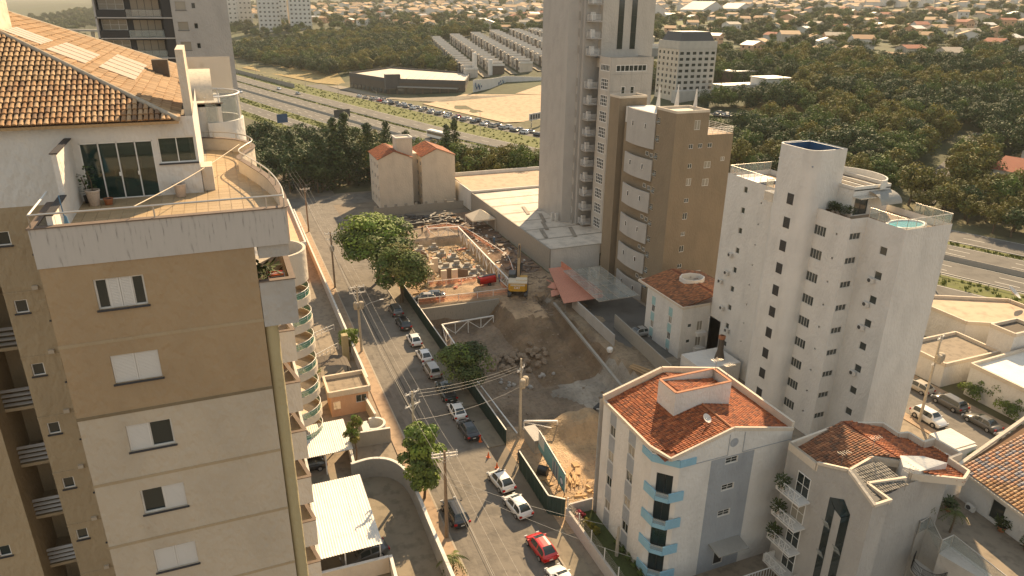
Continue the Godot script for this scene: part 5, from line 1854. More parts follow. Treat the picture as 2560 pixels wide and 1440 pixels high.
func build_grey_block():
	var B := Vector3(49, 0, -35)
	var t := thing("grey_gable_block", "grey apartment block with black arrow shaped window strip and lattice balconies", "building", B)
	var NX := Vector3(0, 0, 1)
	var X := Vector3.RIGHT
	var mb := MB.new(B)
	mb.wall(Vector3(43.3, 0, -36.7), NX, 5.7, 14.1, [])
	mb.quad(Vector3(43.3, 14.1, -36.7), Vector3(43.3, 14.1, -31.0), Vector3(43.3, 15.4, -33.7), Vector3(43.3, 15.4, -33.9), Vector3(-1, 0, 0))
	mb.wall(Vector3(43.3, 0, -31.0), X, 1.7, 14.1, [])
	mb.wall(Vector3(45.0, 0, -31.0), Vector3(0, 0, -1), 2.4, 14.1, [])
	mb.wall(Vector3(43.3, 0, -40.2), NX, 3.5, 14.2, [])
	mb.wall(Vector3(45.0, 0, -32.6), X, 9.0, 13.4, [])
	mb.wall(Vector3(54.0, 0, -32.6), Vector3(0, 0, -1), 7.6, 13.4, [])
	part(t, "wall", mb, M.warm_grey_wall)
	# black arrow shaped strip window: two legs joined at a point, pale infill between
	mb = MB.new(B)
	var xo := 43.27
	for s in [[[-34.95, 0.5], [-34.25, 0.5], [-34.25, 11.3], [-34.95, 11.95]], [[-33.5, 0.5], [-32.75, 0.5], [-32.75, 11.75], [-33.5, 11.0]], [[-34.95, 11.95], [-34.25, 11.2], [-33.5, 10.9], [-33.6, 12.7]], [[-33.6, 12.7], [-33.5, 10.9], [-32.75, 11.7], [-32.75, 11.8]]]:
		mb.quad(Vector3(xo, s[0][1], s[0][0]), Vector3(xo, s[1][1], s[1][0]), Vector3(xo, s[2][1], s[2][0]), Vector3(xo, s[3][1], s[3][0]), Vector3(-1, 0, 0))
	part(t, "arrow_strip", mb, M.dark_glass)
	for q in [[9.5, -34.6], [6.4, -34.6], [8.0, -33.1], [4.6, -33.1]]:
		mb = MB.new(B)
		mb.box(Vector3(43.05, q[0], q[1]), Vector3(0.03, 1.0, 0.65), Basis(Vector3(0, 0, 1), 0.45))
		part(t, "open_sash", mb, M.clear_glass)
	# balconies with lattice rails
	for k in 4:
		var y := 10.0 - 2.75 * k
		mb = MB.new(B)
		mb.span(42.0, 43.3, y - 0.15, y, -39.6, -36.75); mb.span(42.0, 43.25, y, y + 0.7, -39.6, -39.45)
		var b := part(t, "balcony", mb, M.white_wall)
		var lt := MB.new(B)
		lt.tube([Vector3(42.05, y + 1.0, -39.4), Vector3(42.05, y + 1.0, -36.8)], 0.035, 5); lt.tube([Vector3(42.05, y + 0.15, -39.4), Vector3(42.05, y + 0.15, -36.8)], 0.03, 5)
		for q in 4:
			var z := -39.4 + q * 0.65
			lt.tube([Vector3(42.05, y, z), Vector3(42.05, y + 1.0, z)], 0.03, 5)
			lt.tube([Vector3(42.05, y + 0.15, z), Vector3(42.05, y + 1.0, z + 0.65)], 0.02, 4); lt.tube([Vector3(42.05, y + 1.0, z), Vector3(42.05, y + 0.15, z + 0.65)], 0.02, 4)
		part(b, "lattice_rail", lt, M.white_paint)
		window(t, Vector3(43.3, 0, -40.2) - B, NX, [1.6, y + 0.05, 1.5, 2.1], 2, 2, {"called": "balcony_door", "back": -0.05, "glass": "dark_glass" if k != 1 else "lit_curtain_glass"})
		if k < 3: pot(Vector3(42.4, y, -39.2), "balcony_planter", ["round yellow green shrub in a planter on the top lattice balcony", "leafy planter on the lattice balcony second from the roof", "leafy planter on the lattice balcony third from the roof"][k], "planter", 0.2, 0.45, M.pot_white, 2)
	# roofs
	var ring := [[43.4, -40.2], [43.3, -36.9], [45.0, -35.2], [48.7, -36.0], [50.4, -34.6], [49.8, -33.0], [53.2, -30.9], [54.6, -31.5], [54.7, -33.4], [56.3, -33.5], [56.2, -36.0], [54.8, -36.0], [54.8, -37.6], [53.8, -37.8], [53.9, -39.6], [50.6, -41.0]]
	mb = MB.new(B)
	outline(mb, ring, 13.3, 14.0, 0.22)
	mb.bar(Vector3(43.3, 14.1, -36.8), Vector3(43.3, 15.45, -33.8), 0.25, 0.25); mb.bar(Vector3(43.3, 15.45, -33.8), Vector3(43.3, 14.1, -30.9), 0.25, 0.25)
	mb.bar(Vector3(43.3, 14.1, -30.95), Vector3(45.1, 14.1, -30.95), 0.22, 0.25)
	mb.bar(Vector3(45.0, 13.9, -31.0), Vector3(45.0, 13.9, -33.2), 0.22, 0.6); mb.bar(Vector3(45.0, 13.9, -33.2), Vector3(48.6, 13.9, -32.6), 0.22, 0.6)
	part(t, "roof_parapet", mb, M.cream_wall)
	mb = MB.new(B)
	var lim := flatpoly(ring)
	var A := Vector3(43.5, 13.3, -35.8)
	for half in [[[40, -45], [50, -45], [50, -28], [40, -28]], [[50, -45], [60, -45], [60, -28], [50, -28]]]:
		for pl in Geometry2D.intersect_polygons(lim, flatpoly(half)):
			var tr := Geometry2D.triangulate_polygon(pl)
			for i in range(0, tr.size(), 3):
				var v := []
				for q in 3: v.append(Vector3(pl[tr[i + q]].x, 14.25 - 0.2 * absf(pl[tr[i + q]].x - 50.0), pl[tr[i + q]].y))
				if (v[1] - v[0]).cross(v[2] - v[0]).y > 0: mb.tri(v[0], v[1], v[2])
				else: mb.tri(v[0], v[2], v[1])
	var rf := part(t, "roof", mb, M.roof_bed_red)
	tiles(rf, B, Vector3(43.5, 12.97, -30.5), Vector3(0, 0, -1), Vector3(5, 1.0, 0).normalized(), 11.0, 6.6, 0.24, 0.36, func(u, s): return Geometry2D.is_point_in_polygon(Vector2(43.5 + s * 0.98, -30.5 - u), lim), [], DULL_TONES)
	tiles(rf, B, Vector3(56.2, 13.03, -30.8), Vector3(0, 0, -1), Vector3(-5, 1.0, 0).normalized(), 10.3, 6.3, 0.24, 0.36, func(u, s): return Geometry2D.is_point_in_polygon(Vector2(56.2 - s * 0.98, -30.8 - u), lim), [], RED_TONES)
	mb = MB.new(B)
	mb.quad(Vector3(43.5, 14.0, -31.2), Vector3(48.4, 13.6, -32.4), Vector3(48.6, 13.7, -35.6), Vector3(43.5, 14.6, -34.5), Vector3(0, 1, 0.1).normalized())
	var g := part(t, "grey_tiled_roof", mb, M.dark_grey)
	tiles(g, B, Vector3(44.0, 13.85, -32.0), X, Vector3(0, 0.12, -1).normalized(), 4.4, 3.2, 0.24, 0.36, func(_u, _s): return true, [], GREY_TONES)
	mb = MB.new(B)
	mb.prism(flatpoly([[49.4, -33.6], [50.5, -34.9], [52.3, -34.1], [53.4, -32.65], [50.2, -32.65]]), 0, 14.3)
	part(t, "white_tower_bay", mb, M.white_wall)
	antenna(Vector3(45.6, 13.6, -36.4), 1.4, "broken aerial on the grey gable block's red roof")
	antenna(Vector3(48.3, 14.3, -35.9), 1.9, "tall aerial between the two roofs of the grey gable block")
	antenna(Vector3(47.6, 13.7, -31.8), 2.2, "bare pole aerial by the grey tiled roof")

func build_right_house():
	var B := Vector3(58, 0, -32)
	var t := thing("terrace_house", "pale house with a walled roof terrace, grey railings and clay pan roof", "building", B)
	var X := Vector3.RIGHT
	var mb := MB.new(B)
	mb.prism(flatpoly([[52.6, -34.5], [60.5, -35.2], [66, -36], [66, -22], [53, -22], [51.3, -30.0], [53.0, -30.4], [53.0, -32.6], [51.6, -32.4]]), 0, 7.5)
	part(t, "wall", mb, M.stone_white)
	mb = MB.new(B)
	mb.bar(Vector3(52.7, 8.6, -34.4), Vector3(60.4, 8.6, -35.2), 0.25, 2.3)
	part(t, "terrace_wall", mb, M.white_wall)
	mb = MB.new(B)
	mb.wall(Vector3(59.6, 7.5, -34.6), Vector3(-0.1, 0, 1).normalized(), 10.0, 3.3, [[3.0, 0.3, 1.3, 1.9]], 0.15)
	part(t, "house_wall", mb, M.white_wall)
	window(t, Vector3(59.6, 7.5, -34.6) - B, Vector3(-0.1, 0, 1).normalized(), [3.0, 0.3, 1.3, 1.9], 1, 1, {"called": "door", "glass": "dark_glass", "frame": "off_white"})
	mb = MB.new(B)
	var o := Vector3(59.3, 9.6, -26.0)
	mb.quad(Vector3(57.6, 10.7, -24.0), Vector3(68, 12.8, -24.0), Vector3(70, 12.8, -36.2), Vector3(59.2, 10.7, -35.0))
	var rf := part(t, "roof", mb, M.roof_bed_clay)
	var us := Vector3(9.7, 2.1, 0).normalized()
	tiles(rf, B, Vector3(57.6, 10.75, -24.2), Vector3(0.14, 0, -1).normalized(), us, 11.2, 10.0, 0.34, 0.44, func(_u, _s): return true, [M.clay_0, M.clay_1, M.clay_2, M.clay_3], [Color(0.34, 0.22, 0.15), Color(0.22, 0.20, 0.20), Color(0.38, 0.2, 0.11)], 220)
	mb = MB.new(B)
	mb.bar(Vector3(57.5, 10.6, -24), Vector3(59.1, 10.6, -35.1), 0.25, 0.25); mb.bar(Vector3(59.2, 10.75, -35.2), Vector3(70, 13.0, -36.5), 0.3, 0.3)
	part(t, "gutter", mb, M.cream_wall)
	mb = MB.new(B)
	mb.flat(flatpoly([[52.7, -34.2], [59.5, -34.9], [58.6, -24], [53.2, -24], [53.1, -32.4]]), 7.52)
	part(t, "terrace_floor", mb, M.courtyard)  # shade from the house is put into this darker floor colour
	# terrace railing: pale frame with mesh infill, following the kinked edge
	var edge := [Vector3(52.8, 7.5, -34.3), Vector3(51.7, 7.5, -32.4), Vector3(53.1, 7.5, -32.6), Vector3(51.4, 7.5, -30.1), Vector3(52.9, 7.5, -30.2), Vector3(52.5, 7.5, -25.0)]
	for i in edge.size() - 1:
		mb = MB.new(B)
		var a: Vector3 = edge[i]; var b: Vector3 = edge[i + 1]
		mb.tube([a + Vector3.UP * 1.3, b + Vector3.UP * 1.3], 0.05, 5); mb.tube([a, a + Vector3.UP * 1.3], 0.05, 5)
		var r := part(t, "railing", mb, M.rail_metal)
		mb = MB.new(B)
		mb.bar(a + Vector3.UP * 0.65, b + Vector3.UP * 0.651, 0.015, 1.2)
		part(r, "infill_panel", mb, M.clear_glass)
	# ornate iron balcony below
	var ir := MB.new(B)
	var pa := curve_path([Vector3(51.3, 5.2, -31.8), Vector3(50.2, 5.2, -31.2), Vector3(49.9, 5.2, -30.2), Vector3(50.4, 5.2, -29.2), Vector3(51.6, 5.2, -29.0)], 0.14)
	for y in [0.05, 0.5, 1.1]: ir.tube(pa.map(func(p): return p + Vector3.UP * y), 0.025, 4)
	for i in range(0, pa.size(), 1): ir.tube([pa[i], pa[i] + Vector3(0.0, 0.55, 0), pa[i] + Vector3(0, 1.1, 0)], 0.018, 3)
	part(t, "iron_balcony", ir, M.black_metal)
	mb = MB.new(B)
	mb.prism(flatpoly([[51.6, -31.9], [50.2, -31.2], [49.9, -30.2], [50.4, -29.2], [51.8, -29.0]]), 4.95, 5.2, true, true)
	part(t, "balcony_floor", mb, M.stone_white)
	for p in [[54.5, -31.5, 2.2, "tall frond palm in the corner of the walled roof terrace"], [53.6, -33.4, 2.6, "spreading palm against the white terrace wall"]]:
		palm(Vector3(p[0], 7.5, p[1]), p[2], 1.1, p[3])
	air_conditioner(Vector3(59.0, 7.6, -32.9), -PI / 2, "white air conditioner standing on the walled roof terrace", "")
	for p in [[57.0, -33.6, "dark bushy plant against the terrace wall"], [58.9, -30.0, "dark climbing shrub by the terrace house door"], [58.6, -27.5, "large dark shrub in the corner of the roof terrace"]]:
		pot(Vector3(p[0], 7.5, p[1]), "terrace_plant", p[2], "potted plant", 0.35, 0.5, M.terracotta, 2)

func corrugated(mb: MB, a: Vector3, b: Vector3, c: Vector3, d: Vector3, n: int, amp := 0.05):
	# a-b lower edge, d-c upper edge; ribs run from a-b to d-c
	var P := []
	var up := (b - a).cross(d - a).normalized()
	for r in 2:
		var row := PackedVector3Array()
		for i in n * 4 + 1:
			var f := i / float(n * 4)
			var p := (a.lerp(b, f) if r == 0 else d.lerp(c, f))
			row.append(p + up * amp * sin(TAU * i / 4.0))
		P.append(row)
	mb.grid(P)

func build_warehouse():
	var B := Vector3(70, 0, -145)
	var t := thing("warehouse", "long low warehouse with cream sheet roof and grey site wall", "building", B)
	var mb := MB.new(B)
	mb.span(57.3, 57.6, 0, 4.9, -168.2, -120.5)
	part(t, "site_wall", mb, M.weathered_concrete)
	mb = MB.new(B)
	mb.wall(Vector3(57.6, 0, -120.5), Vector3.RIGHT, 11.0, 4.9, [])
	part(t, "front_wall", mb, M.white_wall)
	mb = MB.new(B)
	mb.span(57.3, 90, 4.4, 5.3, -168.6, -168.2)
	part(t, "fire_wall", mb, M.white_wall)
	mb = MB.new(B)
	mb.span(57.3, 90, 0, 6.4, -185.2, -184.9); mb.span(57.3, 57.6, 0, 5.2, -184.9, -168.6)
	part(t, "end_wall", mb, M.white_wall)
	mb = MB.new(B)
	for k in 7:
		var z := -120.5 - k * 6.8
		corrugated(mb, Vector3(57.6, 4.6, z), Vector3(88, 4.75, z), Vector3(88, 4.75 + 0.02, z - 6.75), Vector3(57.6, 4.62, z - 6.75), 90, 0.03)
	part(t, "roof", mb, M.sheet_roof)
	mb = MB.new(B)
	corrugated(mb, Vector3(57.6, 5.0, -168.7), Vector3(90, 5.0, -168.7), Vector3(90, 5.5, -184.9), Vector3(57.6, 5.5, -184.9), 100, 0.03)
	part(t, "rear_roof", mb, M.tan_roof)
	for s in [[60.0, -128.0, 61.3, -133.5], [62.5, -133.0, 64.0, -138.8], [66.0, -126.5, 68.0, -133.0], [64.4, -138.6, 66.2, -145.0], [63.5, -145.5, 64.9, -152.0]]:
		mb = MB.new(B)
		mb.bar(Vector3(s[0], 4.78, s[1]), Vector3(s[2], 4.8, s[3]), 0.8, 0.04)
		part(t, "roof_light", mb, M.grey_roof)
	mb = MB.new(B)
	for k in 8: mb.span(57.6, 88, 4.76, 4.8, -120.55 - k * 6.8, -120.4 - k * 6.8)
	part(t, "roof_seam", mb, M.grey_roof)
	for p in [[66.5, -139.0], [67.1, -138.2]]:
		mb = MB.new(Vector3(p[0], 4.7, p[1]))
		mb.span(p[0] - 0.3, p[0] + 0.3, 4.75, 6.6, p[1] - 0.25, p[1] + 0.25)
		solo("roof_condenser", "upright condenser box on the warehouse roof at the tall tower's foot", "air conditioner", mb, M.off_white, "condensers on the warehouse roof")

func build_courtyard():
	# carports with corrugated roofs beside the front tower
	for c in [[2.4, 9.05, -64.4, -53.2, "large carport with white corrugated roof beside the curved drive"], [3.0, 9.25, -76.0, -69.4, "smaller carport with white corrugated roof behind the curved drive wall"]]:
		var B := Vector3((c[0] + c[1]) / 2, 0, (c[2] + c[3]) / 2)
		var t := thing("carport", c[4], "carport", B)
		var mb := MB.new(B)
		corrugated(mb, Vector3(c[0], 3.0, c[3]), Vector3(c[1], 3.0, c[3]), Vector3(c[1], 3.05, c[2]), Vector3(c[0], 3.05, c[2]), 27, 0.035)
		part(t, "roof", mb, M.corrugated)
		for p in [[c[1] - 0.2, c[3] - 0.4], [c[1] - 0.2, c[2] + 0.4], [c[0] + 3.2, c[3] - 0.4], [c[0] + 3.2, c[2] + 0.4]]:
			mb = MB.new(B)
			mb.span(p[0] - 0.06, p[0] + 0.06, 0, 2.95, p[1] - 0.06, p[1] + 0.06)
			part(t, "post", mb, M.white_paint)
		mb = MB.new(B)
		mb.span(c[0], c[1], 2.78, 2.92, c[3] - 0.3, c[3] - 0.2); mb.span(c[0], c[1], 2.78, 2.92, c[2] + 0.2, c[2] + 0.3)
		part(t, "beam", mb, M.grey_metal)
		mb = MB.new(B)
		mb.span(c[0] - 1.2, c[0] - 0.8, 0, 3.4, c[2] - 0.3, c[3] + 0.3)
		part(t, "back_wall", mb, M.dark_brown_wall)
	# low walls of the drive
	var B2 := Vector3(12, 0, -60)
	var cw := thing("curved_drive_wall", "curved grey garden wall with white coping around the sunlit drive", "wall", B2)
	var path := curve_path([Vector3(8.6, 0, -67.4), Vector3(11.0, 0, -67.6), Vector3(13.0, 0, -66.4), Vector3(14.05, 0, -63.6), Vector3(14.15, 0, -58.6), Vector3(14.1, 0, -54.0), Vector3(14.1, 0, -40.0), Vector3(14.1, 0, -20.0)], 0.5)
	var mb := MB.new(B2)
	path_wall(mb, path, 0, 2.4, 0.22)
	part(cw, "wall", mb, M.grey_wall)
	mb = MB.new(B2)
	path_wall(mb, path, 2.402, 2.5, 0.34)
	part(cw, "coping", mb, M.off_white)
	var yard := [[Vector3(9.3, 0, -74.0), Vector3(14.4, 0, -73.6), M.grey_wall, "grey rendered yard wall between the gatehouse and the drive"], [Vector3(9.3, 0, -74.0), Vector3(9.0, 0, -67.6), M.cream_wall, "low cream wall beside the smaller carport"], [Vector3(12.9, 0, -84.0), Vector3(13.4, 0, -77.5), M.cream_wall, "cream wall running from the gatehouse toward the round planter"], [Vector3(2.5, 0, -77.4), Vector3(9.0, 0, -77.0), M.peach_wall, "peach wall behind the smaller carport"], [Vector3(14.3, 0, -178.0), Vector3(14.3, 0, -87.0), M.stained_white, "long stained white wall along the far pavement"], [Vector3(9.6, 0, -52.6), Vector3(9.3, 0, -47.0), M.cream_wall, "short cream wall in front of the large carport"], [Vector3(2.4, 0, -52.7), Vector3(9.4, 0, -52.5), M.cream_wall, "cream wall across the front of the large carport"]]
	for y in yard:
		mb = MB.new((y[0] + y[1]) / 2)
		mb.bar(y[0] + Vector3.UP * 1.0, y[1] + Vector3.UP * 1.0, 0.22, 2.0 if y[2] != M.cream_wall else 1.8)
		var w := thing("yard_wall", y[3], "wall", mb.off)
		part(w, "wall", mb, y[2])
		mb = MB.new((y[0] + y[1]) / 2)
		mb.bar(y[0] + Vector3.UP * (2.03 if y[2] != M.cream_wall else 1.94), y[1] + Vector3.UP * (2.03 if y[2] != M.cream_wall else 1.94), 0.3, 0.07)
		part(w, "coping", mb, M.off_white)
	# gatehouse
	var B3 := Vector3(11, 0, -83.5)
	var g := thing("gatehouse", "small peach gatehouse with flat walled roof and one window", "gatehouse", B3)
	mb = MB.new(B3)
	var hs := [[3.2, 1.5, 1.4, 1.1], [0.3, 1.0, 0.9, 1.2]]
	mb.wall(Vector3(8.6, 0, -81.7), Vector3.RIGHT, 4.8, 3.2, hs, 0.14)
	mb.wall(Vector3(13.4, 0, -81.7), Vector3(0, 0, -1), 4.0, 3.2, []); mb.wall(Vector3(8.6, 0, -85.7), Vector3(0, 0, 1), 4.0, 3.2, [])
	part(g, "wall", mb, M.peach_wall)
	window(g, Vector3(8.6, 0, -81.7) - B3, Vector3.RIGHT, hs[0], 2, 1, {"split": true, "glass": "teal_glass"})
	mb = MB.new(B3)
	outline(mb, [[8.4, -81.5], [13.6, -81.5], [13.6, -86.0], [8.4, -86.0]], 3.1, 3.85, 0.3)
	part(g, "roof_parapet", mb, M.cream_wall)
	mb = MB.new(B3)
	mb.flat(flatpoly([[8.4, -81.5], [13.6, -81.5], [13.6, -86.0], [8.4, -86.0]]), 3.3)
	part(g, "roof", mb, M.courtyard)
	# round planter by the pavement
	var rp := thing("round_planter", "round white walled planter with a seat by the pavement", "planter", Vector3(12.9, 0, -76.0))
	mb = MB.new()
	var arc := []
	for k in 13: arc.append(Vector3(1.3 * cos(PI * 1.3 * k / 12.0 - 1.9), 0, 1.3 * sin(PI * 1.3 * k / 12.0 - 1.9)))
	path_wall(mb, arc, 0, 1.6, 0.3)
	part(rp, "ring_wall", mb, M.white_wall)
	mb = MB.new()
	mb.span(-1.5, -0.6, 0, 1.3, -1.3, 1.1)
	part(rp, "bench_block", mb, M.white_wall)
	# low peach building further down the street
	var B4 := Vector3(10, 0, -140)
	var pb := thing("peach_building", "low peach building with a white roof rim behind the round parapet", "building", B4)
	mb = MB.new(B4)
	mb.span(0, 12.0, 0, 7.6, -164, -131.0)
	part(pb, "wall", mb, M.peach_wall)
	mb = MB.new(B4)
	outline(mb, [[0, -131], [12.0, -131], [12.0, -164], [0, -164]], 7.6, 8.3, 0.3)
	part(pb, "roof_rim", mb, M.white_wall)
	mb = MB.new(B4)
	mb.span(10.4, 11.2, 3.6, 5.0, -131.02, -130.97)
	part(pb, "window", mb, M.dark_glass)
	# clutter of pergola and rails in the neighbour's front yard
	var pg := thing("arched_pergola", "dark arched metal pergola roof in the yard behind the gatehouse", "pergola", Vector3(9.5, 0, -91.5))
	mb = MB.new()
	var ar := []
	for k in 9:
		var a := PI * k / 8.0
		ar.append(PackedVector3Array([Vector3(-3.2 * cos(a), 2.2 + 1.1 * sin(a), -1.6), Vector3(-3.2 * cos(a), 2.2 + 1.1 * sin(a), 1.6)]))
	mb.grid(ar)
	part(pg, "arched_roof", mb, M.dark_brown_wall)
	for p in [[-3.1, -1.5], [3.1, -1.5], [-3.1, 1.5], [3.1, 1.5]]:
		mb = MB.new()
		mb.tube([Vector3(p[0], 0, p[1]), Vector3(p[0], 2.3, p[1])], 0.07, 6)
		part(pg, "post", mb, M.black_metal)
	mb = MB.new(Vector3(13.0, 0, -97))
	mb.span(12.6, 13.5, 0, 4.2, -97.6, -96.6)
	solo("gate_pillar", "tall yellow gate pillar beside the clipped green tree", "pillar", mb, M.yellow_wall)
	for p in [[Vector3(8.5, 0, -98), Vector3(12.5, 0, -101)], [Vector3(6.5, 0, -104), Vector3(13.0, 0, -108)]]:
		mb = MB.new((p[0] + p[1]) / 2)
		rail_into(mb, p[0], p[1], 1.1, 6)
		solo("ramp_railing", "white tubular railing in the yard below the curved tower, %s" % ("nearer the pillar" if p[0].z > -100 else "beside the bicycles"), "railing", mb, M.white_paint)

func rail_into(mb: MB, a: Vector3, b: Vector3, h: float, n: int):
	mb.tube([a + Vector3.UP * h, b + Vector3.UP * h], 0.05, 5)
	mb.tube([a + Vector3.UP * h * 0.5, b + Vector3.UP * h * 0.5], 0.04, 5)
	for i in n + 1: mb.tube([a.lerp(b, i / float(n)), a.lerp(b, i / float(n)) + Vector3.UP * h], 0.045, 5)

func ground_at(x: float, z: float) -> float:
	return site_height(x, z) if x > 27.2 and x < 57.0 and z > -168.0 and z < -51.0 else land(x, z)

func truss(called: String, label: String, pts: Array, h: float, step: float, group := ""):
	# white painted guard frame: top rail, posts, diagonals, each its own part
	var t := thing(called, label, "guard rail", pts[0], group)
	for i in pts.size() - 1:
		var a: Vector3 = pts[i]; var b: Vector3 = pts[i + 1]
		var n := maxi(1, int(a.distance_to(b) / step))
		var mb := MB.new(pts[0])
		mb.bar(a + Vector3.UP * h, b + Vector3.UP * h, 0.22, 0.18)
		part(t, "top_rail", mb, M.white_paint)
		for k in n + 1:
			var p := a.lerp(b, k / float(n))
			mb = MB.new(pts[0])
			mb.bar(p - Vector3.UP * 0.4, p + Vector3.UP * (h - 0.1), 0.13, 0.13)
			part(t, "post", mb, M.white_paint)
			if k < n:
				var q := a.lerp(b, (k + 1) / float(n))
				mb = MB.new(pts[0])
				if k % 2: mb.bar(p + Vector3.UP * 0.1, q + Vector3.UP * (h - 0.15), 0.1, 0.1)
				else: mb.bar(p + Vector3.UP * (h - 0.15), q + Vector3.UP * 0.1, 0.1, 0.1)
				part(t, "brace", mb, M.white_paint)

func net_barrier(label: String, pts: Array, h: float):
	var t := thing("net_barrier", label, "barrier", pts[0], "orange net barriers on the site")
	for i in pts.size() - 1:
		var a: Vector3 = pts[i]; var b: Vector3 = pts[i + 1]
		var mb := MB.new(pts[0])
		mb.bar(a + Vector3.UP * h * 0.5, b + Vector3.UP * h * 0.501, 0.015, h * 0.95)
		part(t, "net", mb, M.mesh_net)
		mb = MB.new(pts[0])
		mb.bar(a + Vector3.UP * h, b + Vector3.UP * h, 0.08, 0.08)
		part(t, "top_rail", mb, M.white_paint)
		mb = MB.new(pts[0])
		mb.bar(a + Vector3.UP * h * 0.5, b + Vector3.UP * h * 0.5, 0.06, 0.06)
		part(t, "mid_rail", mb, M.orange_net)
		mb = MB.new(pts[0])
		mb.bar(a - Vector3.UP * 0.2, a + Vector3.UP * (h + 0.1), 0.1, 0.1)
		part(t, "post", mb, M.white_paint)

func rock_mesh(k: int) -> ArrayMesh:
	var key := "rock%d" % k
	if cache.has(key): return cache[key]
	var n := FastNoiseLite.new()
	n.seed = 90 + k; n.frequency = 0.9
	var s := SphereMesh.new()
	s.radial_segments = 9; s.rings = 5; s.radius = 1.0; s.height = 2.0
	var arr := s.get_mesh_arrays()
	var v: PackedVector3Array = arr[Mesh.ARRAY_VERTEX]
	var idx: PackedInt32Array = arr[Mesh.ARRAY_INDEX]
	for i in v.size():
		var q := v[i]
		v[i] = q * (0.78 + 0.5 * n.get_noise_3dv(q * 1.1)) * Vector3(1, 0.75, 0.9)
	var mb := MB.new()
	for i in range(0, idx.size(), 3): mb.tri(v[idx[i]], v[idx[i + 2]], v[idx[i + 1]])
	cache[key] = mb.mesh()
	return cache[key]

func hoarding(label: String, pts: Array, h: float):
	var t := thing("site_hoarding", label, "fence", pts[0], "green site hoardings")
	for i in pts.size() - 1:
		var a: Vector3 = pts[i]; var b: Vector3 = pts[i + 1]
		var n := maxi(1, int(a.distance_to(b) / 1.1))
		for k in n:
			var p := a.lerp(b, k / float(n)); var q := a.lerp(b, (k + 1) / float(n))
			var mb := MB.new(pts[0])
			var d := (q - p).normalized(); var s := d.cross(Vector3.UP)
			mb.bar(p + Vector3.UP * h * 0.5 + d * 0.01, q + Vector3.UP * h * 0.5 - d * 0.01, 0.04, h)
			for r in 3:
				var c := p.lerp(q, 0.2 + r * 0.3)
				for e in [-1.0, 1.0]: mb.bar(c + s * 0.035 * e, c + s * 0.035 * e + Vector3.UP * h, 0.05, 0.1)
			part(t, "sheet_panel", mb, M.green_hoarding)
		var rl := MB.new(pts[0])
		rl.bar(a + Vector3.UP * (h + 0.04), b + Vector3.UP * (h + 0.04), 0.14, 0.08)
		part(t, "top_rail", rl, M.off_white)

func body_mesh() -> ArrayMesh:
	# a standing figure 1.75 m tall, one leg a little forward, from joined tapered capsules
	if cache.has("person"): return cache.person
	var bones := [[Vector3(0, 1.45, 0), Vector3(0, 1.0, 0), 0.15, 0.14], [Vector3(-0.17, 1.43, 0), Vector3(0.17, 1.43, 0), 0.09, 0.09], [Vector3(0, 1.5, 0), Vector3(0, 1.6, 0.01), 0.06, 0.055],
		[Vector3(-0.09, 0.97, 0), Vector3(-0.11, 0.52, -0.03), 0.1, 0.07], [Vector3(-0.11, 0.52, -0.03), Vector3(-0.12, 0.08, 0.02), 0.065, 0.045], [Vector3(-0.12, 0.05, 0.03), Vector3(-0.13, 0.04, -0.14), 0.05, 0.04],
		[Vector3(0.09, 0.97, 0), Vector3(0.11, 0.52, -0.12), 0.1, 0.07], [Vector3(0.11, 0.52, -0.12), Vector3(0.12, 0.08, -0.1), 0.065, 0.045], [Vector3(0.12, 0.05, -0.1), Vector3(0.13, 0.04, -0.27), 0.05, 0.04],
		[Vector3(-0.22, 1.42, 0), Vector3(-0.28, 1.14, 0.02), 0.06, 0.05], [Vector3(-0.28, 1.14, 0.02), Vector3(-0.24, 0.9, -0.14), 0.045, 0.035], [Vector3(0.22, 1.42, 0), Vector3(0.27, 1.14, 0.04), 0.06, 0.05], [Vector3(0.27, 1.14, 0.04), Vector3(0.25, 0.88, -0.05), 0.045, 0.035]]
	cache.person = net_mesh(bones, Vector3(-0.45, -0.02, -0.42), Vector3(0.45, 1.7, 0.3), 0.035)
	cache.person_head = net_mesh([[Vector3(0, 1.68, 0), Vector3(0, 1.72, 0.01), 0.088, 0.095], [Vector3(0, 1.62, -0.03), Vector3(0, 1.66, -0.05), 0.05, 0.06], [Vector3(0, 1.66, -0.1), Vector3(0, 1.68, -0.105), 0.018, 0.016]], Vector3(-0.14, 1.5, -0.18), Vector3(0.14, 1.86, 0.16), 0.02)
	cache.person_hands = net_mesh([[Vector3(-0.24, 0.9, -0.14), Vector3(-0.235, 0.8, -0.17), 0.035, 0.025], [Vector3(-0.22, 0.86, -0.17), Vector3(-0.2, 0.82, -0.2), 0.014, 0.012], [Vector3(0.25, 0.88, -0.05), Vector3(0.25, 0.78, -0.07), 0.035, 0.025], [Vector3(0.23, 0.84, -0.08), Vector3(0.22, 0.8, -0.1), 0.014, 0.012]], Vector3(-0.32, 0.7, -0.26), Vector3(0.34, 0.98, 0.02), 0.016)
	return cache.person

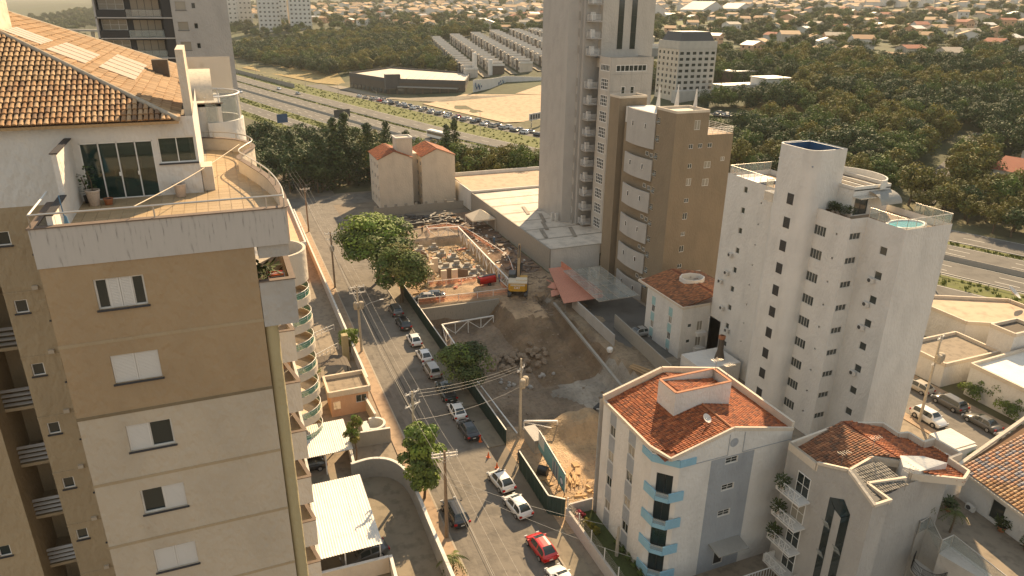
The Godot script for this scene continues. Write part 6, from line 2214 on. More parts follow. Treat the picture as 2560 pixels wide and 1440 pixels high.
func net_mesh(bones: Array, lo: Vector3, hi: Vector3, cell: float) -> ArrayMesh:
	var nx := int((hi.x - lo.x) / cell) + 1; var ny := int((hi.y - lo.y) / cell) + 1; var nz := int((hi.z - lo.z) / cell) + 1
	var val := PackedFloat32Array()
	val.resize(nx * ny * nz)
	for k in nz:
		for j in ny:
			for i in nx:
				var p := lo + Vector3(i, j, k) * cell
				var d := 1e3
				for b in bones:
					var ab: Vector3 = b[1] - b[0]
					var t := clampf((p - b[0]).dot(ab) / maxf(ab.length_squared(), 1e-9), 0, 1)
					var q: float = (p - b[0] - ab * t).length() - lerpf(b[2], b[3], t)
					var h := clampf(0.5 + 0.5 * (q - d) / 0.03, 0, 1)
					d = lerpf(q, d, h) - 0.03 * h * (1.0 - h)
				val[i + nx * (j + ny * k)] = d
	var vert := {}
	var at := func(i, j, k): return val[i + nx * (j + ny * k)]
	for k in nz - 1:
		for j in ny - 1:
			for i in nx - 1:
				var s := Vector3.ZERO
				var n := 0
				for e in [[0, 0, 0, 1, 0, 0], [0, 1, 0, 1, 1, 0], [0, 0, 1, 1, 0, 1], [0, 1, 1, 1, 1, 1], [0, 0, 0, 0, 1, 0], [1, 0, 0, 1, 1, 0], [0, 0, 1, 0, 1, 1], [1, 0, 1, 1, 1, 1], [0, 0, 0, 0, 0, 1], [1, 0, 0, 1, 0, 1], [0, 1, 0, 0, 1, 1], [1, 1, 0, 1, 1, 1]]:
					var a: float = at.call(i + e[0], j + e[1], k + e[2]); var b: float = at.call(i + e[3], j + e[4], k + e[5])
					if (a < 0) != (b < 0):
						s += Vector3(e[0], e[1], e[2]).lerp(Vector3(e[3], e[4], e[5]), a / (a - b)); n += 1
				if n > 0: vert[Vector3i(i, j, k)] = lo + (Vector3(i, j, k) + s / n) * cell
	var st := SurfaceTool.new()
	st.begin(Mesh.PRIMITIVE_TRIANGLES)
	st.set_smooth_group(0)
	for key in vert:
		for ax in 3:
			var d := Vector3i(1 if ax == 0 else 0, 1 if ax == 1 else 0, 1 if ax == 2 else 0)
			var q: Vector3i = key + d
			if q.x >= nx or q.y >= ny or q.z >= nz: continue
			var a: float = at.call(key.x, key.y, key.z); var b: float = at.call(q.x, q.y, q.z)
			if (a < 0) == (b < 0): continue
			var u := Vector3i(0, 1, 0) if ax == 0 else Vector3i(0, 0, 1) if ax == 1 else Vector3i(1, 0, 0)
			var w := Vector3i(0, 0, 1) if ax == 0 else Vector3i(1, 0, 0) if ax == 1 else Vector3i(0, 1, 0)
			var c := [key - u - w, key - w, key, key - u]
			if not (vert.has(c[0]) and vert.has(c[1]) and vert.has(c[3])): continue
			var o := [0, 2, 1, 0, 3, 2] if a < 0 else [0, 1, 2, 0, 2, 3]
			for m in o: st.add_vertex(vert[c[m]])
	st.index()
	st.generate_normals()
	return st.commit()

func person(at: Vector3, turn: float, label: String, cloth: Material, hat: Material):
	body_mesh()
	var t := thing("person", label, "person", at, "", turn)
	part(t, "body", cache.person, cloth)
	part(t, "head", cache.person_head, M.skin)
	part(t, "hands", cache.person_hands, M.skin)
	var mb := MB.new()
	mb.lathe(Vector3(0, 1.7, 0.0), [Vector2(0.14, 0.0), Vector2(0.115, 0.02), Vector2(0.105, 0.09), Vector2(0.05, 0.14), Vector2(0.005, 0.145)], 12)
	part(t, "hat", mb, hat)

func build_site():
	hoarding("long green sheet hoarding between the parked cars and the pit", [Vector3(27.25, 0, -120.0), Vector3(27.25, 0, -67.8)], 2.2)
	hoarding("short green sheet hoarding beside the billboard", [Vector3(27.0, 0, -63.1), Vector3(26.8, 0, -54.7), Vector3(28.2, 0, -53.5)], 2.3)
	# billboard with its print
	var bb := thing("site_billboard", "long teal and white site billboard on thin steel legs", "billboard", Vector3(29.8, 0, -60.3))
	var mb := MB.new(Vector3(29.8, 0, -60.3))
	mb.bar(Vector3(30.2, 2.15, -64.7), Vector3(29.4, 2.15, -56.0), 0.12, 2.45)
	part(bb, "board", mb, M.off_white)
	var im := Image.create(512, 128, false, Image.FORMAT_RGB8)
	im.fill(Color(0.44, 0.62, 0.62))
	im.fill_rect(Rect2i(0, 0, 120, 88), Color(0.78, 0.78, 0.74))
	for k in 9: im.fill_rect(Rect2i(40 + k * 7, 52 + (k % 3) * 2, 4, 3), Color(0.55, 0.55, 0.55))
	im.fill_rect(Rect2i(44, 22, 14, 16), Color(0.42, 0.46, 0.5))
	for k in 14: im.fill_rect(Rect2i(150 + k * 9, 34, 6, 5), Color(0.60, 0.73, 0.72))
	for k in 10: im.fill_rect(Rect2i(150 + k * 9, 56, 5, 4), Color(0.58, 0.72, 0.72))
	for k in 5: im.fill_rect(Rect2i(285 + k * 24, 18 + (k % 2) * 12, 16, 110), Color(0.42, 0.34, 0.45) if k % 2 else Color(0.72, 0.66, 0.62))
	for y in range(50, 110):
		for x in range(420, 490):
			var r := Vector2((x - 455) / 32.0, (y - 80) / 26.0).length()
			if r < 1.0: im.set_pixel(x, y, Color(0.28, 0.25, 0.42) if r > 0.72 else Color(0.85, 0.85, 0.86))
	im.fill_rect(Rect2i(0, 0, 512, 5), Color(0.26, 0.2, 0.3))
	im.fill_rect(Rect2i(400, 112, 112, 16), Color(0.20, 0.50, 0.55))
	var pm := mat("billboard_print", Color(1, 1, 1), 0.6)
	pm.albedo_texture = ImageTexture.create_from_image(im)
	var pq := MB.new(Vector3(29.8, 0, -60.3))
	var o := Vector3(-0.075, 0, 0)
	pq.quad(Vector3(30.2, 0.95, -64.7) + o, Vector3(29.4, 0.95, -56.0) + o, Vector3(29.4, 3.35, -56.0) + o, Vector3(30.2, 3.35, -64.7) + o)
	pq.uv = PackedVector2Array([Vector2(0, 1), Vector2(1, 0), Vector2(1, 1), Vector2(0, 1), Vector2(0, 0), Vector2(1, 0)])
	part(bb, "print", pq, pm)
	for k in 5:
		var f := (k + 0.3) / 4.6
		mb = MB.new(Vector3(29.8, 0, -60.3))
		var p := Vector3(lerpf(30.2, 29.4, f), 0, lerpf(-64.7, -56.0, f))
		mb.bar(p + Vector3(0.2, -0.3, 0), p + Vector3(0.2, 3.3, 0), 0.09, 0.09)
		part(bb, "leg", mb, M.coping)
		mb = MB.new(Vector3(29.8, 0, -60.3))
		mb.bar(p + Vector3(0.2, 0.9, 0), p + Vector3(1.5, 0, 0.3), 0.06, 0.06)
		part(bb, "strut", mb, M.coping)
	# guard frames
	truss("white_guard_frame", "white timber guard frame on the pit floor below the retaining wall", [Vector3(41.0, -4.2, -108.7), Vector3(31.3, -4.2, -108.3), Vector3(31.0, -4.2, -97.5)], 2.2, 2.2)
	truss("white_guard_frame", "long white guard frame running past the concrete footings", [Vector3(41.0, -0.4, -151.2), Vector3(47.9, -0.4, -150.2), Vector3(46.9, -1.0, -115.5)], 2.4, 2.3)
	net_barrier("orange net barrier along the top edge of the pit wall", [Vector3(28.6, 0, -113.6), Vector3(32.5, 0, -113.4), Vector3(36.0, 0, -113.2), Vector3(39.5, 0, -113.0), Vector3(42.5, 0, -112.9), Vector3(45.6, 0, -112.7), Vector3(45.6, 0, -117.5)], 1.15)
	net_barrier("orange net barrier in front of the concrete pillars", [Vector3(32.6, 0, -121.2), Vector3(36.0, 0, -121.0), Vector3(39.0, 0, -120.9), Vector3(42.0, 0, -120.8)], 1.1)
	net_barrier("winding orange net barrier between the long white frame and the soil heaps", [Vector3(41.5, 0, -151.5), Vector3(42.0, 0, -156.0), Vector3(47.0, 0, -156.5), Vector3(49.8, 0, -153.0), Vector3(50.6, 0, -147.0), Vector3(51.2, 0, -141.0), Vector3(51.8, 0, -136.0), Vector3(52.2, 0, -130.0), Vector3(51.0, 0, -125.0), Vector3(50.0, 0, -121.5)], 1.15)
	# retaining wall at the head of the pit, kerb along the plot, capping beam
	mb = MB.new(Vector3(36, 0, -111))
	mb.bar(Vector3(28.0, -2.1, -111.6), Vector3(43.0, -2.1, -111.2), 0.4, 4.3)
	solo("retaining_wall", "rough streaked retaining wall at the head of the pit", "wall", mb, M.weathered_concrete)
	mb = MB.new(Vector3(51, 0, -90))
	mb.bar(Vector3(51.6, -0.05, -106.0), Vector3(47.2, -0.05, -71.0), 0.4, 0.4)
	solo("capping_beam", "long concrete capping beam along the pit edge by the grey wall", "beam", mb, M.concrete)
	mb = MB.new(Vector3(29.2, 0, -80))
	mb.bar(Vector3(28.9, 0.2, -94.5), Vector3(29.4, 0.2, -69.5), 0.16, 0.16)
	solo("white_beam", "long white timber laid along the hoarding at the pit edge", "beam", mb, M.white_paint)
	mb = MB.new(Vector3(53.4, 0, -95))
	mb.bar(Vector3(53.8, 1.0, -103.0), Vector3(53.0, 1.0, -86.8), 0.2, 2.0)
	solo("grey_side_wall", "pale grey wall between the plot and the dark parking lot", "wall", mb, M.pale_grey_wall)
	# machine
	excavator(Vector3(47.4, 0.05, -112.8), -0.42)
	# pink boards: slabs of a scaffold roof, some collapsed
	var pk := thing("pink_platform", "pink boarded protective roof at the foot of the brown tower", "platform", Vector3(56, 2, -109))
	for k in 6:
		mb = MB.new(Vector3(56, 2, -109))
		var z0 := -117.6 + k * 2.8
		var xl := 55.8 - k * 0.8
		for y in [2.0, 2.05]: mb.quad(Vector3(xl - 0.8, y, z0 + 2.74), Vector3(58.6, y, z0 + 2.74), Vector3(58.6, y, z0), Vector3(xl, y, z0), Vector3.UP)
		mb.quad(Vector3(xl, 2.0, z0), Vector3(xl - 0.8, 2.0, z0 + 2.74), Vector3(xl - 0.8, 2.05, z0 + 2.74), Vector3(xl, 2.05, z0))
		part(pk, "board", mb, M.pink_board)
		mb = MB.new(Vector3(56, 2, -109))
		mb.span(58.5, 58.6, 2.0, 3.2, z0, z0 + 2.7)
		part(pk, "upstand", mb, M.pink_board)
		mb = MB.new(Vector3(56, 2, -109))
		mb.span(xl + 0.3, xl + 0.4, -0.2, 2.0, z0 + 1, z0 + 1.1)
		part(pk, "prop", mb, M.grey_metal)
	for q in [[53.6, 1.4, -110.4, 0.5, 0.3], [54.2, 1.2, -112.4, -0.5, 0.8], [52.9, 0.9, -108.4, 0.35, -0.4]]:
		mb = MB.new(Vector3(q[0], q[1], q[2]))
		mb.box(mb.off, Vector3(1.5, 0.05, 2.3), Basis(Vector3(0, 0, 1), q[3]) * Basis(Vector3.UP, q[4]))
		solo("fallen_board", "pink board slipped loose beside the pink protective roof", "board", mb, M.pink_board, "loose pink boards")
	var gc := thing("glazed_canopy", "clear glazed canopy on a steel grid below the brown tower", "canopy", Vector3(60, 3.5, -103))
	for i in 4:
		for j in 5:
			mb = MB.new(Vector3(60, 3.5, -103))
			mb.box(Vector3(56.4 + i * 1.95 + j * 0.2, 3.5, -98.0 - j * 3.1), Vector3(1.9, 0.03, 3.0))
			part(gc, "glass_pane", mb, M.clear_glass)
	mb = MB.new(Vector3(60, 3.5, -103))
	for i in 5: mb.bar(Vector3(55.4 + i * 1.95, 3.47, -96.4), Vector3(56.2 + i * 1.95, 3.47, -112.0), 0.07, 0.1)
	for j in 6: mb.bar(Vector3(55.3 + j * 0.2, 3.46, -96.45 - j * 3.1), Vector3(63.3 + j * 0.2, 3.46, -96.45 - j * 3.1), 0.07, 0.1)
	part(gc, "steel_grid", mb, M.rail_metal)
	# footings and pillars
	var fk := 0
	for f in [[37.5, -146, 2.2, 0.8], [41.0, -147, 1.8, 0.7], [36.8, -141, 2.6, 1.1], [41.5, -142.5, 1.9, 0.7], [43.0, -139, 2.2, 0.9], [38.6, -137, 2.4, 1.0], [42.3, -135.0, 2.6, 0.7], [43.8, -132.5, 2.4, 0.8], [39.4, -133.0, 2.8, 1.0], [44.0, -129.0, 2.6, 0.6], [45.6, -130.5, 1.8, 0.6], [43.0, -125.0, 1.6, 0.8], [45.4, -126.4, 1.5, 1.0], [39.6, -128.5, 1.6, 0.9], [35.6, -135.0, 1.8, 0.8], [40.8, -124.0, 1.5, 0.7]]:
		var y := site_height(f[0], f[1]) - 0.1
		var t := thing("concrete_footing", "grey concrete footing block with a stub on the foundation floor", "footing", Vector3(f[0], y, f[1]), "concrete footings on the site", rng.randf_range(-0.25, 0.25))
		mb = MB.new()
		mb.span(-f[2] / 2, f[2] / 2, 0, f[3], -f[2] * 0.4, f[2] * 0.4)
		part(t, "block", mb, M.concrete)
		mb = MB.new()
		mb.span(-f[2] * 0.12, f[2] * 0.32, f[3], f[3] + 0.7, -0.35, 0.35)
		part(t, "stub", mb, M.concrete)
	for f in [[33.6, -123.4], [36.2, -123.0], [38.3, -122.8], [34.9, -127.2], [36.6, -130.4], [34.4, -130.8], [33.0, -126.0]]:
		mb = MB.new(Vector3(f[0], 0, f[1]))
		mb.span(f[0] - 0.55, f[0] + 0.55, -0.6, 2.3, f[1] - 0.3, f[1] + 0.3)
		solo("formwork_pillar", "upright pale formwork pillar behind the orange net", "pillar", mb, M.canvas, "formwork pillars on the site")
	for f in [[40.2, -126.3, 4.0, 0.9], [36.5, -138.6, 2.6, 0.2], [38.2, -127.0, 3.2, 1.2]]:
		mb = MB.new(Vector3(f[0], 0, f[1]))
		mb.box(Vector3(f[0], 0.0, f[1]), Vector3(0.12, 1.9, f[2]), Basis(Vector3.UP, f[3]))
		solo("shuttering_panel", "brown plywood shuttering panel standing among the footings", "panel", mb, M.coping, "shuttering panels on the site")
	# planks, tarpaulin heaps and scrap along the back of the plot
	var heap := MB.new(Vector3(40, 0, -162))
	for k in 150:
		var x := rng.randf_range(29.5, 52.0); var z := rng.randf_range(-167.0, -158.5)
		heap.box(Vector3(x, rng.randf_range(0.1, 1.2), z), Vector3(rng.randf_range(0.3, 3.0), rng.randf_range(0.08, 0.4), rng.randf_range(0.2, 0.9)), Basis(Vector3.UP, rng.randf_range(-1, 1)) * Basis(Vector3.RIGHT, rng.randf_range(-0.3, 0.3)))
	solo("scrap_heap", "dark heap of planks and scrap at the back of the site", "scrap", heap, M.dark_grey, "", "stuff")
	var rub := MB.new(Vector3(45, 0, -135))
	for k in 240:
		var x := rng.randf_range(35.0, 48.0); var z := rng.randf_range(-148.0, -122.5)
		rub.box(Vector3(x, site_height(x, z) + 0.1, z), Vector3(rng.randf_range(0.2, 1.6), 0.1, rng.randf_range(0.1, 0.4)), Basis(Vector3.UP, rng.randf_range(0, 3)) * Basis(Vector3.RIGHT, rng.randf_range(-0.4, 0.4)))
	solo("timber_offcuts", "pale timber offcuts scattered between the footings", "timber", rub, M.timber, "", "stuff")
	# building rubbish by material: concrete lumps, boards, bent steel, plastic
	for q in [[M.concrete, 130, 34.5, 48.0, -148.0, -122.5, 0.5, "pale concrete lumps", "rubble"], [M.coping, 120, 50.0, 56.6, -158.0, -122.0, 1.0, "dark boards and soil clods beside the warehouse wall", "rubbish"], [M.off_white, 60, 49.5, 56.4, -160.0, -122.0, 0.5, "pale plastic and timber beside the warehouse wall", "rubbish"], [M.pink_board, 40, 33.0, 48.0, -148.0, -119.0, 0.8, "pink plywood scraps between the footings", "plywood"], [M.rock, 150, 46.0, 56.0, -122.0, -104.0, 0.4, "clods of dug soil around the machine", "soil"], [M.timber, 60, 28.5, 34.0, -150.0, -118.0, 0.9, "loose boards behind the street trees", "timber"], [M.timber, 34, 28.2, 33.5, -62.0, -54.5, 0.7, "loose boards around the billboard legs", "timber"]]:
		var dm := MB.new(Vector3((q[2] + q[3]) / 2, 0, (q[4] + q[5]) / 2))
		for k in q[1]:
			var x := rng.randf_range(q[2], q[3]); var z := rng.randf_range(q[4], q[5])
			var s: float = q[6] * rng.randf_range(0.4, 1.3)
			dm.box(Vector3(x, site_height(x, z) + s * 0.1, z), Vector3(s * rng.randf_range(0.8, 2.6), s * rng.randf_range(0.1, 0.5), s * rng.randf_range(0.3, 0.9)), Basis(Vector3.UP, rng.randf() * 3) * Basis(Vector3.RIGHT, rng.randf_range(-0.4, 0.4)))
		solo("site_debris", q[7], q[8], dm, q[0], "", "stuff")
	var bars := MB.new(Vector3(40, 0, -130))
	for k in 70:
		var x := rng.randf_range(35, 47); var z := rng.randf_range(-146, -123)
		bars.bar(Vector3(x, site_height(x, z), z), Vector3(x + rng.randf_range(-0.2, 0.2), site_height(x, z) + rng.randf_range(0.8, 1.9), z), 0.05, 0.05)
	solo("starter_bars", "rusty steel starter bars sticking up between the footings", "steel bars", bars, M.coping, "", "stuff")
	# tent
	var tn := thing("tent_canopy", "peaked cream tent canopy beside the warehouse wall", "tent", Vector3(54.3, 0, -153.0))
	mb = MB.new()
	for k in 4:
		var a := TAU * (k + 0.5) / 4 ; var b := TAU * (k + 1.5) / 4
		mb.tri(Vector3(4.0 * cos(b), 3.0, 4.0 * sin(b)), Vector3(4.0 * cos(a), 3.0, 4.0 * sin(a)), Vector3(0, 4.9, 0))
		mb.quad(Vector3(4.0 * cos(b), 2.7, 4.0 * sin(b)), Vector3(4.0 * cos(a), 2.7, 4.0 * sin(a)), Vector3(4.0 * cos(a), 3.0, 4.0 * sin(a)), Vector3(4.0 * cos(b), 3.0, 4.0 * sin(b)))
	part(tn, "canopy", mb, M.canvas)
	for k in 4:
		mb = MB.new()
		var a := TAU * (k + 0.5) / 4
		mb.tube([Vector3(3.9 * cos(a), 0, 3.9 * sin(a)), Vector3(3.9 * cos(a), 3.0, 3.9 * sin(a))], 0.05, 6)
		part(tn, "pole", mb, M.white_paint)
	# red compressor
	var cp := thing("red_compressor", "red towed compressor parked at the end of the orange net", "compressor", Vector3(43.3, 0, -118.4), "", 0.1)
	mb = MB.new()
	var P := []
	for q in [-1.7, -1.5, 1.5, 1.7]:
		var k := 0.85 if absf(q) > 1.6 else 1.0
		var row := PackedVector3Array()
		for e in [[-0.8, 0.5], [-0.8, 1.5], [-0.6, 1.8], [0.6, 1.8], [0.8, 1.5], [0.8, 0.5]]: row.append(Vector3(q, e[1] * k + 0.1, e[0] * k))
		P.append(row)
	mb.grid(P, true)
	part(cp, "hood", mb, M.red_paint)
	mb = MB.new()
	mb.span(-1.6, 1.6, 1.9, 2.0, -0.35, 0.35); mb.span(1.6, 1.75, 0.6, 1.6, -0.6, 0.6); mb.span(-1.75, -1.6, 0.6, 1.6, -0.6, 0.6)
	part(cp, "black_trim", mb, M.black_metal)
	for s in [-0.8, 0.8]:
		mb = MB.new()
		mb.tube([Vector3(0.2, 0.35, s - 0.1), Vector3(0.2, 0.35, s + 0.1)], 0.36, 12)
		part(cp, "wheel", mb, M.rubber)
	# boulders in the pit
	for k in 74:
		var a := rng.randf() * TAU
		var rr := sqrt(rng.randf())
		var x := 39.8 + cos(a) * rr * 5.0; var z := -94.2 + sin(a) * rr * 3.4
		var sz := rng.randf_range(0.4, 0.92)
		var pale := k % 6 == 0
		if pale: x = rng.randf_range(35.0, 43.5); z = rng.randf_range(-90.5, -86.5); sz *= 0.7
		var r := part(self, numbered("boulder"), rock_mesh(k % 5), M.rock_grey if pale else M.rock)
		r.transform = Transform3D(Basis(Vector3.UP, rng.randf() * TAU).scaled(Vector3.ONE * sz), Vector3(x, site_height(x, z) + sz * 0.35 + (0.0 if pale else 0.9 * (1.0 - rr)), z))
		tag(r, "pale grey boulder lying on the pit floor in front of the brown rock pile" if pale else "brown boulder in the rock pile on the pit floor", "boulder", "pale boulders in the pit" if pale else "brown boulders in the pit")
	var gv := MB.new(Vector3(40, -4, -88))
	for k in 260:
		var x := rng.randf_range(30.0, 50.0); var z := rng.randf_range(-110.0, -72.0)
		var s := rng.randf_range(0.08, 0.34)
		gv.box(Vector3(x, site_height(x, z), z), Vector3(s, s * 0.7, s), Basis(Vector3(rng.randf(), 1, rng.randf()).normalized(), rng.randf() * 3))
	solo("rubble", "loose stones scattered over the pit floor", "rubble", gv, M.rock, "", "stuff")
	# bag, planks, loader, cabinet
	var bg := MB.new(Vector3(51.6, 0, -85.6))
	bg.lathe(bg.off, [Vector2(0.4, -0.1), Vector2(0.5, 0.2), Vector2(0.48, 0.5), Vector2(0.36, 0.62), Vector2(0.26, 0.5), Vector2(0.02, 0.42)], 12)
	solo("bulk_bag", "open white bulk bag on the ground beside the pit", "bag", bg, M.white_paint)
	for k in 4:
		mb = MB.new(Vector3(52.6, 0.1, -78.0))
		mb.box(Vector3(52.2 + k * 0.35, 0.15 + (k % 2) * 0.09, -78.2 - k * 0.2), Vector3(0.3, 0.07, 3.4), Basis(Vector3.UP, 0.35 + k * 0.05))
		solo("plank", "long weathered plank lying near the concrete boundary wall", "plank", mb, M.timber, "planks by the boundary wall")
	loader(Vector3(46.2, site_height(46.2, -75.4), -75.4), 0.6)
	mb = MB.new(Vector3(30.3, 0, -66.2))
	mb.span(29.7, 31.0, 0, 1.9, -67.9, -64.8)
	var cb := thing("utility_cabinet", "rough masonry utility cabinet with concrete lid by the pole", "cabinet", Vector3(30.3, 0, -66.2))
	part(cb, "body", mb, M.concrete)
	mb = MB.new(Vector3(30.3, 0, -66.2))
	mb.span(29.6, 31.1, 1.9, 2.02, -68.0, -64.7)
	part(cb, "lid", mb, M.pale_grey_wall)
	truss("timber_barrier", "bare timber barrier at the pit corner behind the utility cabinet", [Vector3(30.6, 0, -70.2), Vector3(34.4, 0.2, -68.4)], 1.3, 3.8)
	for c in [[24.4, -66.3, "orange traffic cone standing at the site entrance"], [24.6, -69.7, "orange traffic cone behind the black sedan"], [24.6, -64.0, "orange traffic cone in front of the white hatchback"]]:
		var t := thing("traffic_cone", c[2], "traffic cone", Vector3(c[0], 0.02, c[1]))
		mb = MB.new()
		mb.lathe(Vector3.ZERO, [Vector2(0.17, 0.04), Vector2(0.03, 0.74), Vector2(0.005, 0.75)], 12)
		part(t, "cone", mb, M.orange_plastic)
		mb = MB.new()
		mb.span(-0.2, 0.2, 0, 0.04, -0.2, 0.2)
		part(t, "base", mb, M.orange_plastic)
	var oil := MB.new(Vector3(29.0, 0, -60.0))
	oil.tube([Vector3(28.7, 0.55, -61.4), Vector3(29.5, 0.55, -60.6)], 0.55, 14)
	solo("black_drum", "black drum lying behind the short green hoarding", "drum", oil, M.black_metal)
	for k in 5:
		mb = MB.new(Vector3(31.4, 0, -58.5))
		mb.bar(Vector3(30.4 + k * 0.5, 0.2, -57.4), Vector3(31.6 + k * 0.4, 0.9 - k * 0.12, -59.4 + k * 0.2), 0.09, 0.09)
		solo("loose_timber", "length of pale timber propped near the billboard's back", "timber", mb, M.timber, "loose timber by the billboard")
	# people
	person(Vector3(27.35, 0.02, -64.0), 1.4, "person in dark clothes and cap at the end of the short hoarding", M.dark_cloth, M.dark_cloth)
	person(Vector3(45.3, 0.05, -119.6), 2.4, "person in dark clothes and pale helmet beside the red compressor", M.dark_cloth, M.white_paint)
	person(Vector3(46.0, 0.05, -118.9), -2.2, "person in navy work clothes beside the red compressor", M.blue_cloth, M.white_paint)
	person(Vector3(40.4, 0.0, -154.0), 0.3, "person in dark clothes standing alone near the scrap heap", M.dark_cloth, M.orange_plastic)
	person(Vector3(53.3, 0.0, -141.0), -0.6, "person in navy clothes and white helmet near the soil heap", M.blue_cloth, M.white_paint)

func excavator(at: Vector3, turn: float):
	var t := thing("excavator", "yellow crawler excavator seen from behind with raised boom", "excavator", at, "", turn)
	t.scale = Vector3.ONE * 1.18
	var mb: MB
	for s in [-1.25, 1.25]:
		mb = MB.new()
		var prof := []
		for k in 7: prof.append(Vector2(1.9 + 0.48 * cos(-PI / 2 + PI * k / 6.0), 0.48 + 0.48 * sin(-PI / 2 + PI * k / 6.0)))
		for k in 7: prof.append(Vector2(-1.9 + 0.48 * cos(PI / 2 + PI * k / 6.0), 0.48 + 0.48 * sin(PI / 2 + PI * k / 6.0)))
		var P := []
		for e in [-0.3, 0.3]:
			var row := PackedVector3Array()
			for p in prof: row.append(Vector3(s + e, p.y, p.x))
			P.append(row)
		mb.grid(P, true)
		for e in [0, 1]:
			for k in range(1, prof.size() - 1): mb.tri(P[e][0], P[e][k], P[e][k + 1])
		var tr := part(t, "track", mb, M.dark_grey)
		for k in 13:
			mb = MB.new()
			mb.span(s - 0.34, s + 0.34, 0.95, 1.0, -1.9 + k * 0.31, -1.75 + k * 0.31)
			part(tr, "track_shoe", mb, M.black_metal)
	mb = MB.new()
	mb.span(-0.9, 0.9, 0.5, 1.1, -1.2, 1.2)
	part(t, "undercarriage", mb, M.dark_grey)
	# counterweight with rounded rear corners
	mb = MB.new()
	mb.prism(PackedVector2Array([Vector2(-1.45, 0.6), Vector2(-1.45, 2.0), Vector2(-1.1, 2.5), Vector2(1.1, 2.5), Vector2(1.45, 2.0), Vector2(1.45, 0.6)]), 1.15, 2.35, true, true)
	var cw := part(t, "counterweight", mb, M.machine_yellow)
	mb = MB.new()
	mb.span(-1.45, 1.45, 2.36, 2.55, 0.3, 2.4); mb.span(-0.3, 1.4, 2.55, 2.75, 0.5, 1.6)
	part(t, "engine_hood", mb, M.canvas)
	mb = MB.new()
	mb.span(0.25, 1.45, 1.15, 2.3, -1.6, 0.6)
	part(t, "side_housing", mb, M.machine_yellow)
	mb = MB.new()
	mb.prism(PackedVector2Array([Vector2(-1.45, -1.7), Vector2(-0.45, -1.7), Vector2(-0.45, 0.3), Vector2(-1.45, 0.3)]), 1.2, 3.0)
	var cab := part(t, "cab", mb, M.dark_glass)
	mb = MB.new()
	mb.span(-1.48, -0.42, 3.0, 3.1, -1.75, 0.33)
	for p in [[-1.45, -1.7], [-0.45, -1.7], [-0.45, 0.3], [-1.45, 0.3]]: mb.span(p[0] - 0.05, p[0] + 0.05, 1.2, 3.0, p[1] - 0.05, p[1] + 0.05)
	part(cab, "cab_frame", mb, M.black_metal)
	# boom, stick, bucket
	var bp := [Vector3(0, 1.7, -0.8), Vector3(0, 3.6, -2.4), Vector3(0, 5.0, -4.4), Vector3(0, 5.5, -6.0)]
	mb = MB.new()
	for i in 3: mb.bar(bp[i], bp[i + 1] + (bp[i + 1] - bp[i]).normalized() * 0.15, 0.42, [0.6, 0.7, 0.5][i])
	part(t, "boom", mb, M.timber)
	mb = MB.new()
	mb.bar(Vector3(0, 6.1, -5.4), Vector3(0.05, 2.4, -7.3), 0.34, 0.5)
	part(t, "stick", mb, M.timber)
	mb = MB.new()
	for s in [-0.32, 0.32]: mb.tube([Vector3(s, 1.4, -1.6), Vector3(s, 3.7, -3.0)], 0.09, 8)
	mb.tube([Vector3(0, 4.7, -3.2), Vector3(0, 6.0, -5.3)], 0.09, 8)
	part(t, "hydraulic_ram", mb, M.black_metal)
	mb = MB.new()
	var bk := []
	for k in 7:
		var a := PI * (0.1 + 1.0 * k / 6.0)
		bk.append(PackedVector3Array([Vector3(-0.55, 1.9 - 0.7 * sin(a), -7.2 + 0.7 * cos(a)), Vector3(0.55, 1.9 - 0.7 * sin(a), -7.2 + 0.7 * cos(a))]))
	mb.grid(bk)
	part(t, "bucket", mb, M.dark_grey)
	var tm := TextMesh.new()
	tm.text = "CAT"
	tm.font_size = 40
	tm.pixel_size = 0.013
	tm.depth = 0.02
	var f := SystemFont.new()
	f.font_names = PackedStringArray(["Droid Sans"])
	f.font_weight = 800
	tm.font = f
	part(cw, "lettering", tm, M.white_paint, Transform3D(Basis(), Vector3(-0.1, 1.75, 2.512)))
	mb = MB.new()
	mb.prism(PackedVector2Array([Vector2(-1.12, 2.495), Vector2(1.12, 2.495), Vector2(1.12, 2.505), Vector2(-1.12, 2.505)]), 2.05, 2.3)
	part(cw, "pale_stripe", mb, M.canvas)

func loader(at: Vector3, turn: float):
	var t := thing("skid_loader", "small skid loader working at the bottom of the pit", "loader", at, "", turn)
	var mb := MB.new()
	mb.span(-0.75, 0.75, 0.35, 1.2, -1.0, 1.2)
	part(t, "body", mb, M.off_white)
	mb = MB.new()
	mb.span(-0.55, 0.55, 1.2, 2.1, -0.6, 0.6)
	part(t, "cab", mb, M.black_metal)
	for s in [[-0.85, -0.6], [0.85, -0.6], [-0.85, 0.6], [0.85, 0.6]]:
		mb = MB.new()
		mb.tube([Vector3(s[0] - 0.13, 0.4, s[1]), Vector3(s[0] + 0.13, 0.4, s[1])], 0.4, 12)
		part(t, "wheel", mb, M.rubber)
	mb = MB.new()
	for s in [-0.7, 0.7]: mb.bar(Vector3(s, 1.4, 1.0), Vector3(s, 0.5, -1.8), 0.14, 0.2)
	part(t, "lift_arm", mb, M.off_white)
	mb = MB.new()
	mb.box(Vector3(0, 0.35, -2.1), Vector3(1.7, 0.6, 0.5), Basis(Vector3.RIGHT, 0.3))
	part(t, "bucket", mb, M.dark_grey)

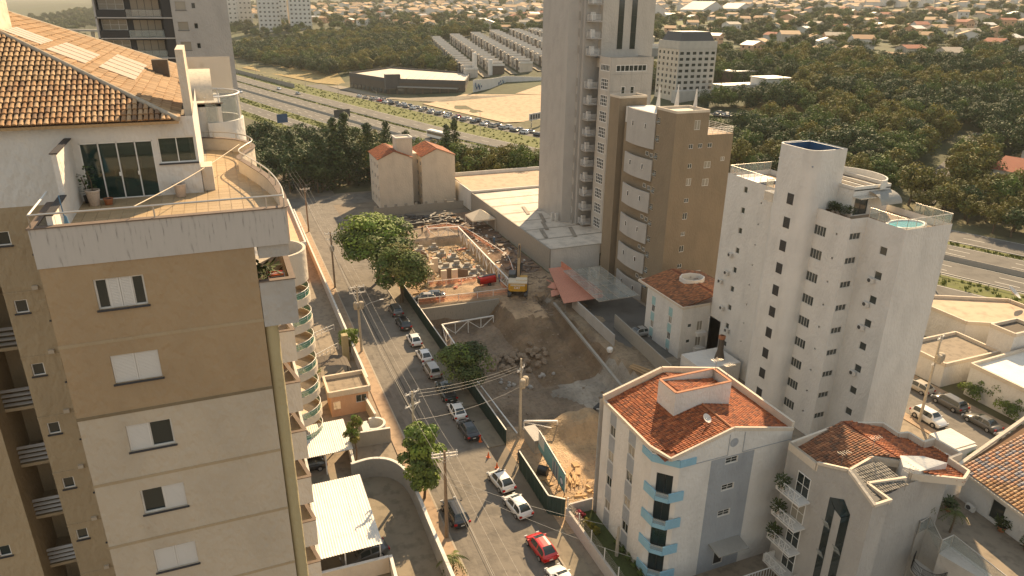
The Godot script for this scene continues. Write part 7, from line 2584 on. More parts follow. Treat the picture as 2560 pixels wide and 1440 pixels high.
func car_parts(kind: String) -> Dictionary:
	if cache.has("car " + kind): return cache["car " + kind]
	# kind: length, width, hood height, belt, roof, windscreen foot, roof front, roof rear, rear glass foot, tail height
	var K: Dictionary = {"hatch": [4.0, 0.87, 0.78, 0.92, 1.50, -1.2, -0.25, 1.05, 1.93, 0.9], "sedan": [4.5, 0.88, 0.78, 0.9, 1.43, -1.05, -0.2, 0.85, 1.62, 0.96], "suv": [4.4, 0.92, 0.94, 1.04, 1.66, -1.25, -0.55, 1.45, 2.02, 1.04], "pickup": [5.2, 0.92, 1.02, 1.08, 1.72, -1.3, -0.75, 0.75, 0.95, 1.05]}
	var k: Array = K[kind]
	var L: float = k[0]
	var W: float = k[1]
	var d := {}
	var P := []
	var n := 18
	for i in n + 1:
		var z := -L / 2 + L * i / n
		var f := absf(z) / (L / 2)
		var w := W * (1.0 - 0.2 * pow(f, 4.0))
		var top: float
		if z < k[5]: top = lerpf(k[2] - 0.16, k[3], smoothstep(-L / 2, k[5], z))
		elif z > k[8]: top = k[9]
		else: top = k[3]
		if i == 0 or i == n: top -= 0.16
		var bot := 0.3 if i in [0, n] else 0.2
		P.append(PackedVector3Array([Vector3(-w * 0.9, bot, z), Vector3(-w, bot + 0.14, z), Vector3(-w * 1.01, top * 0.62, z), Vector3(-w * 0.99, top * 0.84, z), Vector3(-w * 0.93, top, z), Vector3(0, top + 0.035, z), Vector3(w * 0.93, top, z), Vector3(w * 0.99, top * 0.84, z), Vector3(w * 1.01, top * 0.62, z), Vector3(w, bot + 0.14, z), Vector3(w * 0.9, bot, z)]))
	var mb := MB.new()
	mb.grid(P, true, true)
	for e in [0, n]:
		for j in range(1, 10):
			if e == n: mb.tri(P[e][0], P[e][j + 1], P[e][j])
			else: mb.tri(P[e][0], P[e][j], P[e][j + 1])
	d.body = mb.mesh()
	# greenhouse: one smooth shell whose cells are glass or painted pillar and roof
	var yb: float = k[3] - 0.03; var yr: float = k[4]
	var G := []
	var zs := []
	var kind_of := []
	for q in 7: zs.append(lerpf(k[5], k[6], q / 6.0)); kind_of.append(0)
	for q in range(1, 8): zs.append(lerpf(k[6], k[7], q / 8.0)); kind_of.append(1)
	for q in 7: zs.append(lerpf(k[7], k[8], q / 6.0)); kind_of.append(2)
	for q in zs.size():
		var z: float = zs[q]
		var f := 1.0
		if z <= k[6]: f = sin(PI / 2 * pow((z - k[5]) / (k[6] - k[5]), 0.85))
		elif z >= k[7]: f = 0.95 * cos(PI / 2 * pow((z - k[7]) / (k[8] - k[7]), 1.25))
		else: f = 1.0 - 0.05 * pow((z - k[6]) / (k[7] - k[6]), 2.0)
		var y := yb + (yr - yb) * f
		var wb := W * 0.93; var wt := lerpf(W * 0.9, W * 0.7, f)
		var row := PackedVector3Array()
		for c in [[-wb, 0.0], [-lerpf(wb, wt, 0.5), 0.48], [-wt, 0.9], [-wt * 0.82, 0.985], [-wt * 0.4, 1.01], [wt * 0.4, 1.01], [wt * 0.82, 0.985], [wt, 0.9], [lerpf(wb, wt, 0.5), 0.48], [wb, 0.0]]: row.append(Vector3(c[0], yb + (y - yb) * c[1], z))
		G.append(row)
	var out := {"roof": MB.new(), "windscreen": MB.new(), "rear_window": MB.new(), "side_window_l": MB.new(), "side_window_r": MB.new()}
	for q in G.size() - 1:
		for c in 9:
			var zm: float = (zs[q] + zs[q + 1]) / 2
			var to := "roof"
			var mid: float = (k[5] + k[8]) / 2 + 0.08
			if c in [3, 4, 5] and zm < k[6] - 0.06 and q > 0: to = "windscreen"
			elif c in [3, 4, 5] and zm > k[7] + 0.05 and q < G.size() - 2: to = "rear_window"
			elif c in [0, 1] and zm > k[5] + 0.4 and zm < k[8] - 0.3 and absf(zm - mid) > 0.1: to = "side_window_l"
			elif c in [7, 8] and zm > k[5] + 0.4 and zm < k[8] - 0.3 and absf(zm - mid) > 0.1: to = "side_window_r"
			out[to].quad(G[q][c], G[q + 1][c], G[q + 1][c + 1], G[q][c + 1])
	for q in out: d[q] = out[q].mesh()
	mb = MB.new()
	mb.tube([Vector3(-0.1, 0, 0), Vector3(0.1, 0, 0)], 0.32 if kind in ["hatch", "sedan"] else 0.37, 16)
	d.tyre = mb.mesh()
	mb = MB.new()
	mb.tube([Vector3(-0.112, 0, 0), Vector3(0.112, 0, 0)], 0.2, 12)
	d.rim = mb.mesh()
	mb = MB.new(); mb.span(-0.16, 0.16, -0.1, 0.13, -0.05, 0.05); d.lamp = mb.mesh()
	mb = MB.new(); mb.span(-W * 0.8, W * 0.8, 0.3, 0.42, L / 2 - 0.03, L / 2 + 0.02); mb.span(-W * 0.8, W * 0.8, 0.3, 0.44, -L / 2 - 0.02, -L / 2 + 0.03); d.bumper = mb.mesh()
	mb = MB.new(); mb.span(-0.2, 0.2, -0.06, 0.06, -0.01, 0.01); d.plate = mb.mesh()
	mb = MB.new(); mb.span(-0.1, 0.1, -0.06, 0.06, -0.05, 0.05); d.mirror = mb.mesh()
	d.k = k
	cache["car " + kind] = d
	return d

func car(at: Vector3, turn: float, kind: String, color: Material, called: String, label: String, group := "", roof_mat: Material = null, simple := false) -> Node3D:
	var d := car_parts(kind)
	var k: Array = d.k
	var L: float = k[0]
	var t := thing(called, label, "car" if kind != "pickup" else "pickup", at, group, turn)
	part(t, "body", d.body, color)
	part(t, "roof", d.roof, roof_mat if roof_mat else color)
	part(t, "windscreen", d.windscreen, M.dark_glass)
	part(t, "rear_window", d.rear_window, M.dark_glass)
	part(t, "side_window", d.side_window_l, M.dark_glass)
	part(t, "side_window", d.side_window_r, M.dark_glass)
	var r := 0.32 if kind in ["hatch", "sedan"] else 0.37
	for s in [[-1, -0.31], [1, -0.31], [-1, 0.29], [1, 0.29]]:
		var w := part(t, "wheel", d.tyre, M.rubber, Transform3D(Basis(), Vector3(s[0] * (k[1] - 0.06), r, s[1] * L)))
		if not simple: part(w, "rim", d.rim, M.rim)
	if simple: return t
	for s in [-1.0, 1.0]:
		part(t, "tail_lamp", d.lamp, M.tail_lamp, Transform3D(Basis(), Vector3(s * (k[1] - 0.17), k[9] - 0.24, L / 2 - 0.03)))
		part(t, "head_lamp", d.lamp, M.head_lamp, Transform3D(Basis(), Vector3(s * (k[1] - 0.2), k[2] - 0.3, -L / 2 + 0.03)))
		part(t, "mirror", d.mirror, color, Transform3D(Basis(), Vector3(s * (k[1] + 0.08), k[3] + 0.05, k[5] + 0.3)))
	part(t, "bumper", d.bumper, M.black_metal)
	part(t, "number_plate", d.plate, M.off_white, Transform3D(Basis(), Vector3(0, 0.56, L / 2 + 0.012)))
	if kind == "pickup":
		var mb := MB.new()
		mb.span(-0.74, 0.74, 1.06, 1.12, 1.05, 2.5)
		part(t, "load_cover", mb, M.black_metal)
	return t

func build_cars():
	var white := paint("paint_white", Color(0.72, 0.70, 0.66)); var black := paint("paint_black", Color(0.012, 0.013, 0.016)); var red := paint("paint_red", Color(0.50, 0.012, 0.01)); var silver := paint("paint_silver", Color(0.34, 0.32, 0.29))
	var grey := paint("paint_grey", Color(0.10, 0.095, 0.085)); var green := paint("paint_green", Color(0.02, 0.032, 0.028)); var beige := paint("paint_beige", Color(0.42, 0.36, 0.28))
	var row := [[-111.3, "suv", grey, "dark grey car under the big trees, last of the parked row"], [-105.6, "suv", black, "black car parked between the dark grey car and white hatchback"], [-99.1, "hatch", white, "white hatchback parked behind the black car under the trees"], [-93.3, "hatch", white, "white compact car with tall tailgate parked beside the hoarding"], [-88.4, "suv", silver, "silver car with bright roof parked half under the dark tree"], [-81.9, "pickup", green, "dark green pickup parked in the tower's shadow"], [-76.7, "hatch", white, "white estate car parked between the pickup and black sedan"], [-72.1, "sedan", black, "black sedan parked by the traffic cones"],
		[-61.0, "hatch", white, "white hatchback parked at the short hoarding's open end"], [-56.4, "hatch", white, "white hatchback parked right in front of the red car"], [-49.9, "hatch", red, "red hatchback parked by the pale pavement"], [-44.9, "sedan", white, "white car parked behind the red hatchback"]]
	for r in row:
		car(Vector3(23.95 + rng.randf_range(-0.1, 0.1), 0.02, r[0]), rng.randf_range(-0.03, 0.03) + (0.1 if r[0] > -62 else 0.0), r[1], r[2], "parked_car" if r[1] != "pickup" else "parked_pickup", r[3])
	car(Vector3(17.55, 0.02, -57.7), 0.05, "suv", black, "parked_car", "black sport utility car parked by the left kerb beside the pole")
	car(Vector3(7.6, 0.02, -55.2), PI / 2 + 0.2, "sedan", grey, "parked_car", "grey car under the edge of the large carport")
	car(Vector3(4.4, 0.02, -71.6), PI * 0.5, "hatch", black, "parked_car", "black car under the smaller carport")
	car(Vector3(31.9, 0.05, -115.6), PI / 2 - 0.2, "sedan", black, "parked_car", "dark sedan parked above the pit wall behind the net")
	car(Vector3(30.2, 0.05, -114.9), PI / 2 - 0.2, "hatch", black, "parked_car", "black car with pale bonnet at the hoarding above the pit", "", silver)
	car(Vector3(58.9, 0.02, -88.9), PI / 2, "sedan", silver, "parked_car", "silver car in the dark parking lot beside the teal striped house")
	car(Vector3(86.4, 0.02, -59.6), 0.05, "hatch", beige, "parked_car", "beige car parked by the low white garage across the side street")
	car(Vector3(86.5, 0.02, -54.8), 0.0, "suv", grey, "parked_car", "dark grey car parked in shade across the side street")
	car(Vector3(86.2, 0.02, -49.9), 0.0, "sedan", grey, "parked_car", "dark sedan parked across the side street beside the hedge")
	car(Vector3(86.0, 0.02, -45.6), 0.0, "hatch", silver, "parked_car", "silver estate car parked across the side street at the hedge end", "", grey)
	car(Vector3(80.6, 0.02, -53.2), PI, "suv", white, "parked_car", "white car parked behind the concrete pole in the side street")
	# traffic queue on the slip road and cars on the carriageways
	var cols := [white, black, silver, grey, white, beige, silver, red]
	var names := ["white", "black", "silver", "dark grey", "white", "beige", "silver", "red"]
	for lane in 2:
		var z := -400.0 + lane * 14.0
		var k := lane
		while z < -236.0:
			var c := (k * 5 + lane * 3) % 8
			if c == 7 and k % 3: c = 3
			var p := road_point(z, 43.2 + lane * 3.3)
			car(Vector3(p.x, 0.08, p.y), atan2(-(barrier_x(z + 20) - barrier_x(z - 20)), -40.0) + PI, ["hatch", "sedan", "suv"][k % 3], cols[c], "queued_car", "%s car waiting in the queue on the slip road" % names[c], "cars queuing on the slip road", null, true)
			z += rng.randf_range(6.2, 8.5)
			k += 1
	for q in [[-455.0, 19.0, "white", 1, "white car alone on the far service road"], [-428.0, 19.5, "silver", 0, "silver car on the far service road below the dark store"], [-452.0, -5.0, "white", 0, "white car alone on the near highway carriageway"]]:
		var p := road_point(q[0], q[1])
		car(Vector3(p.x, 0.08, p.y), atan2(-(barrier_x(q[0] + 20) - barrier_x(q[0] - 20)), -40.0), "hatch", white if q[2] == "white" else silver, "moving_car", q[4], "", null, true)
	truck(-505.0, 6.0, "grey tanker truck on the far highway carriageway", M.grey_metal, true)
	truck(-268.0, 7.5, "white bus on the highway behind the tree tops", M.white_paint, false)
	# cars in the lot near the woodland road
	for k in 22:
		var f := k / 21.0
		var p := Vector2(lerpf(196, 232, f) + rng.randf_range(-2, 2), lerpf(-262, -214, f) + (k % 2) * 5.0)
		var c := k % 7
		car(Vector3(p.x, land(p.x, p.y) + 0.1, p.y), rng.randf_range(-0.3, 0.3) + 0.6, ["hatch", "sedan"][k % 2], cols[c], "woodland_car", "%s car parked along the woodland road" % names[c], "cars along the woodland road", null, true)

func truck(z: float, d: float, label: String, m: Material, tanker: bool):
	var p := road_point(z, d)
	var t := thing("tanker_truck" if tanker else "highway_bus", label, "truck" if tanker else "bus", Vector3(p.x, 0.06, p.y), "", atan2(-(barrier_x(z + 20) - barrier_x(z - 20)), -40.0))
	var mb := MB.new()
	if tanker:
		var P := []
		for q in [-2.6, -2.5, 5.4, 5.5]:
			var row := PackedVector3Array()
			var r := 1.0 if absf(q) < 5.45 and q > -2.55 else 0.7
			for k in 14: row.append(Vector3(1.2 * r * cos(TAU * k / 14), 2.3 + 1.1 * r * sin(TAU * k / 14), q))
			P.append(row)
		mb.grid(P, true)
		part(t, "tank", mb, m)
		mb = MB.new()
		mb.prism(PackedVector2Array([Vector2(-1.2, -5.2), Vector2(1.2, -5.2), Vector2(1.2, -3.1), Vector2(-1.2, -3.1)]), 0.7, 3.2)
		part(t, "cab", mb, M.dark_grey)
	else:
		mb.prism(PackedVector2Array([Vector2(-1.2, -6), Vector2(1.2, -6), Vector2(1.25, 6), Vector2(-1.25, 6)]), 0.5, 3.2)
		part(t, "body", mb, m)
		mb = MB.new()
		mb.span(-1.27, 1.27, 1.6, 2.7, -5.6, 5.7)
		part(t, "window_band", mb, M.dark_glass)
	for s in [[-1, -4.2], [1, -4.2], [-1, 3.4], [1, 3.4]]:
		mb = MB.new()
		mb.tube([Vector3(s[0] * 1.05 - 0.15, 0.5, s[1]), Vector3(s[0] * 1.05 + 0.15, 0.5, s[1])], 0.5, 12)
		part(t, "wheel", mb, M.rubber)

func pole(at: Vector3, h: float, label: String, m: Material, arms: Array, trans := 0, lamp := 0.0, turn := 0.0) -> Node3D:
	var t := thing("utility_pole", label, "utility pole", at, "", turn)
	var mb := MB.new()
	mb.tube([Vector3(0, -0.4, 0), Vector3(0, h * 0.5, 0), Vector3(0, h, 0)], [0.2, 0.165, 0.12], 10)
	part(t, "shaft", mb, m)
	for a in arms:
		mb = MB.new()
		mb.span(-a[1], a[1], a[0] - 0.06, a[0] + 0.06, -0.06, 0.06)
		mb.bar(Vector3(-a[1] * 0.6, a[0], 0.05), Vector3(0, a[0] - 0.6, 0.1), 0.05, 0.05)
		mb.bar(Vector3(a[1] * 0.6, a[0], 0.05), Vector3(0, a[0] - 0.6, 0.1), 0.05, 0.05)
		var c := part(t, "crossarm", mb, M.off_white)
		for k in 4:
			mb = MB.new()
			mb.lathe(Vector3(-a[1] + 0.1 + k * (a[1] * 2 - 0.2) / 3.0, a[0] + 0.06, 0), [Vector2(0.03, 0), Vector2(0.07, 0.08), Vector2(0.04, 0.12), Vector2(0.08, 0.2), Vector2(0.01, 0.28)], 8)
			part(c, "insulator", mb, M.white_paint)
	for k in trans:
		mb = MB.new()
		var x := (k - (trans - 1) / 2.0) * 0.75
		mb.lathe(Vector3(x, 0, 0.45), [Vector2(0.01, h - 3.6), Vector2(0.34, h - 3.6), Vector2(0.36, h - 3.4), Vector2(0.36, h - 2.6), Vector2(0.3, h - 2.5), Vector2(0.02, h - 2.45)], 12)
		for q in 8: mb.box(Vector3(x + 0.4 * cos(TAU * q / 8), h - 3.0, 0.45 + 0.4 * sin(TAU * q / 8)), Vector3(0.05, 0.7, 0.05))
		part(t, "transformer", mb, M.pole_concrete)
	if lamp != 0.0:
		mb = MB.new()
		mb.tube([Vector3(0, h - 4.0, 0), Vector3(lamp * 0.5, h - 3.2, -0.2), Vector3(lamp, h - 3.0, -0.4)], 0.04, 6)
		var la := part(t, "lamp_arm", mb, M.grey_metal)
		mb = MB.new()
		mb.box(Vector3(lamp + 0.25 * signf(lamp), h - 2.98, -0.45), Vector3(0.6, 0.1, 0.22))
		part(la, "lamp_head", mb, M.off_white)
	return t

func wire(a: Vector3, b: Vector3, sag: float, r: float, label: String, group: String, m: Material):
	var mb := MB.new((a + b) / 2)
	var pts := []
	for k in 13:
		var f := k / 12.0
		pts.append(a.lerp(b, f) - Vector3.UP * sag * 4.0 * f * (1 - f))
	mb.tube(pts, r, 4, false)
	solo("power_line", label, "wire", mb, m, group)

func build_street_things():
	var P := [Vector3(15.9, 0, -204), Vector3(16.0, 0, -164), Vector3(16.1, 0, -126.8), Vector3(15.7, 0, -98.9), Vector3(15.5, 0, -65.9), Vector3(15.8, 0, -55.0), Vector3(15.6, 0, -20.0)]
	pole(P[0], 8.5, "slim utility pole at the far end of the street", M.pole_wood, [[8.2, 1.0]])
	pole(P[1], 10.5, "utility pole on the left pavement beyond the first large tree", M.pole_wood, [[10.2, 1.1]])
	pole(P[2], 11.0, "wooden utility pole with one transformer opposite the big tree", M.pole_wood, [[10.7, 1.1], [9.6, 0.9]], 1)
	pole(P[3], 11.0, "concrete pole with twin transformers and a long street lamp arm", M.pole_concrete, [[10.7, 1.1], [9.8, 1.2]], 2, 3.4)
	pole(P[4], 11.0, "concrete pole with two white crossarms behind the pruned street tree", M.pole_concrete, [[10.8, 0.9], [9.3, 1.0]], 0, 0.0, 0.4)
	pole(P[5], 10.4, "weathered pole with double white crossarm beside the black sport utility car", M.pole_wood, [[10.1, 1.25], [9.75, 1.25]], 0, 0.0, -0.15)
	pole(Vector3(29.6, 0, -69.1), 10.8, "tall pale concrete pole with transformer at the site corner", M.pole_concrete, [[9.4, 0.9]], 2, 0.0, 0.7)
	pole(Vector3(79.3, 0, -53.4), 12.6, "leaning concrete pole with transformers in the side street", M.pole_concrete, [[12.2, 1.0], [8.6, 0.8]], 2, 0.0, 0.3)
	pole(Vector3(30.2, 0, -46.2), 4.0, "short concrete service post on the lawn's edge", M.pole_concrete, [])
	for i in P.size() - 1:
		var ha: float = [8.3, 10.3, 10.9, 10.9, 10.95, 10.3, 10.3][i]
		var hb: float = [8.3, 10.3, 10.9, 10.9, 10.95, 10.3, 10.3][i + 1]
		for k in 3: wire(P[i] + Vector3(-0.9 + k * 0.9, ha, 0), P[i + 1] + Vector3(-0.9 + k * 0.9, hb, 0), 0.35, 0.013, "thin high wire between the street's left poles", "high wires along the street", M.wire)
		for k in 2: wire(P[i] + Vector3(0.2, ha - 3.2 - k * 0.7, 0.1), P[i + 1] + Vector3(0.2, hb - 3.2 - k * 0.7, 0.1), 0.6, 0.028, "thick low cable between the street's left poles", "low cables along the street", M.dark_wire if k else M.wire)
	for k in 3:
		wire(P[4] + Vector3(0.6, 10.9 - k * 0.2, -0.3 + k * 0.4), Vector3(29.6, 9.6, -69.1) + Vector3(-0.3, 0, -0.6 + k * 0.5), 0.5, 0.016, "wire crossing the street to the transformer pole", "wires crossing to the site corner", M.wire)
	wire(P[4] + Vector3(0.2, 7.4, 0), Vector3(29.5, 7.0, -69.1), 0.7, 0.022, "low cable crossing the street to the transformer pole", "", M.wire)
	for k in 2:
		wire(P[5] + Vector3(0.2, 7.3 - k * 0.6, 0), Vector3(30.2, 3.9 - k * 0.5, -46.2 + k * 4.0), 0.5, 0.02, "twisted service cable from the weathered pole to the service post", "service cables over the red car", M.wire)
	# bicycles and yard bits
	for k in 2:
		var b := thing("bicycle", "dark bicycle in the neighbour's yard, %s" % ["leaning by the railing", "parked behind the other"][k], "bicycle", Vector3(8.5 + k * 1.2, 0.02, -110.0 - k * 0.8), "", 0.4)
		var mb: MB
		for s in [-0.52, 0.52]:
			mb = MB.new()
			var ring := []
			for q in 17: ring.append(Vector3(s + 0.33 * cos(TAU * q / 16), 0.34 + 0.33 * sin(TAU * q / 16), 0))
			mb.tube(ring, 0.025, 5, false)
			part(b, "wheel", mb, M.rubber)
		mb = MB.new()
		for q in [[Vector3(-0.52, 0.34, 0), Vector3(-0.12, 0.85, 0)], [Vector3(-0.12, 0.85, 0), Vector3(0.02, 0.3, 0)], [Vector3(0.02, 0.3, 0), Vector3(-0.52, 0.34, 0)], [Vector3(-0.1, 0.8, 0), Vector3(0.4, 0.85, 0)], [Vector3(0.02, 0.3, 0), Vector3(0.42, 0.78, 0)], [Vector3(0.36, 1.0, 0), Vector3(0.52, 0.34, 0)]]: mb.tube(q, 0.02, 5)
		part(b, "frame", mb, M.black_metal)
		mb = MB.new()
		mb.tube([Vector3(0.36, 1.0, -0.25), Vector3(0.36, 1.0, 0.25)], 0.018, 5)
		part(b, "handlebar", mb, M.black_metal)
		mb = MB.new()
		mb.span(-0.24, 0.04, 0.86, 0.92, -0.07, 0.07)
		part(b, "saddle", mb, M.black_metal)
	# highway signs
	for q in [[-325.0, -31.0, 4.0, 4.6, 3.6, "blue sign panel seen from behind near the highway"], [-300.0, -16.0, 8.0, 7.0, 3.0, "dark gantry sign panel over the highway verge"], [-95.0, -20.0, 4.5, 2.2, 2.8, "small dark road sign seen edge on by the highway verge"]]:
		var p := road_point(q[0], q[1])
		var t := thing("road_sign", q[5], "road sign", Vector3(p.x, 0, p.y), "", 0.3)
		var mb := MB.new()
		mb.tube([Vector3(0, 0, 0), Vector3(0, q[2], 0)], 0.15, 8)
		part(t, "post", mb, M.grey_metal)
		mb = MB.new()
		mb.span(-q[3] / 2, q[3] / 2, q[2] - q[4] / 2, q[2] + q[4] / 2, 0.1, 0.2)
		part(t, "panel", mb, M.pool_blue if q[3] > 4.0 and q[3] < 5.0 else M.dark_grey)
	for k in 9:
		var p := road_point(-560.0 + k * 42.0, 27.0)
		var t := thing("lamp_post", "tall slim lamp post on the grass bank beside the highway", "lamp post", Vector3(p.x, 0, p.y), "lamp posts along the highway")
		var mb := MB.new()
		mb.tube([Vector3.ZERO, Vector3(0, 9, 0)], [0.12, 0.07], 7)
		part(t, "post", mb, M.pole_concrete)
		mb = MB.new()
		mb.tube([Vector3(0, 9, 0), Vector3(-0.9, 9.3, 0), Vector3(-1.6, 9.3, 0)], 0.05, 5)
		part(t, "arm", mb, M.grey_metal)

func palm(at: Vector3, h: float, r: float, label: String, group := ""):
	var t := thing("palm_tree", label, "palm", at, group)
	var mb := MB.new()
	mb.tube([Vector3.ZERO, Vector3(0.06, h * 0.5, 0.03), Vector3(0.0, h, 0.0)], [0.11, 0.08, 0.06], 7)
	part(t, "trunk", mb, M.bark)
	for k in 11:
		var a := TAU * k / 11.0 + rng.randf_range(-0.2, 0.2)
		var lift := rng.randf_range(0.2, 0.9)
		var d := Vector3(cos(a), 0, sin(a))
		var f := MB.new()
		f.colored = true
		f.tint = Color(0.085, 0.10, 0.02) * rng.randf_range(0.7, 1.4)
		var side := d.cross(Vector3.UP)
		for q in 9:
			var s := (q + 0.5) / 9.0
			var p := Vector3(0, h, 0) + d * r * s + Vector3.UP * r * (lift * s - 1.1 * s * s)
			for e in [-1.0, 1.0]:
				var tip: Vector3 = p + side * e * r * 0.34 * (1.0 - 0.6 * s) + d * r * 0.16 + Vector3.DOWN * r * 0.14
				f.tri(p - d * 0.03 * r, p + d * 0.07 * r, tip)
		part(t, "frond", f, M.leaf_bright)

# a crown of leaf-sized faces gathered in clumps, in a unit space one metre in radius
func crown(key: String, seed_: int, clumps: int, per: int, leaf: float, tones: Array, shape := "round", squash := 0.85) -> ArrayMesh:
	if leaf_meshes.has(key): return leaf_meshes[key]
	var r := RandomNumberGenerator.new()
	r.seed = seed_
	var mb := MB.new()
	mb.colored = true
	for k in clumps:
		var c := Vector3(r.randfn(), r.randfn(), r.randfn()).normalized() * pow(r.randf(), 0.45) * 0.72
		var rb := r.randf_range(0.22, 0.42)
		if shape == "cone":
			var y := pow(r.randf(), 1.3)
			var a := r.randf() * TAU
			var q := (1.0 - y) * 0.32 * sqrt(r.randf()) + 0.02
			c = Vector3(cos(a) * q, y * 1.9 - 0.95, sin(a) * q)
			rb = 0.08 + 0.17 * (1.0 - y)
		elif shape == "layers":
			var y: float = [-0.75, -0.35, 0.0, 0.35, 0.72][k % 5]
			var a := r.randf() * TAU
			var q := r.randf_range(0.1, [0.5, 0.62, 0.66, 0.6, 0.4][k % 5])
			c = Vector3(cos(a) * q, y + r.randf_range(-0.08, 0.08), sin(a) * q)
			rb = r.randf_range(0.2, 0.32)
		else: c.y *= squash
		var tone: Color = tones[r.randi() % tones.size()] * r.randf_range(0.8, 1.2)
		for i in per:
			var d := Vector3(r.randfn(), r.randfn(), r.randfn()).normalized()
			if d.y < -0.3 and r.randf() < 0.5: d.y = -d.y
			var p := c + d * rb * pow(r.randf(), 0.22) * Vector3(1, 0.75 if shape != "cone" else 1.4, 1)
			var n := (d + Vector3(r.randfn(), r.randfn() + 0.6, r.randfn()) * 0.36).normalized()
			var u := n.cross(Vector3(r.randfn(), r.randfn(), r.randfn())).normalized()
			var v := n.cross(u)
			var s := leaf * r.randf_range(0.6, 1.35)
			mb.tint = tone * r.randf_range(0.72, 1.3)
			mb.quad(p - u * s * 0.5, p - v * s * 0.32, p + u * s * 0.5, p + v * s * 0.32, n)
	leaf_meshes[key] = mb.mesh()
	return leaf_meshes[key]

const DARK := [Color(0.048, 0.075, 0.016), Color(0.062, 0.085, 0.018), Color(0.043, 0.064, 0.018)]
const MID := [Color(0.090, 0.129, 0.021), Color(0.105, 0.139, 0.023), Color(0.073, 0.110, 0.019)]
const OLIVE := [Color(0.138, 0.129, 0.021), Color(0.162, 0.139, 0.023), Color(0.105, 0.117, 0.021)]
const BRIGHT := [Color(0.138, 0.205, 0.023), Color(0.162, 0.214, 0.026), Color(0.114, 0.178, 0.026)]

func limbs(h: float, r: float, spread: float, seed_: int) -> MB:
	var q := RandomNumberGenerator.new()
	q.seed = seed_
	var mb := MB.new()
	mb.tube([Vector3(0, -0.3, 0), Vector3(0.05 * h, h * 0.5, 0.02 * h), Vector3(0, h, 0)], [r * 1.3, r, r * 0.75], 8)
	for k in 6:
		var a := TAU * k / 6.0 + q.randf_range(-0.4, 0.4)
		var d := Vector3(cos(a), q.randf_range(0.5, 1.1), sin(a)).normalized() * spread * q.randf_range(0.6, 0.9)
		mb.tube([Vector3(0, h * q.randf_range(0.75, 1.0), 0), Vector3(0, h, 0) + d * 0.5 + Vector3.UP * 0.1, Vector3(0, h, 0) + d], [r * 0.6, r * 0.4, r * 0.15], 6)
	return mb

func tree(at: Vector3, called: String, label: String, group: String, mesh: ArrayMesh, m: Material, size: Vector3, cy: float, tr: float, seed_: int, cat := "tree") -> Node3D:
	var t := thing(called, label, cat, at, group)
	part(t, "trunk", limbs(maxf(cy - size.y * 0.55, 0.6), tr, minf(size.x, size.y) * 0.75, seed_), M.bark)
	part(t, "crown", mesh, m, Transform3D(Basis(Vector3.UP, seed_ * 1.7).scaled_local(size), Vector3(0, cy, 0)))
	return t

var tree_kit := {}
func small_tree(at: Vector3, kind: String, s: float, called: String, label: String, group: String):
	# woodland trees share their meshes: five crowns and one trunk
	if not tree_kit.has("trunk"):
		tree_kit.trunk = limbs(1.0, 0.045, 0.5, 5).mesh()
	var t := thing(called, label, "tree", at, group, rng.randf() * TAU)
	var v := int(rng.randf() * 3)
	var spec: Array = {"dark": [DARK, "leaf_dark", 0.82], "mid": [MID, "leaf_mid", 0.85], "olive": [OLIVE, "leaf_olive", 0.85], "bright": [BRIGHT, "leaf_bright", 0.85], "cone": [DARK, "leaf_dark", 1.0]}[kind]
	var me := crown("%s%d" % [kind, v], 100 + v * 7 + kind.length(), 34 if kind != "cone" else 44, 76 if kind != "cone" else 44, 0.105 if kind != "cone" else 0.07, spec[0], "cone" if kind == "cone" else "round", spec[2])
	var hy := s * rng.randf_range(0.85, 1.15)
	if kind == "cone":
		part(t, "trunk", tree_kit.trunk, M.bark, Transform3D(Basis().scaled(Vector3(s, s * 0.4, s)), Vector3.ZERO))
		part(t, "crown", me, M[spec[1]], Transform3D(Basis().scaled(Vector3(s * 1.25, s, s * 1.25)), Vector3(0, s * 1.08, 0)))
	else:
		part(t, "trunk", tree_kit.trunk, M.bark, Transform3D(Basis().scaled(Vector3(s, hy * 0.8, s)), Vector3.ZERO))
		part(t, "crown", me, M[spec[1]], Transform3D(Basis().scaled(Vector3(s, hy, s)), Vector3(0, hy * 1.25, 0)))

func bush(at: Vector3, s: Vector3, called: String, label: String, tones: Array, m: Material, seed_: int, leaf := 0.12, group := ""):
	var t := thing(called, label, "bush", at, group)
	part(t, "foliage", crown("bush %d" % seed_, seed_, 14, 110, leaf, tones, "round", 0.8), m, Transform3D(Basis().scaled(s), Vector3(0, s.y * 0.75, 0)))
	var mb := MB.new()
	mb.tube([Vector3.ZERO, Vector3(0, s.y * 0.6, 0)], 0.05, 5)
	part(t, "stem", mb, M.bark)

func scatter(called: String, label: String, cat: String, spots: Array, mesh: ArrayMesh, m: Material):
	# what is too far or too many to tell apart: one mass
	var mm := MultiMesh.new()
	mm.transform_format = MultiMesh.TRANSFORM_3D
	mm.mesh = mesh
	mm.instance_count = spots.size()
	for i in spots.size(): mm.set_instance_transform(i, spots[i])
	var q := MultiMeshInstance3D.new()
	q.name = numbered(called)
	q.multimesh = mm
	q.material_override = m
	add_child(q)
	tag(q, label, cat, "", "stuff")

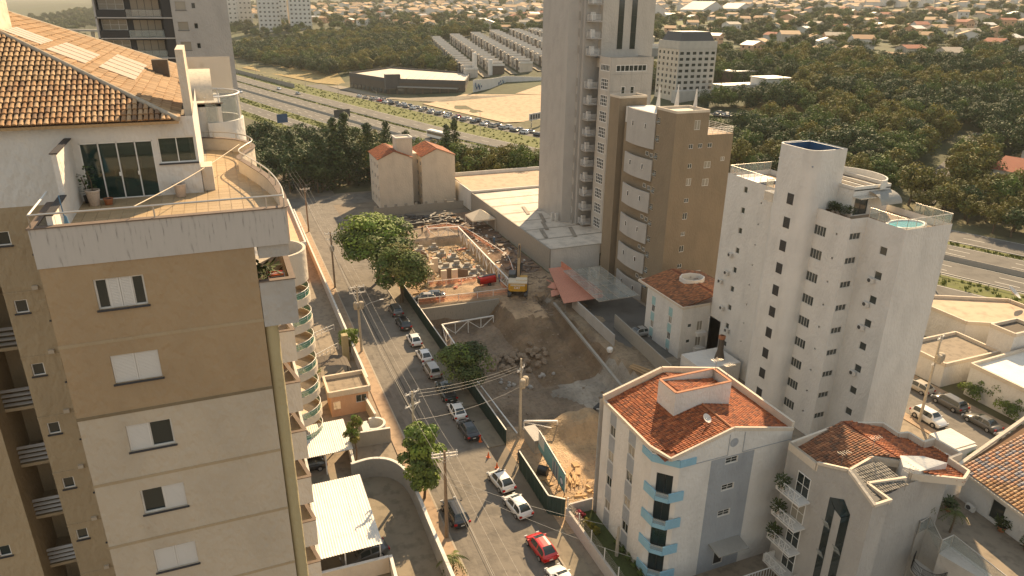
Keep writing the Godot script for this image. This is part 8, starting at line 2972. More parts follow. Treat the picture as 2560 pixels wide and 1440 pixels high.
func build_trees():
	# street trees
	tree(Vector3(24.2, 0.1, -127.0), "street_tree", "largest bright green tree, overhanging the far end of the parked row", "", crown("big green", 11, 60, 260, 0.075, BRIGHT + MID, "round", 0.75), M.leaf_bright, Vector3(8.6, 6.2, 8.6), 8.6, 0.3, 3)
	tree(Vector3(26.0, 0.1, -115.5), "street_tree", "rounded olive green tree over the black parked car and hoarding", "", crown("big olive", 12, 55, 240, 0.075, OLIVE + MID + MID, "round", 0.8), M.leaf_olive, Vector3(6.3, 5.2, 6.3), 6.5, 0.27, 4)
	tree(Vector3(26.6, 0.1, -82.4), "street_tree", "dark loose leaved tree standing in the hoarding line", "", crown("dark street", 13, 40, 190, 0.085, DARK + MID, "round", 0.85), M.leaf_dark, Vector3(4.5, 4.1, 4.5), 4.4, 0.17, 5)
	tree(Vector3(15.3, 0.1, -61.7), "street_tree", "pruned street tree with stacked rounded clumps beside the drive wall", "", crown("layered", 14, 45, 170, 0.11, BRIGHT + MID, "layers"), M.leaf_bright, Vector3(3.2, 3.8, 3.2), 5.5, 0.14, 6)
	tree(Vector3(14.0, 0, -99.5), "clipped_tree", "small clipped green tree beside the yellow gate pillar", "", crown("clipped", 15, 24, 150, 0.13, BRIGHT, "round", 0.95), M.leaf_bright, Vector3(1.9, 2.0, 1.9), 2.6, 0.1, 7)
	tree(Vector3(9.6, 0, -70.6), "feathery_tree", "slender feathery yellow green tree between the two carports", "", crown("feathery", 16, 26, 90, 0.13, BRIGHT + OLIVE, "layers"), M.leaf_bright, Vector3(1.6, 1.9, 1.6), 4.9, 0.09, 8)
	palm(Vector3(14.95, 0.1, -50.4), 1.5, 1.5, "low feathery palm on the pavement near the drive wall")
	bush(Vector3(12.2, 0, -87.6), Vector3(1.2, 1.0, 1.2), "dry_shrub", "dry orange shrub behind the gatehouse roof", OLIVE, M.leaf_olive, 31)
	bush(Vector3(8.0, 0, -95.0), Vector3(1.6, 1.2, 1.6), "yard_shrub", "green shrub under the curved tower's balconies", BRIGHT, M.leaf_bright, 32)
	bush(Vector3(29.2, 0.5, -52.2), Vector3(0.75, 0.8, 0.75), "red_shrub", "crimson leaved shrub in the corner of the lawn", [Color(0.32, 0.03, 0.05), Color(0.22, 0.02, 0.03)], M.leaf_mid, 33, 0.2)
	for k in 3: bush(Vector3(29.6 + k * 0.15, 0.5, -51.2 + k * 0.75), Vector3(0.65, 0.6, 0.65), "golden_shrub", "rounded golden green shrub on the lawn behind the red one", [Color(0.22, 0.18, 0.012), Color(0.16, 0.15, 0.015)], M.leaf_bright, 34, 0.13, "golden shrubs on the lawn")
	for k in 6: bush(Vector3(30.9, 0.5, -47.5 + k * 1.1), Vector3(0.4, 0.5, 0.6), "hedge_plant", "low green hedge plant at the foot of the white block", MID, M.leaf_mid, 35, 0.16, "hedge plants below the white block")
	for k in 5: bush(Vector3(91.2 + (k % 2) * 1.5, 0, -55.0 + k * 2.6), Vector3(2.4, 2.6, 2.3), "tall_hedge", "tall bushy green hedge along the side street wall", BRIGHT + MID, M.leaf_mid, 36 + k % 2, 0.1, "hedge bushes along the side street")
	bush(Vector3(76.5, 0, -44.0), Vector3(1.5, 1.5, 1.5), "yard_shrub", "green shrub behind the grey block's white yard wall", BRIGHT, M.leaf_bright, 38)
	# dark trees between the town and the highway
	var n := 0
	for i in 11:
		for j in 9:
			var z := -254.0 + j * 7.0 + rng.randf_range(-2.5, 2.5)
			var x := 2.0 + i * 7.6 + rng.randf_range(-2.8, 2.8)
			if x > barrier_x(z) - 33.0: continue
			if x > 31 and x < 60 and z > -194: continue
			if z > -198 and x < 36: continue
			var k := "dark" if x < 40 or rng.randf() < 0.3 else ("mid" if rng.randf() < 0.6 else "olive")
			small_tree(Vector3(x, 0, z), k, rng.randf_range(4.6, 6.6), "roadside_tree", "%s broad tree in the belt between the town and highway" % {"dark": "dark green", "mid": "mid green", "olive": "olive green"}[k], "trees between town and highway")
	for q in [[29.0, -205, 9.4], [33.0, -208, 9.8], [39.5, -210, 8.8], [45.5, -212, 8.2], [51.0, -210, 7.4], [25.0, -203, 8.2], [60.5, -199, 8.2], [64.0, -203, 8.6], [18.0, -207, 8.6]]:
		small_tree(Vector3(q[0], 0, q[1]), "cone", q[2], "cypress", "dark conical cypress rising above the belt of broad trees", "cypresses behind the twin gable block")
	for k in 26:
		small_tree(Vector3(59.0 + (k % 13) * 2.6 + rng.randf_range(-1, 1), 0, -193.0 - (k / 13) * 9.0 + rng.randf_range(-3, 3)), ["mid", "olive"][k % 2], rng.randf_range(4.0, 5.5), "roadside_tree", "%s broad tree in the belt between the town and highway" % ["mid green", "olive green"][k % 2], "trees between town and highway")
	for q in [[-6.0, -262.0], [-2.0, -300.0], [18.0, -280.0], [26.0, -268.0]]:
		small_tree(Vector3(q[0], 0, q[1]), "mid", rng.randf_range(2.4, 3.4), "verge_tree", "small lone tree on the highway verge near the blue sign", "small trees on the highway verge")
	# woods on the rise across the highway: nearest trees one by one, the rest as a mass
	var spots := []
	for i in 140:
		for j in 120:
			var x := -190.0 + i * 6.4 + rng.randf_range(-2.6, 2.6)
			var z := -780.0 + j * 6.4 + rng.randf_range(-2.6, 2.6)
			var s := beyond(x, z)
			var ok := false
			if z < -455 and s > 34 and s < (118.0 if x > 235 else 215.0) and not in_rows(x, z) and not (x > 66 and x < 170 and z > -520 and s < 80): ok = true
			if z > -345 and s > 5 and s < 225 and x > barrier_x(z) + 30.0: ok = true
			if x < -22 and z < -470 and z > -700 and x < barrier_x(z) - 36.0: ok = true
			if not ok: continue
			# clearings: white pavilion, woodland road and lot, lower road, houses, gravel plots
			if Vector2((x - 236) / 30.0, (z + 284) / 17.0).length() < 1: continue
			if absf((z + 255) - (x - 200) * 1.25) < 13 and x > 188 and x < 240: continue
			if absf((z + 152) - (x - 205) * -0.5) < 7 and x > 176 and x < 250: continue
			if Vector2((x - 222) / 20.0, (z + 136) / 12.0).length() < 1: continue
			if x > 80 and x < 200 and z < -228 and z > -455 and s < 118: continue
			if Vector2((x - 212) / 26.0, (z + 300) / 24.0).length() < 1: continue
			if hill_noise.get_noise_2d(x * 6.0, z * 6.0) > 0.5: continue
			spots.append(Vector3(x, land(x, z), z))
	spots.sort_custom(func(a, b): return a.length_squared() < b.length_squared())
	var rest := {"dark": [], "mid": [], "olive": []}
	for i in spots.size():
		var p: Vector3 = spots[i]
		var f := hill_noise.get_noise_2d(p.x * 4.0 + 90.0, p.z * 4.0)
		var k := "olive" if f > 0.16 else ("dark" if f < -0.02 else "mid")
		if rng.randf() < 0.25: k = ["dark", "mid", "olive"][rng.randi() % 3]
		var s := rng.randf_range(3.6, 6.4)
		if i < 280:
			small_tree(p, k, s, "woodland_tree", "%s round crowned tree on the wooded slope across the highway" % {"dark": "dark green", "mid": "mid green", "olive": "olive green"}[k], "woodland trees across the highway")
		else: rest[k].append(Transform3D(Basis(Vector3.UP, rng.randf() * TAU).scaled(Vector3(s, s * rng.randf_range(0.9, 1.3), s)), p + Vector3.UP * s * 0.95))
	for k in rest: scatter("distant_wood", "%s mass of treetops on the wooded slope" % {"dark": "dark green", "mid": "mid green", "olive": "olive green"}[k], "wood", rest[k], leaf_meshes[k + "1"] if leaf_meshes.has(k + "1") else leaf_meshes[k + "0"], M["leaf_" + k])
	# garden trees among the far houses
	var far := {"dark": [], "mid": [], "olive": []}
	for i in 6200:
		var a := rng.randf_range(-0.25, 1.12)
		var r := sqrt(rng.randf_range(430.0 * 430.0, 2300.0 * 2300.0))
		if rng.randf() < 0.4: r = rng.randf_range(430, 1100)
		var x := sin(a) * r; var z := -cos(a) * r
		var s := beyond(x, z)
		if s < 118 or (s < 225 and z > -345): continue
		if in_rows(x, z): continue
		if hill_noise.get_noise_2d(x * 2.2, z * 2.2) < -0.12 and rng.randf() < 0.7: continue
		var t := rng.randf_range(2.6, 5.2) * (1.0 + r / 2600.0)
		far[["dark", "mid", "olive", "mid", "dark"][i % 5]].append(Transform3D(Basis(Vector3.UP, rng.randf() * TAU).scaled(Vector3(t, t, t)), Vector3(x, land(x, z) + t * 0.8, z)))
	for k in far: scatter("distant_trees", "%s garden trees scattered among the far houses" % {"dark": "dark green", "mid": "mid green", "olive": "olive green"}[k], "trees", far[k], leaf_meshes[k + "1"] if leaf_meshes.has(k + "1") else leaf_meshes[k + "0"], M["leaf_" + k])
	var west := []
	for i in 1500:
		var x := rng.randf_range(-560, -60); var z := rng.randf_range(-2100, -560)
		if x > barrier_x(z) - 40.0 and z > -1400: continue
		var t := rng.randf_range(5.0, 9.0)
		west.append(Transform3D(Basis(Vector3.UP, rng.randf() * TAU).scaled(Vector3(t, t, t)), Vector3(x, land(x, z) + t * 0.8, z)))
	scatter("distant_wood", "dark wood on the plain beyond the black balcony tower", "wood", west, leaf_meshes["dark0"] if leaf_meshes.has("dark0") else leaf_meshes["dark1"], M.leaf_dark)
	# weeds and grass tufts on the verges
	var tuft := MB.new()
	tuft.colored = true
	for k in 9:
		tuft.tint = Color(0.10, 0.115, 0.02) * rng.randf_range(0.7, 1.4)
		var a := rng.randf() * TAU
		var b := Vector3(cos(a), 0, sin(a)) * 0.3
		tuft.tri(b - Vector3(0.12, 0, 0.05), b + Vector3(0.12, 0, -0.05), b * 1.8 + Vector3(0, rng.randf_range(0.3, 0.7), 0))
	var tf := []
	for i in 6000:
		var z := rng.randf_range(-560, 20)
		var d: float = [rng.randf_range(25.5, 40.0), rng.randf_range(11.8, 13.8), rng.randf_range(-17.8, -12.6), rng.randf_range(-33.0, -28.0)][i % 4]
		if i % 4 == 0 and z > -225: continue
		var p := road_point(z, d)
		tf.append(Transform3D(Basis(Vector3.UP, rng.randf() * TAU).scaled(Vector3.ONE * rng.randf_range(0.5, 1.2)), Vector3(p.x, 0.05, p.y)))
	scatter("verge_grass", "rough green grass tufts on the highway verges", "grass", tf, tuft.mesh(), M.leaf_bright)

func in_rows(x: float, z: float) -> bool:
	# the estate of terraced houses
	var q := Vector2(x - 204.0, z + 436.0)
	var d := Vector2(0.17, -0.985)
	var along := q.dot(d)
	var across := q.dot(Vector2(0.985, 0.17))
	return along > -14 and along < 205 and across > -62 and across < 78

func facade(t: Node3D, B: Vector3, o: Vector3, ux: Vector3, L: float, Hh: float, cols: int, floors: int, w: float, h: float, m: Material, called := "wall", glass := "dark_glass", base := 1.0):
	var hs := []
	for i in cols:
		for j in floors:
			hs.append([L * (i + 0.5) / cols - w / 2, base + (Hh - base) * j / floors, w, h])
	var mb := MB.new(B)
	mb.wall(o, ux, L, Hh, hs, 0.2)
	part(t, called, mb, m)
	for q in hs: window(t, o - B, ux, q, 1, 1, {"back": 0.12, "glass": glass, "fw": 0.1, "frame": "off_white"})

func build_far_buildings():
	var X := Vector3.RIGHT
	var NX := Vector3(0, 0, 1)
	# pale hotel tower with dark mansard
	var by := 7.0
	var B := Vector3(212, by, -300)
	var t := thing("mansard_tower", "pale office tower with dark sloping roof and rows of square windows", "building", B)
	facade(t, B, Vector3(201.5, by, -291.5), X, 21.0, 24.0, 6, 8, 2.2, 1.5, M.stone_white, "front_wall", "dark_glass", 3.0)
	facade(t, B, Vector3(201.5, by, -309), NX, 17.5, 24.0, 5, 8, 1.6, 1.5, M.cream_wall, "side_wall", "dark_glass", 3.0)
	var mb := MB.new(B)
	mb.span(201.5, 222.5, by + 23.9, by + 27.5, -309, -291.5); mb.span(199.5, 226, by, by + 5.5, -288.0, -291.4)
	part(t, "attic", mb, M.stone_white)
	for k in 4:
		mb = MB.new(B)
		var cx := 204.5 + k * 5.0
		mb.lathe(Vector3.ZERO, [Vector2(1.5, 0), Vector2(1.5, 0.2), Vector2(0.01, 0.21)], 18)
		var w := part(t, "round_window", mb, M.dark_glass)
		w.transform = Transform3D(Basis(X, PI / 2), Vector3(cx, by + 25.7, -291.5) - B)
	mb = MB.new(B)
	var P := []
	for q in [[0.0, 27.5], [1.8, 31.5]]:
		P.append(PackedVector3Array([Vector3(202.5 + q[0], by + q[1], -292.5 - q[0]), Vector3(221.5 - q[0], by + q[1], -292.5 - q[0]), Vector3(221.5 - q[0], by + q[1], -308 + q[0]), Vector3(202.5 + q[0], by + q[1], -308 + q[0])]))
	for k in 4: mb.quad(P[0][k], P[0][(k + 1) % 4], P[1][(k + 1) % 4], P[1][k])
	mb.quad(P[1][0], P[1][1], P[1][2], P[1][3])
	part(t, "mansard_roof", mb, M.dark_grey)
	# dark store by the highway
	B = Vector3(110, 0, -440)
	t = thing("dark_store", "long dark showroom with pale ribbed roof beside the highway", "building", B)
	var ring := [[78.0, -459.0], [92.5, -417.0], [131.0, -393.0], [150.0, -440.0], [112.0, -492.0]]
	mb = MB.new(B)
	mb.prism(flatpoly(ring), 0, 8.0, false)
	part(t, "wall", mb, M.dark_brown_wall)
	mb = MB.new(B)
	outline(mb, ring, 7.0, 9.2, 0.5)
	part(t, "fascia", mb, M.dark_grey)
	mb = MB.new(B)
	mb.flat(flatpoly(ring), 8.2)
	part(t, "roof", mb, M.sheet_roof)
	for k in 12:
		mb = MB.new(B)
		var f := k / 11.0
		mb.bar(Vector3(lerpf(95, 131, f), 8.4, lerpf(-419, -396, f)), Vector3(lerpf(103, 148, f), 8.4, lerpf(-440, -438, f)), 0.35, 0.3)
		part(t, "roof_rib", mb, M.off_white)
	for k in 9:
		var f := (k + 0.15) / 9.0
		mb = MB.new(B)
		var a := Vector3(lerpf(92.5, 131, f), 2.4, lerpf(-417, -393, f) + 0.35)
		mb.bar(a, a + Vector3(3.3, 0, 2.05), 0.1, 3.6)
		part(t, "shop_window", mb, M.window_glass)
		mb = MB.new(B)
		a = Vector3(lerpf(78.2, 92.3, f), 2.0, lerpf(-458.5, -417.5, f))
		mb.bar(a + Vector3(-0.3, 0, 0), a + Vector3(0.7, 0, 3.0), 0.1, 2.4)
		part(t, "shop_window", mb, M.window_glass)
	mb = MB.new(B)
	mb.bar(Vector3(97, 4.9, -412.4), Vector3(127, 4.9, -393.8), 3.0, 0.5)
	part(t, "canopy", mb, M.grey_wall)
	mb = MB.new(B)
	mb.span(90.5, 99, 3.5, 11.5, -417.5, -413.5)
	part(t, "sign_block", mb, M.dark_grey)
	# fields and soil plots round the store
	for q in [["dry_field", M.dry_grass, [[30, -640], [62, -604], [84, -560], [78, -470], [62, -490], [40, -560], [22, -620]], 0.4], ["store_forecourt", M.driveway, [[74, -470], [90, -405], [132, -375], [150, -360], [112, -372], [84, -400], [66, -470]], 0.14], ["gravel_plot", M.bare_soil, [[100, -372], [128, -385], [166, -345], [150, -298], [118, -300]], 2.4], ["gravel_plot", M.bare_soil, [[150, -365], [170, -378], [186, -352], [176, -330]], 6.6], ["dry_meadow", M.dry_grass, [[214, -262], [232, -262], [240, -234], [226, -226], [212, -240]], 9.0]]:
		mb = MB.new(Vector3(q[2][0][0], 0, q[2][0][1]))
		var tr := Geometry2D.triangulate_polygon(flatpoly(q[2]))
		var pl := flatpoly(q[2])
		for i in range(0, tr.size(), 3):
			# follow the slope: cut each triangle in sixteen
			var a := pl[tr[i]]; var b := pl[tr[i + 1]]; var c := pl[tr[i + 2]]
			var nn := 6
			for u in nn:
				for v in nn - u:
					var f := func(s: int, r: int) -> Vector3:
						var p2 := a + (b - a) * s / nn + (c - a) * r / nn
						return Vector3(p2.x, land(p2.x, p2.y) + 0.35, p2.y)
					var t1: Vector3 = f.call(u, v); var t2: Vector3 = f.call(u + 1, v); var t3: Vector3 = f.call(u, v + 1)
					if (t2 - t1).cross(t3 - t1).y < 0: mb.tri(t1, t3, t2)
					else: mb.tri(t1, t2, t3)
					if u + v < nn - 1:
						var t4: Vector3 = f.call(u + 1, v + 1)
						if (t4 - t2).cross(t3 - t2).y < 0: mb.tri(t2, t3, t4)
						else: mb.tri(t2, t4, t3)
		structure(q[0], mb, q[1])
	# grey roadside wall, graffiti wall, water towers, small billboard
	var w := MB.new(Vector3(50, 0, -520))
	var pts := []
	for k in 12: pts.append(Vector3(road_point(-640.0 + k * 16.5, 30.0).x, 0, road_point(-640.0 + k * 16.5, 30.0).y))
	path_wall(w, pts, 0, 2.6, 0.3)
	solo("roadside_wall", "long grey wall between the highway bank and the dry field", "wall", w, M.weathered_concrete)
	w = MB.new(Vector3(160, 0, -405))
	path_wall(w, [Vector3(134, 0, -388), Vector3(146, 0, -392), Vector3(160, 0, -404), Vector3(186, 0, -388)], 2.0, 10.0, 0.4)
	var gw := solo("painted_wall", "white wall with blue painted scrawls behind the gravel plot", "wall", w, M.white_wall)
	for k in 34:
		mb = MB.new(Vector3(160, 0, -405))
		var f := k / 33.0
		var p := Vector3(lerpf(134.5, 158, f), 6.6 + sin(k * 2.3) * 1.0, lerpf(-387.4, -401.5, f) + 0.8)
		mb.box(p, Vector3(0.35 + 0.3 * (k % 3), 1.6 + 0.8 * sin(k * 1.7), 0.06), Basis(Vector3.UP, 0.5) * Basis(Vector3(0, 0, 1), sin(k * 3.1) * 0.5))
		part(gw, "painted_stroke", mb, M.pool_blue if k % 3 else M.teal_wall)
	for q in [[153.0, -440.0, 13.5, "taller white cylindrical water tower behind the dark store"], [162.0, -436.0, 9.0, "shorter white cylindrical water tower behind the dark store"]]:
		mb = MB.new(Vector3(q[0], land(q[0], q[1]), q[1]))
		mb.lathe(mb.off, [Vector2(1.5, -1), Vector2(1.5, q[2]), Vector2(1.2, q[2] + 0.4), Vector2(0.02, q[2] + 0.6)], 16)
		solo("water_tower", q[3], "water tower", mb, M.white_wall)
	var bb := thing("roadside_billboard", "grey and white billboard beside the queue of cars", "billboard", Vector3(128, 1.0, -287), "", 0.5)
	mb = MB.new()
	mb.span(-5.0, 5.0, 2.0, 5.0, -0.15, 0.15)
	part(bb, "board", mb, M.off_white)
	for k in 5:
		mb = MB.new()
		mb.span(-4.4 + k * 1.8, -3.2 + k * 1.8, 2.5, 4.4, 0.15, 0.18)
		part(bb, "dark_print", mb, M.dark_grey)
	for s in [-3.5, 3.5]:
		mb = MB.new()
		mb.span(s - 0.15, s + 0.15, -1, 2.0, -0.15, 0.15)
		part(bb, "leg", mb, M.grey_metal)
	# apartment slabs at the upper left
	for q in [[26, -1075, 30, 46, "white apartment slab farthest left beyond the wood"], [72, -955, 25, 40, "white windowed apartment slab left of a matching slab"], [106, -940, 25, 40, "white windowed apartment slab right of a matching slab"], [48, -1130, 28, 52, "pale apartment slab rising behind the white windowed ones"], [92, -1090, 28, 50, "cream apartment slab behind the matching pair"], [14, -1010, 18, 40, "narrow blue grey apartment slab beside the far left slab"]]:
		var y := land(q[0], q[1])
		B = Vector3(q[0], y, q[1])
		t = thing("apartment_slab", q[4], "building", B)
		facade(t, B, Vector3(q[0] - q[2] / 2.0, y, q[1] + 8), X, q[2], q[3], 5, 8, 2.4, 2.0, M.white_wall, "front_wall", "window_glass", 2.0)
		mb = MB.new(B)
		mb.wall(Vector3(q[0] + q[2] / 2.0, y, q[1] + 8), Vector3(0, 0, -1), 20, q[3], []); mb.wall(Vector3(q[0] - q[2] / 2.0, y, q[1] - 12), NX, 20, q[3], [])
		mb.span(q[0] - q[2] / 2.0, q[0] + q[2] / 2.0, y + q[3], y + q[3] + 0.6, q[1] - 12, q[1] + 8)
		mb.span(q[0] - 4.0, q[0] + 4.0, y + q[3] + 0.6, y + q[3] + 6.0, q[1] - 6, q[1] + 2)
		part(t, "side_wall", mb, M.cream_wall)
	# viaduct far left
	B = Vector3(-190, 0, -1060)
	t = thing("viaduct", "grey road viaduct on piers at the far left", "bridge", B)
	mb = MB.new(B)
	mb.bar(Vector3(-330, 14, -1120), Vector3(-60, 13, -1010), 11.0, 2.2)
	part(t, "deck", mb, M.concrete)
	for k in 6:
		mb = MB.new(B)
		mb.span(-310 + k * 45.0, -306 + k * 45.0, 0, 13, -1113 + k * 18.3, -1109 + k * 18.3)
		part(t, "pier", mb, M.weathered_concrete)
	# white pavilion in the woods and long halls on the hill
	for q in [[232, -286, 22, 9, 4.5, "low white flat roofed hall at the woodland clearing's left end"], [247, -280, 14, 12, 6.5, "taller white pavilion in the woodland clearing"], [258, -272, 18, 12, 3.2, "long low grey shed beside the white pavilion"], [250, -308, 16, 10, 6.0, "dark fronted white roofed house behind the pavilion"]]:
		var y := land(q[0], q[1])
		B = Vector3(q[0], y, q[1])
		t = thing("woodland_hall", q[5], "building", B)
		mb = MB.new(B)
		mb.span(q[0] - q[2] / 2.0, q[0] + q[2] / 2.0, y - 2, y + q[4], q[1] - q[3] / 2.0, q[1] + q[3] / 2.0)
		part(t, "wall", mb, M.white_wall if not "dark" in q[5] else M.dark_brown_wall)
		mb = MB.new(B)
		mb.span(q[0] - q[2] / 2.0 - 0.4, q[0] + q[2] / 2.0 + 0.4, y + q[4], y + q[4] + 0.4, q[1] - q[3] / 2.0 - 0.4, q[1] + q[3] / 2.0 + 0.4)
		part(t, "roof", mb, M.off_white if not "shed" in q[5] else M.grey_roof)
		window(t, Vector3(q[0] - q[2] / 2.0, y, q[1] + q[3] / 2.0) - B, X, [q[2] * 0.3, 0.4, q[2] * 0.4, q[4] * 0.55], 4, 1, {"back": -0.04, "glass": "dark_glass", "fw": 0.15})
	for q in [[620, -850, 60, 34, 9, "large pale gabled hall on the far hill"], [665, -840, 40, 26, 7, "smaller pale gabled hall beside the large one"], [505, -800, 55, 20, 9, "long blue grey hall on the far hill"], [430, -745, 30, 14, 8, "white box building beside the far playing field"]]:
		house(Vector3(q[0], land(q[0], q[1]), q[1]), q[2], q[3], q[4], 0.4, M.white_wall, M.sheet_roof, "far_hall", q[5], "")
	mb = MB.new(Vector3(440, land(440, -710), -710))
	for i in 6:
		for j in 6:
			var x := 400.0 + i * 16; var z := -760.0 + j * 16
			mb.quad(Vector3(x, land(x, z + 16) + 0.4, z + 16), Vector3(x + 16, land(x + 16, z + 16) + 0.4, z + 16), Vector3(x + 16, land(x + 16, z) + 0.4, z), Vector3(x, land(x, z) + 0.4, z))
	structure("playing_field", mb, M.grass)
	# woodland road, lower road and the town plots on the right
	for q in [[[[176, -134], [200, -147], [222, -158], [250, -172]], 6.5, "lower_road"], [[[190, -268], [205, -248], [222, -226], [240, -204], [256, -186]], 7.0, "woodland_road"]]:
		mb = MB.new(Vector3(q[0][0][0], 0, q[0][0][1]))
		var c := []
		for p in q[0]: c.append(Vector3(p[0], 0, p[1]))
		var path := curve_path(c, 4.0)
		var G := []
		for i in path.size():
			var d: Vector3 = (path[mini(i + 1, path.size() - 1)] - path[maxi(i - 1, 0)]).normalized()
			var s: Vector3 = Vector3(d.z, 0, -d.x) * q[1] * 0.5
			var a: Vector3 = path[i] + s; var b: Vector3 = path[i] - s
			G.append(PackedVector3Array([Vector3(a.x, land(path[i].x, path[i].z) + 0.5, a.z), Vector3(b.x, land(path[i].x, path[i].z) + 0.5, b.z)]))
		mb.grid(G)
		structure(q[2], mb, M.highway_asphalt)
	for q in [[207, -128, 15, 11, 6.0, 0.2, "white house with brown tiled roof across the highway"], [226, -128, 16, 12, 4.0, 0.2, "low white flat roofed house nearest the wooded lower road"], [242, -146, 13, 10, 4.5, 0.5, "pale house half hidden among trees by the lower road"], [345, -240, 11, 9, 4.0, 0.9, "lone small white house standing in the wood"]]:
		house(Vector3(q[0], land(q[0], q[1]), q[1]), q[2], q[3], q[4], q[5], M.white_wall, M.brick_red if "brown" in q[6] or "lone" in q[6] else M.off_white, "roadside_house", q[6], "")
	# low commercial buildings between the white tower and the highway
	for q in [["flat_roof_depot", [[103, -78], [118, -70], [118, -58], [103, -66]], 5.0, M.tan_roof, "low depot with broad tan flat roof behind the side street"], ["garage_block", [[90, -66], [101, -66], [101, -59], [90, -59]], 3.6, M.courtyard, "low garage block with recessed roof yard beside the side street"], ["white_roof_hall", [[91.5, -56.5], [116, -57.5], [116, -36], [91.5, -36]], 4.6, M.corrugated, "wide hall with bright white roof behind the hedge"], ["stair_head", [[101, -61.2], [106.5, -61.2], [106.5, -57.6], [101, -57.6]], 7.0, M.dark_brown_wall, "small white stair head with dark sunken roof"]]:
		B = Vector3(q[1][0][0], 0, q[1][0][1])
		t = thing(q[0], q[4], "building", B)
		mb = MB.new(B)
		mb.prism(flatpoly(q[1]), 0, q[2], false)
		part(t, "wall", mb, M.white_wall)
		mb = MB.new(B)
		mb.flat(flatpoly(q[1]), q[2] - 0.25)
		part(t, "roof", mb, q[3])
		mb = MB.new(B)
		outline(mb, q[1], q[2] - 0.3, q[2] + 0.25, 0.3)
		part(t, "parapet", mb, M.cream_wall)
	dish(Vector3(117.0, 5.2, -69.0), 1.3, "large white satellite dish on the depot roof edge", 0.6)
	house(Vector3(116, 0, -50), 14, 18, 7.0, 0.0, M.cream_wall, M.grey_roof, "shed_roof_house", "pale building with weathered sheet roof edged in red tile", "")
	for q in [[74.4, -48.5, 78.0, -45.2, "white yard wall box beside the concrete pole"], [72.6, -45.0, 77.6, -44.7, "low white yard wall ending at the pavement"]]:
		mb = MB.new(Vector3(q[0], 0, q[1]))
		mb.span(q[0], q[2], 0, 2.4, q[1], q[3])
		solo("yard_block", q[4], "wall", mb, M.white_wall)

func house(at: Vector3, w: float, d: float, h: float, turn: float, wm: Material, rm: Material, called: String, label: String, group: String):
	var key := "house %.1f %.1f %.1f" % [w, d, h]
	if not cache.has(key):
		var a := MB.new()
		a.span(-w / 2, w / 2, -3, h, -d / 2, d / 2)
		var r := h + w * 0.17
		a.tri(Vector3(-w / 2, h, d / 2), Vector3(w / 2, h, d / 2), Vector3(0, r, d / 2)); a.tri(Vector3(w / 2, h, -d / 2), Vector3(-w / 2, h, -d / 2), Vector3(0, r, -d / 2))
		var b := MB.new()
		var e := 0.5
		b.quad(Vector3(-w / 2 - e, h - e * 0.3, d / 2 + e), Vector3(0, r + 0.1, d / 2 + e), Vector3(0, r + 0.1, -d / 2 - e), Vector3(-w / 2 - e, h - e * 0.3, -d / 2 - e))
		b.quad(Vector3(0, r + 0.1, d / 2 + e), Vector3(w / 2 + e, h - e * 0.3, d / 2 + e), Vector3(w / 2 + e, h - e * 0.3, -d / 2 - e), Vector3(0, r + 0.1, -d / 2 - e))
		var c := MB.new()
		c.span(-0.7, 0.7, -0.6, 0.6, 0, 0.08)
		cache[key] = [a.mesh(), b.mesh(), c.mesh()]
	var m: Array = cache[key]
	var t := thing(called, label, "house", at, group, turn)
	part(t, "wall", m[0], wm)
	part(t, "roof", m[1], rm)
	for k in 3:
		part(t, "window", m[2], M.dark_glass, Transform3D(Basis(), Vector3(-w * 0.3 + k * w * 0.3, h * 0.6, d / 2)))
	for k in 2:
		part(t, "window", m[2], M.dark_glass, Transform3D(Basis(Vector3.UP, -PI / 2), Vector3(-w / 2, h * 0.6, -d * 0.25 + k * d * 0.5)))

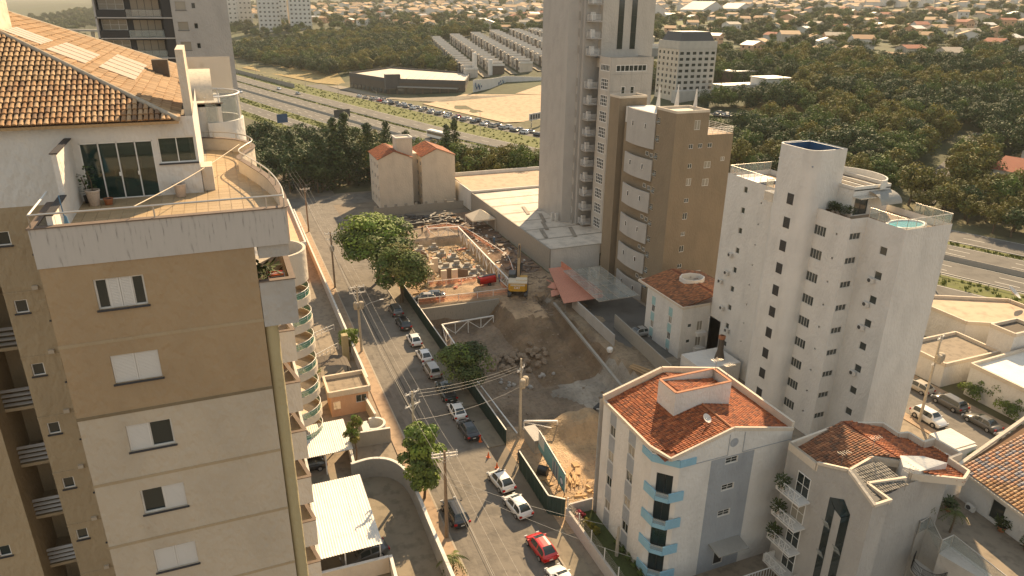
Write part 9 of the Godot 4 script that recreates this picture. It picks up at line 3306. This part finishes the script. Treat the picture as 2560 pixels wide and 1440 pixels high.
func build_far_houses():
	var walls := [M.white_wall, M.cream_wall, M.stone_white, M.peach_wall, M.white_wall]
	var wn := ["white", "cream", "stone coloured", "peach", "white"]
	var roofs := [M.clay_2, M.clay_0, M.off_white, M.brick_red, M.clay_1, M.grey_roof, M.clay_2]
	var rn := ["pale clay", "clay", "flat white", "red", "brown clay", "grey", "pale clay"]
	# estate of terraced houses in straight rows
	var d := Vector2(0.17, -0.985)
	var c := Vector2(0.985, 0.17)
	for row in 8:
		for k in 30:
			var p := Vector2(204, -436) + d * (k * 6.6 - 8.0 + (row % 2) * 3) + c * (-54.0 + row * 17.5)
			var y := land(p.x, p.y)
			var t := thing("terraced_house", "two storey terraced house with flat grey roof and white parapet in the estate rows", "house", Vector3(p.x, y + (k % 2) * 0.9, p.y), "terraced houses in the estate", -atan2(d.x, -d.y))
			if not cache.has("terrace"):
				var a := MB.new()
				a.span(-4.0, 4.0, -4, 5.4, -2.9, 2.9)
				var b := MB.new()
				b.span(-4.1, 4.1, 4.9, 6.2, 2.9, 3.2)
				var e := MB.new()
				e.quad(Vector3(-4.3, 5.42, 2.9), Vector3(4.3, 5.42, 2.9), Vector3(4.3, 5.8, -3.2), Vector3(-4.3, 5.8, -3.2))
				var f := MB.new()
				f.span(-4.08, -4.0, 0.8, 2.4, -2.0, 0.6)
				cache.terrace = [a.mesh(), b.mesh(), e.mesh(), f.mesh()]
			part(t, "wall", cache.terrace[0], [M.stone_white, M.dark_brown_wall, M.cream_wall, M.grey_wall][(k * 3 + row) % 4])
			part(t, "parapet", cache.terrace[1], M.white_wall)
			part(t, "roof", cache.terrace[2], M.grey_roof)
			part(t, "window", cache.terrace[3], M.dark_glass)
	for row in 7:
		var mb := MB.new(Vector3(220, 0, -500))
		var G := []
		for k in 22:
			var p := Vector2(204, -436) + d * (k * 9.6 - 16.0) + c * (-45.2 + row * 17.5)
			var y := land(p.x, p.y) + 0.4
			G.append(PackedVector3Array([Vector3(p.x - 2.4, y, p.y), Vector3(p.x + 2.4, y, p.y)]))
		mb.grid(G)
		structure("estate_lane", mb, M.driveway)
	# houses over the far hillside, nearest first one by one
	var spots := []
	for i in 2600:
		var a := rng.randf_range(-0.22, 1.12)
		var r := sqrt(rng.randf_range(400.0 * 400.0, 1900.0 * 1900.0))
		var x := sin(a) * r; var z := -cos(a) * r
		var s := beyond(x, z)
		if s < 228 or in_rows(x, z) or (absf(x - 440) < 60 and absf(z + 710) < 60): continue
		if hill_noise.get_noise_2d(x * 2.2, z * 2.2) > 0.22: continue
		var near := false
		for q in spots:
			if absf(q.x - x) < 13.0 and absf(q.y - z) < 13.0:
				near = true; break
		if not near: spots.append(Vector2(x, z))
	spots.sort_custom(func(p, q): return p.length_squared() < q.length_squared())
	var far_w := []
	var far_r := []
	for i in spots.size():
		var p: Vector2 = spots[i]
		var turn := 0.4 + hill_noise.get_noise_2d(p.x, p.y) * 2.5 + (PI / 2 if rng.randf() < 0.5 else 0.0)
		if i < 300:
			var a := rng.randi() % 5; var b := rng.randi() % 7
			house(Vector3(p.x, land(p.x, p.y), p.y), [9.0, 11.0, 13.0][i % 3], [10.0, 13.0][i % 2], [3.6, 6.4][(i / 2) % 2], turn, walls[a], roofs[b], "hillside_house", "%s house with %s roof on the far hillside" % [wn[a], rn[b]], "houses on the far hillside")
		else:
			var s := rng.randf_range(0.8, 1.4)
			var tf := Transform3D(Basis(Vector3.UP, turn).scaled_local(Vector3(s, s, s)), Vector3(p.x, land(p.x, p.y), p.y))
			far_w.append(tf); far_r.append(tf)
	var m: Array = cache["house 11.0 13.0 6.4"] if cache.has("house 11.0 13.0 6.4") else cache["house 11.0 13.0 3.6"]
	scatter("distant_walls", "pale walls of the farthest houses on the hill", "houses", far_w, m[0], M.white_wall)
	scatter("distant_roofs", "clay roofs of the farthest houses on the hill", "houses", far_r, m[1], M.clay_2)
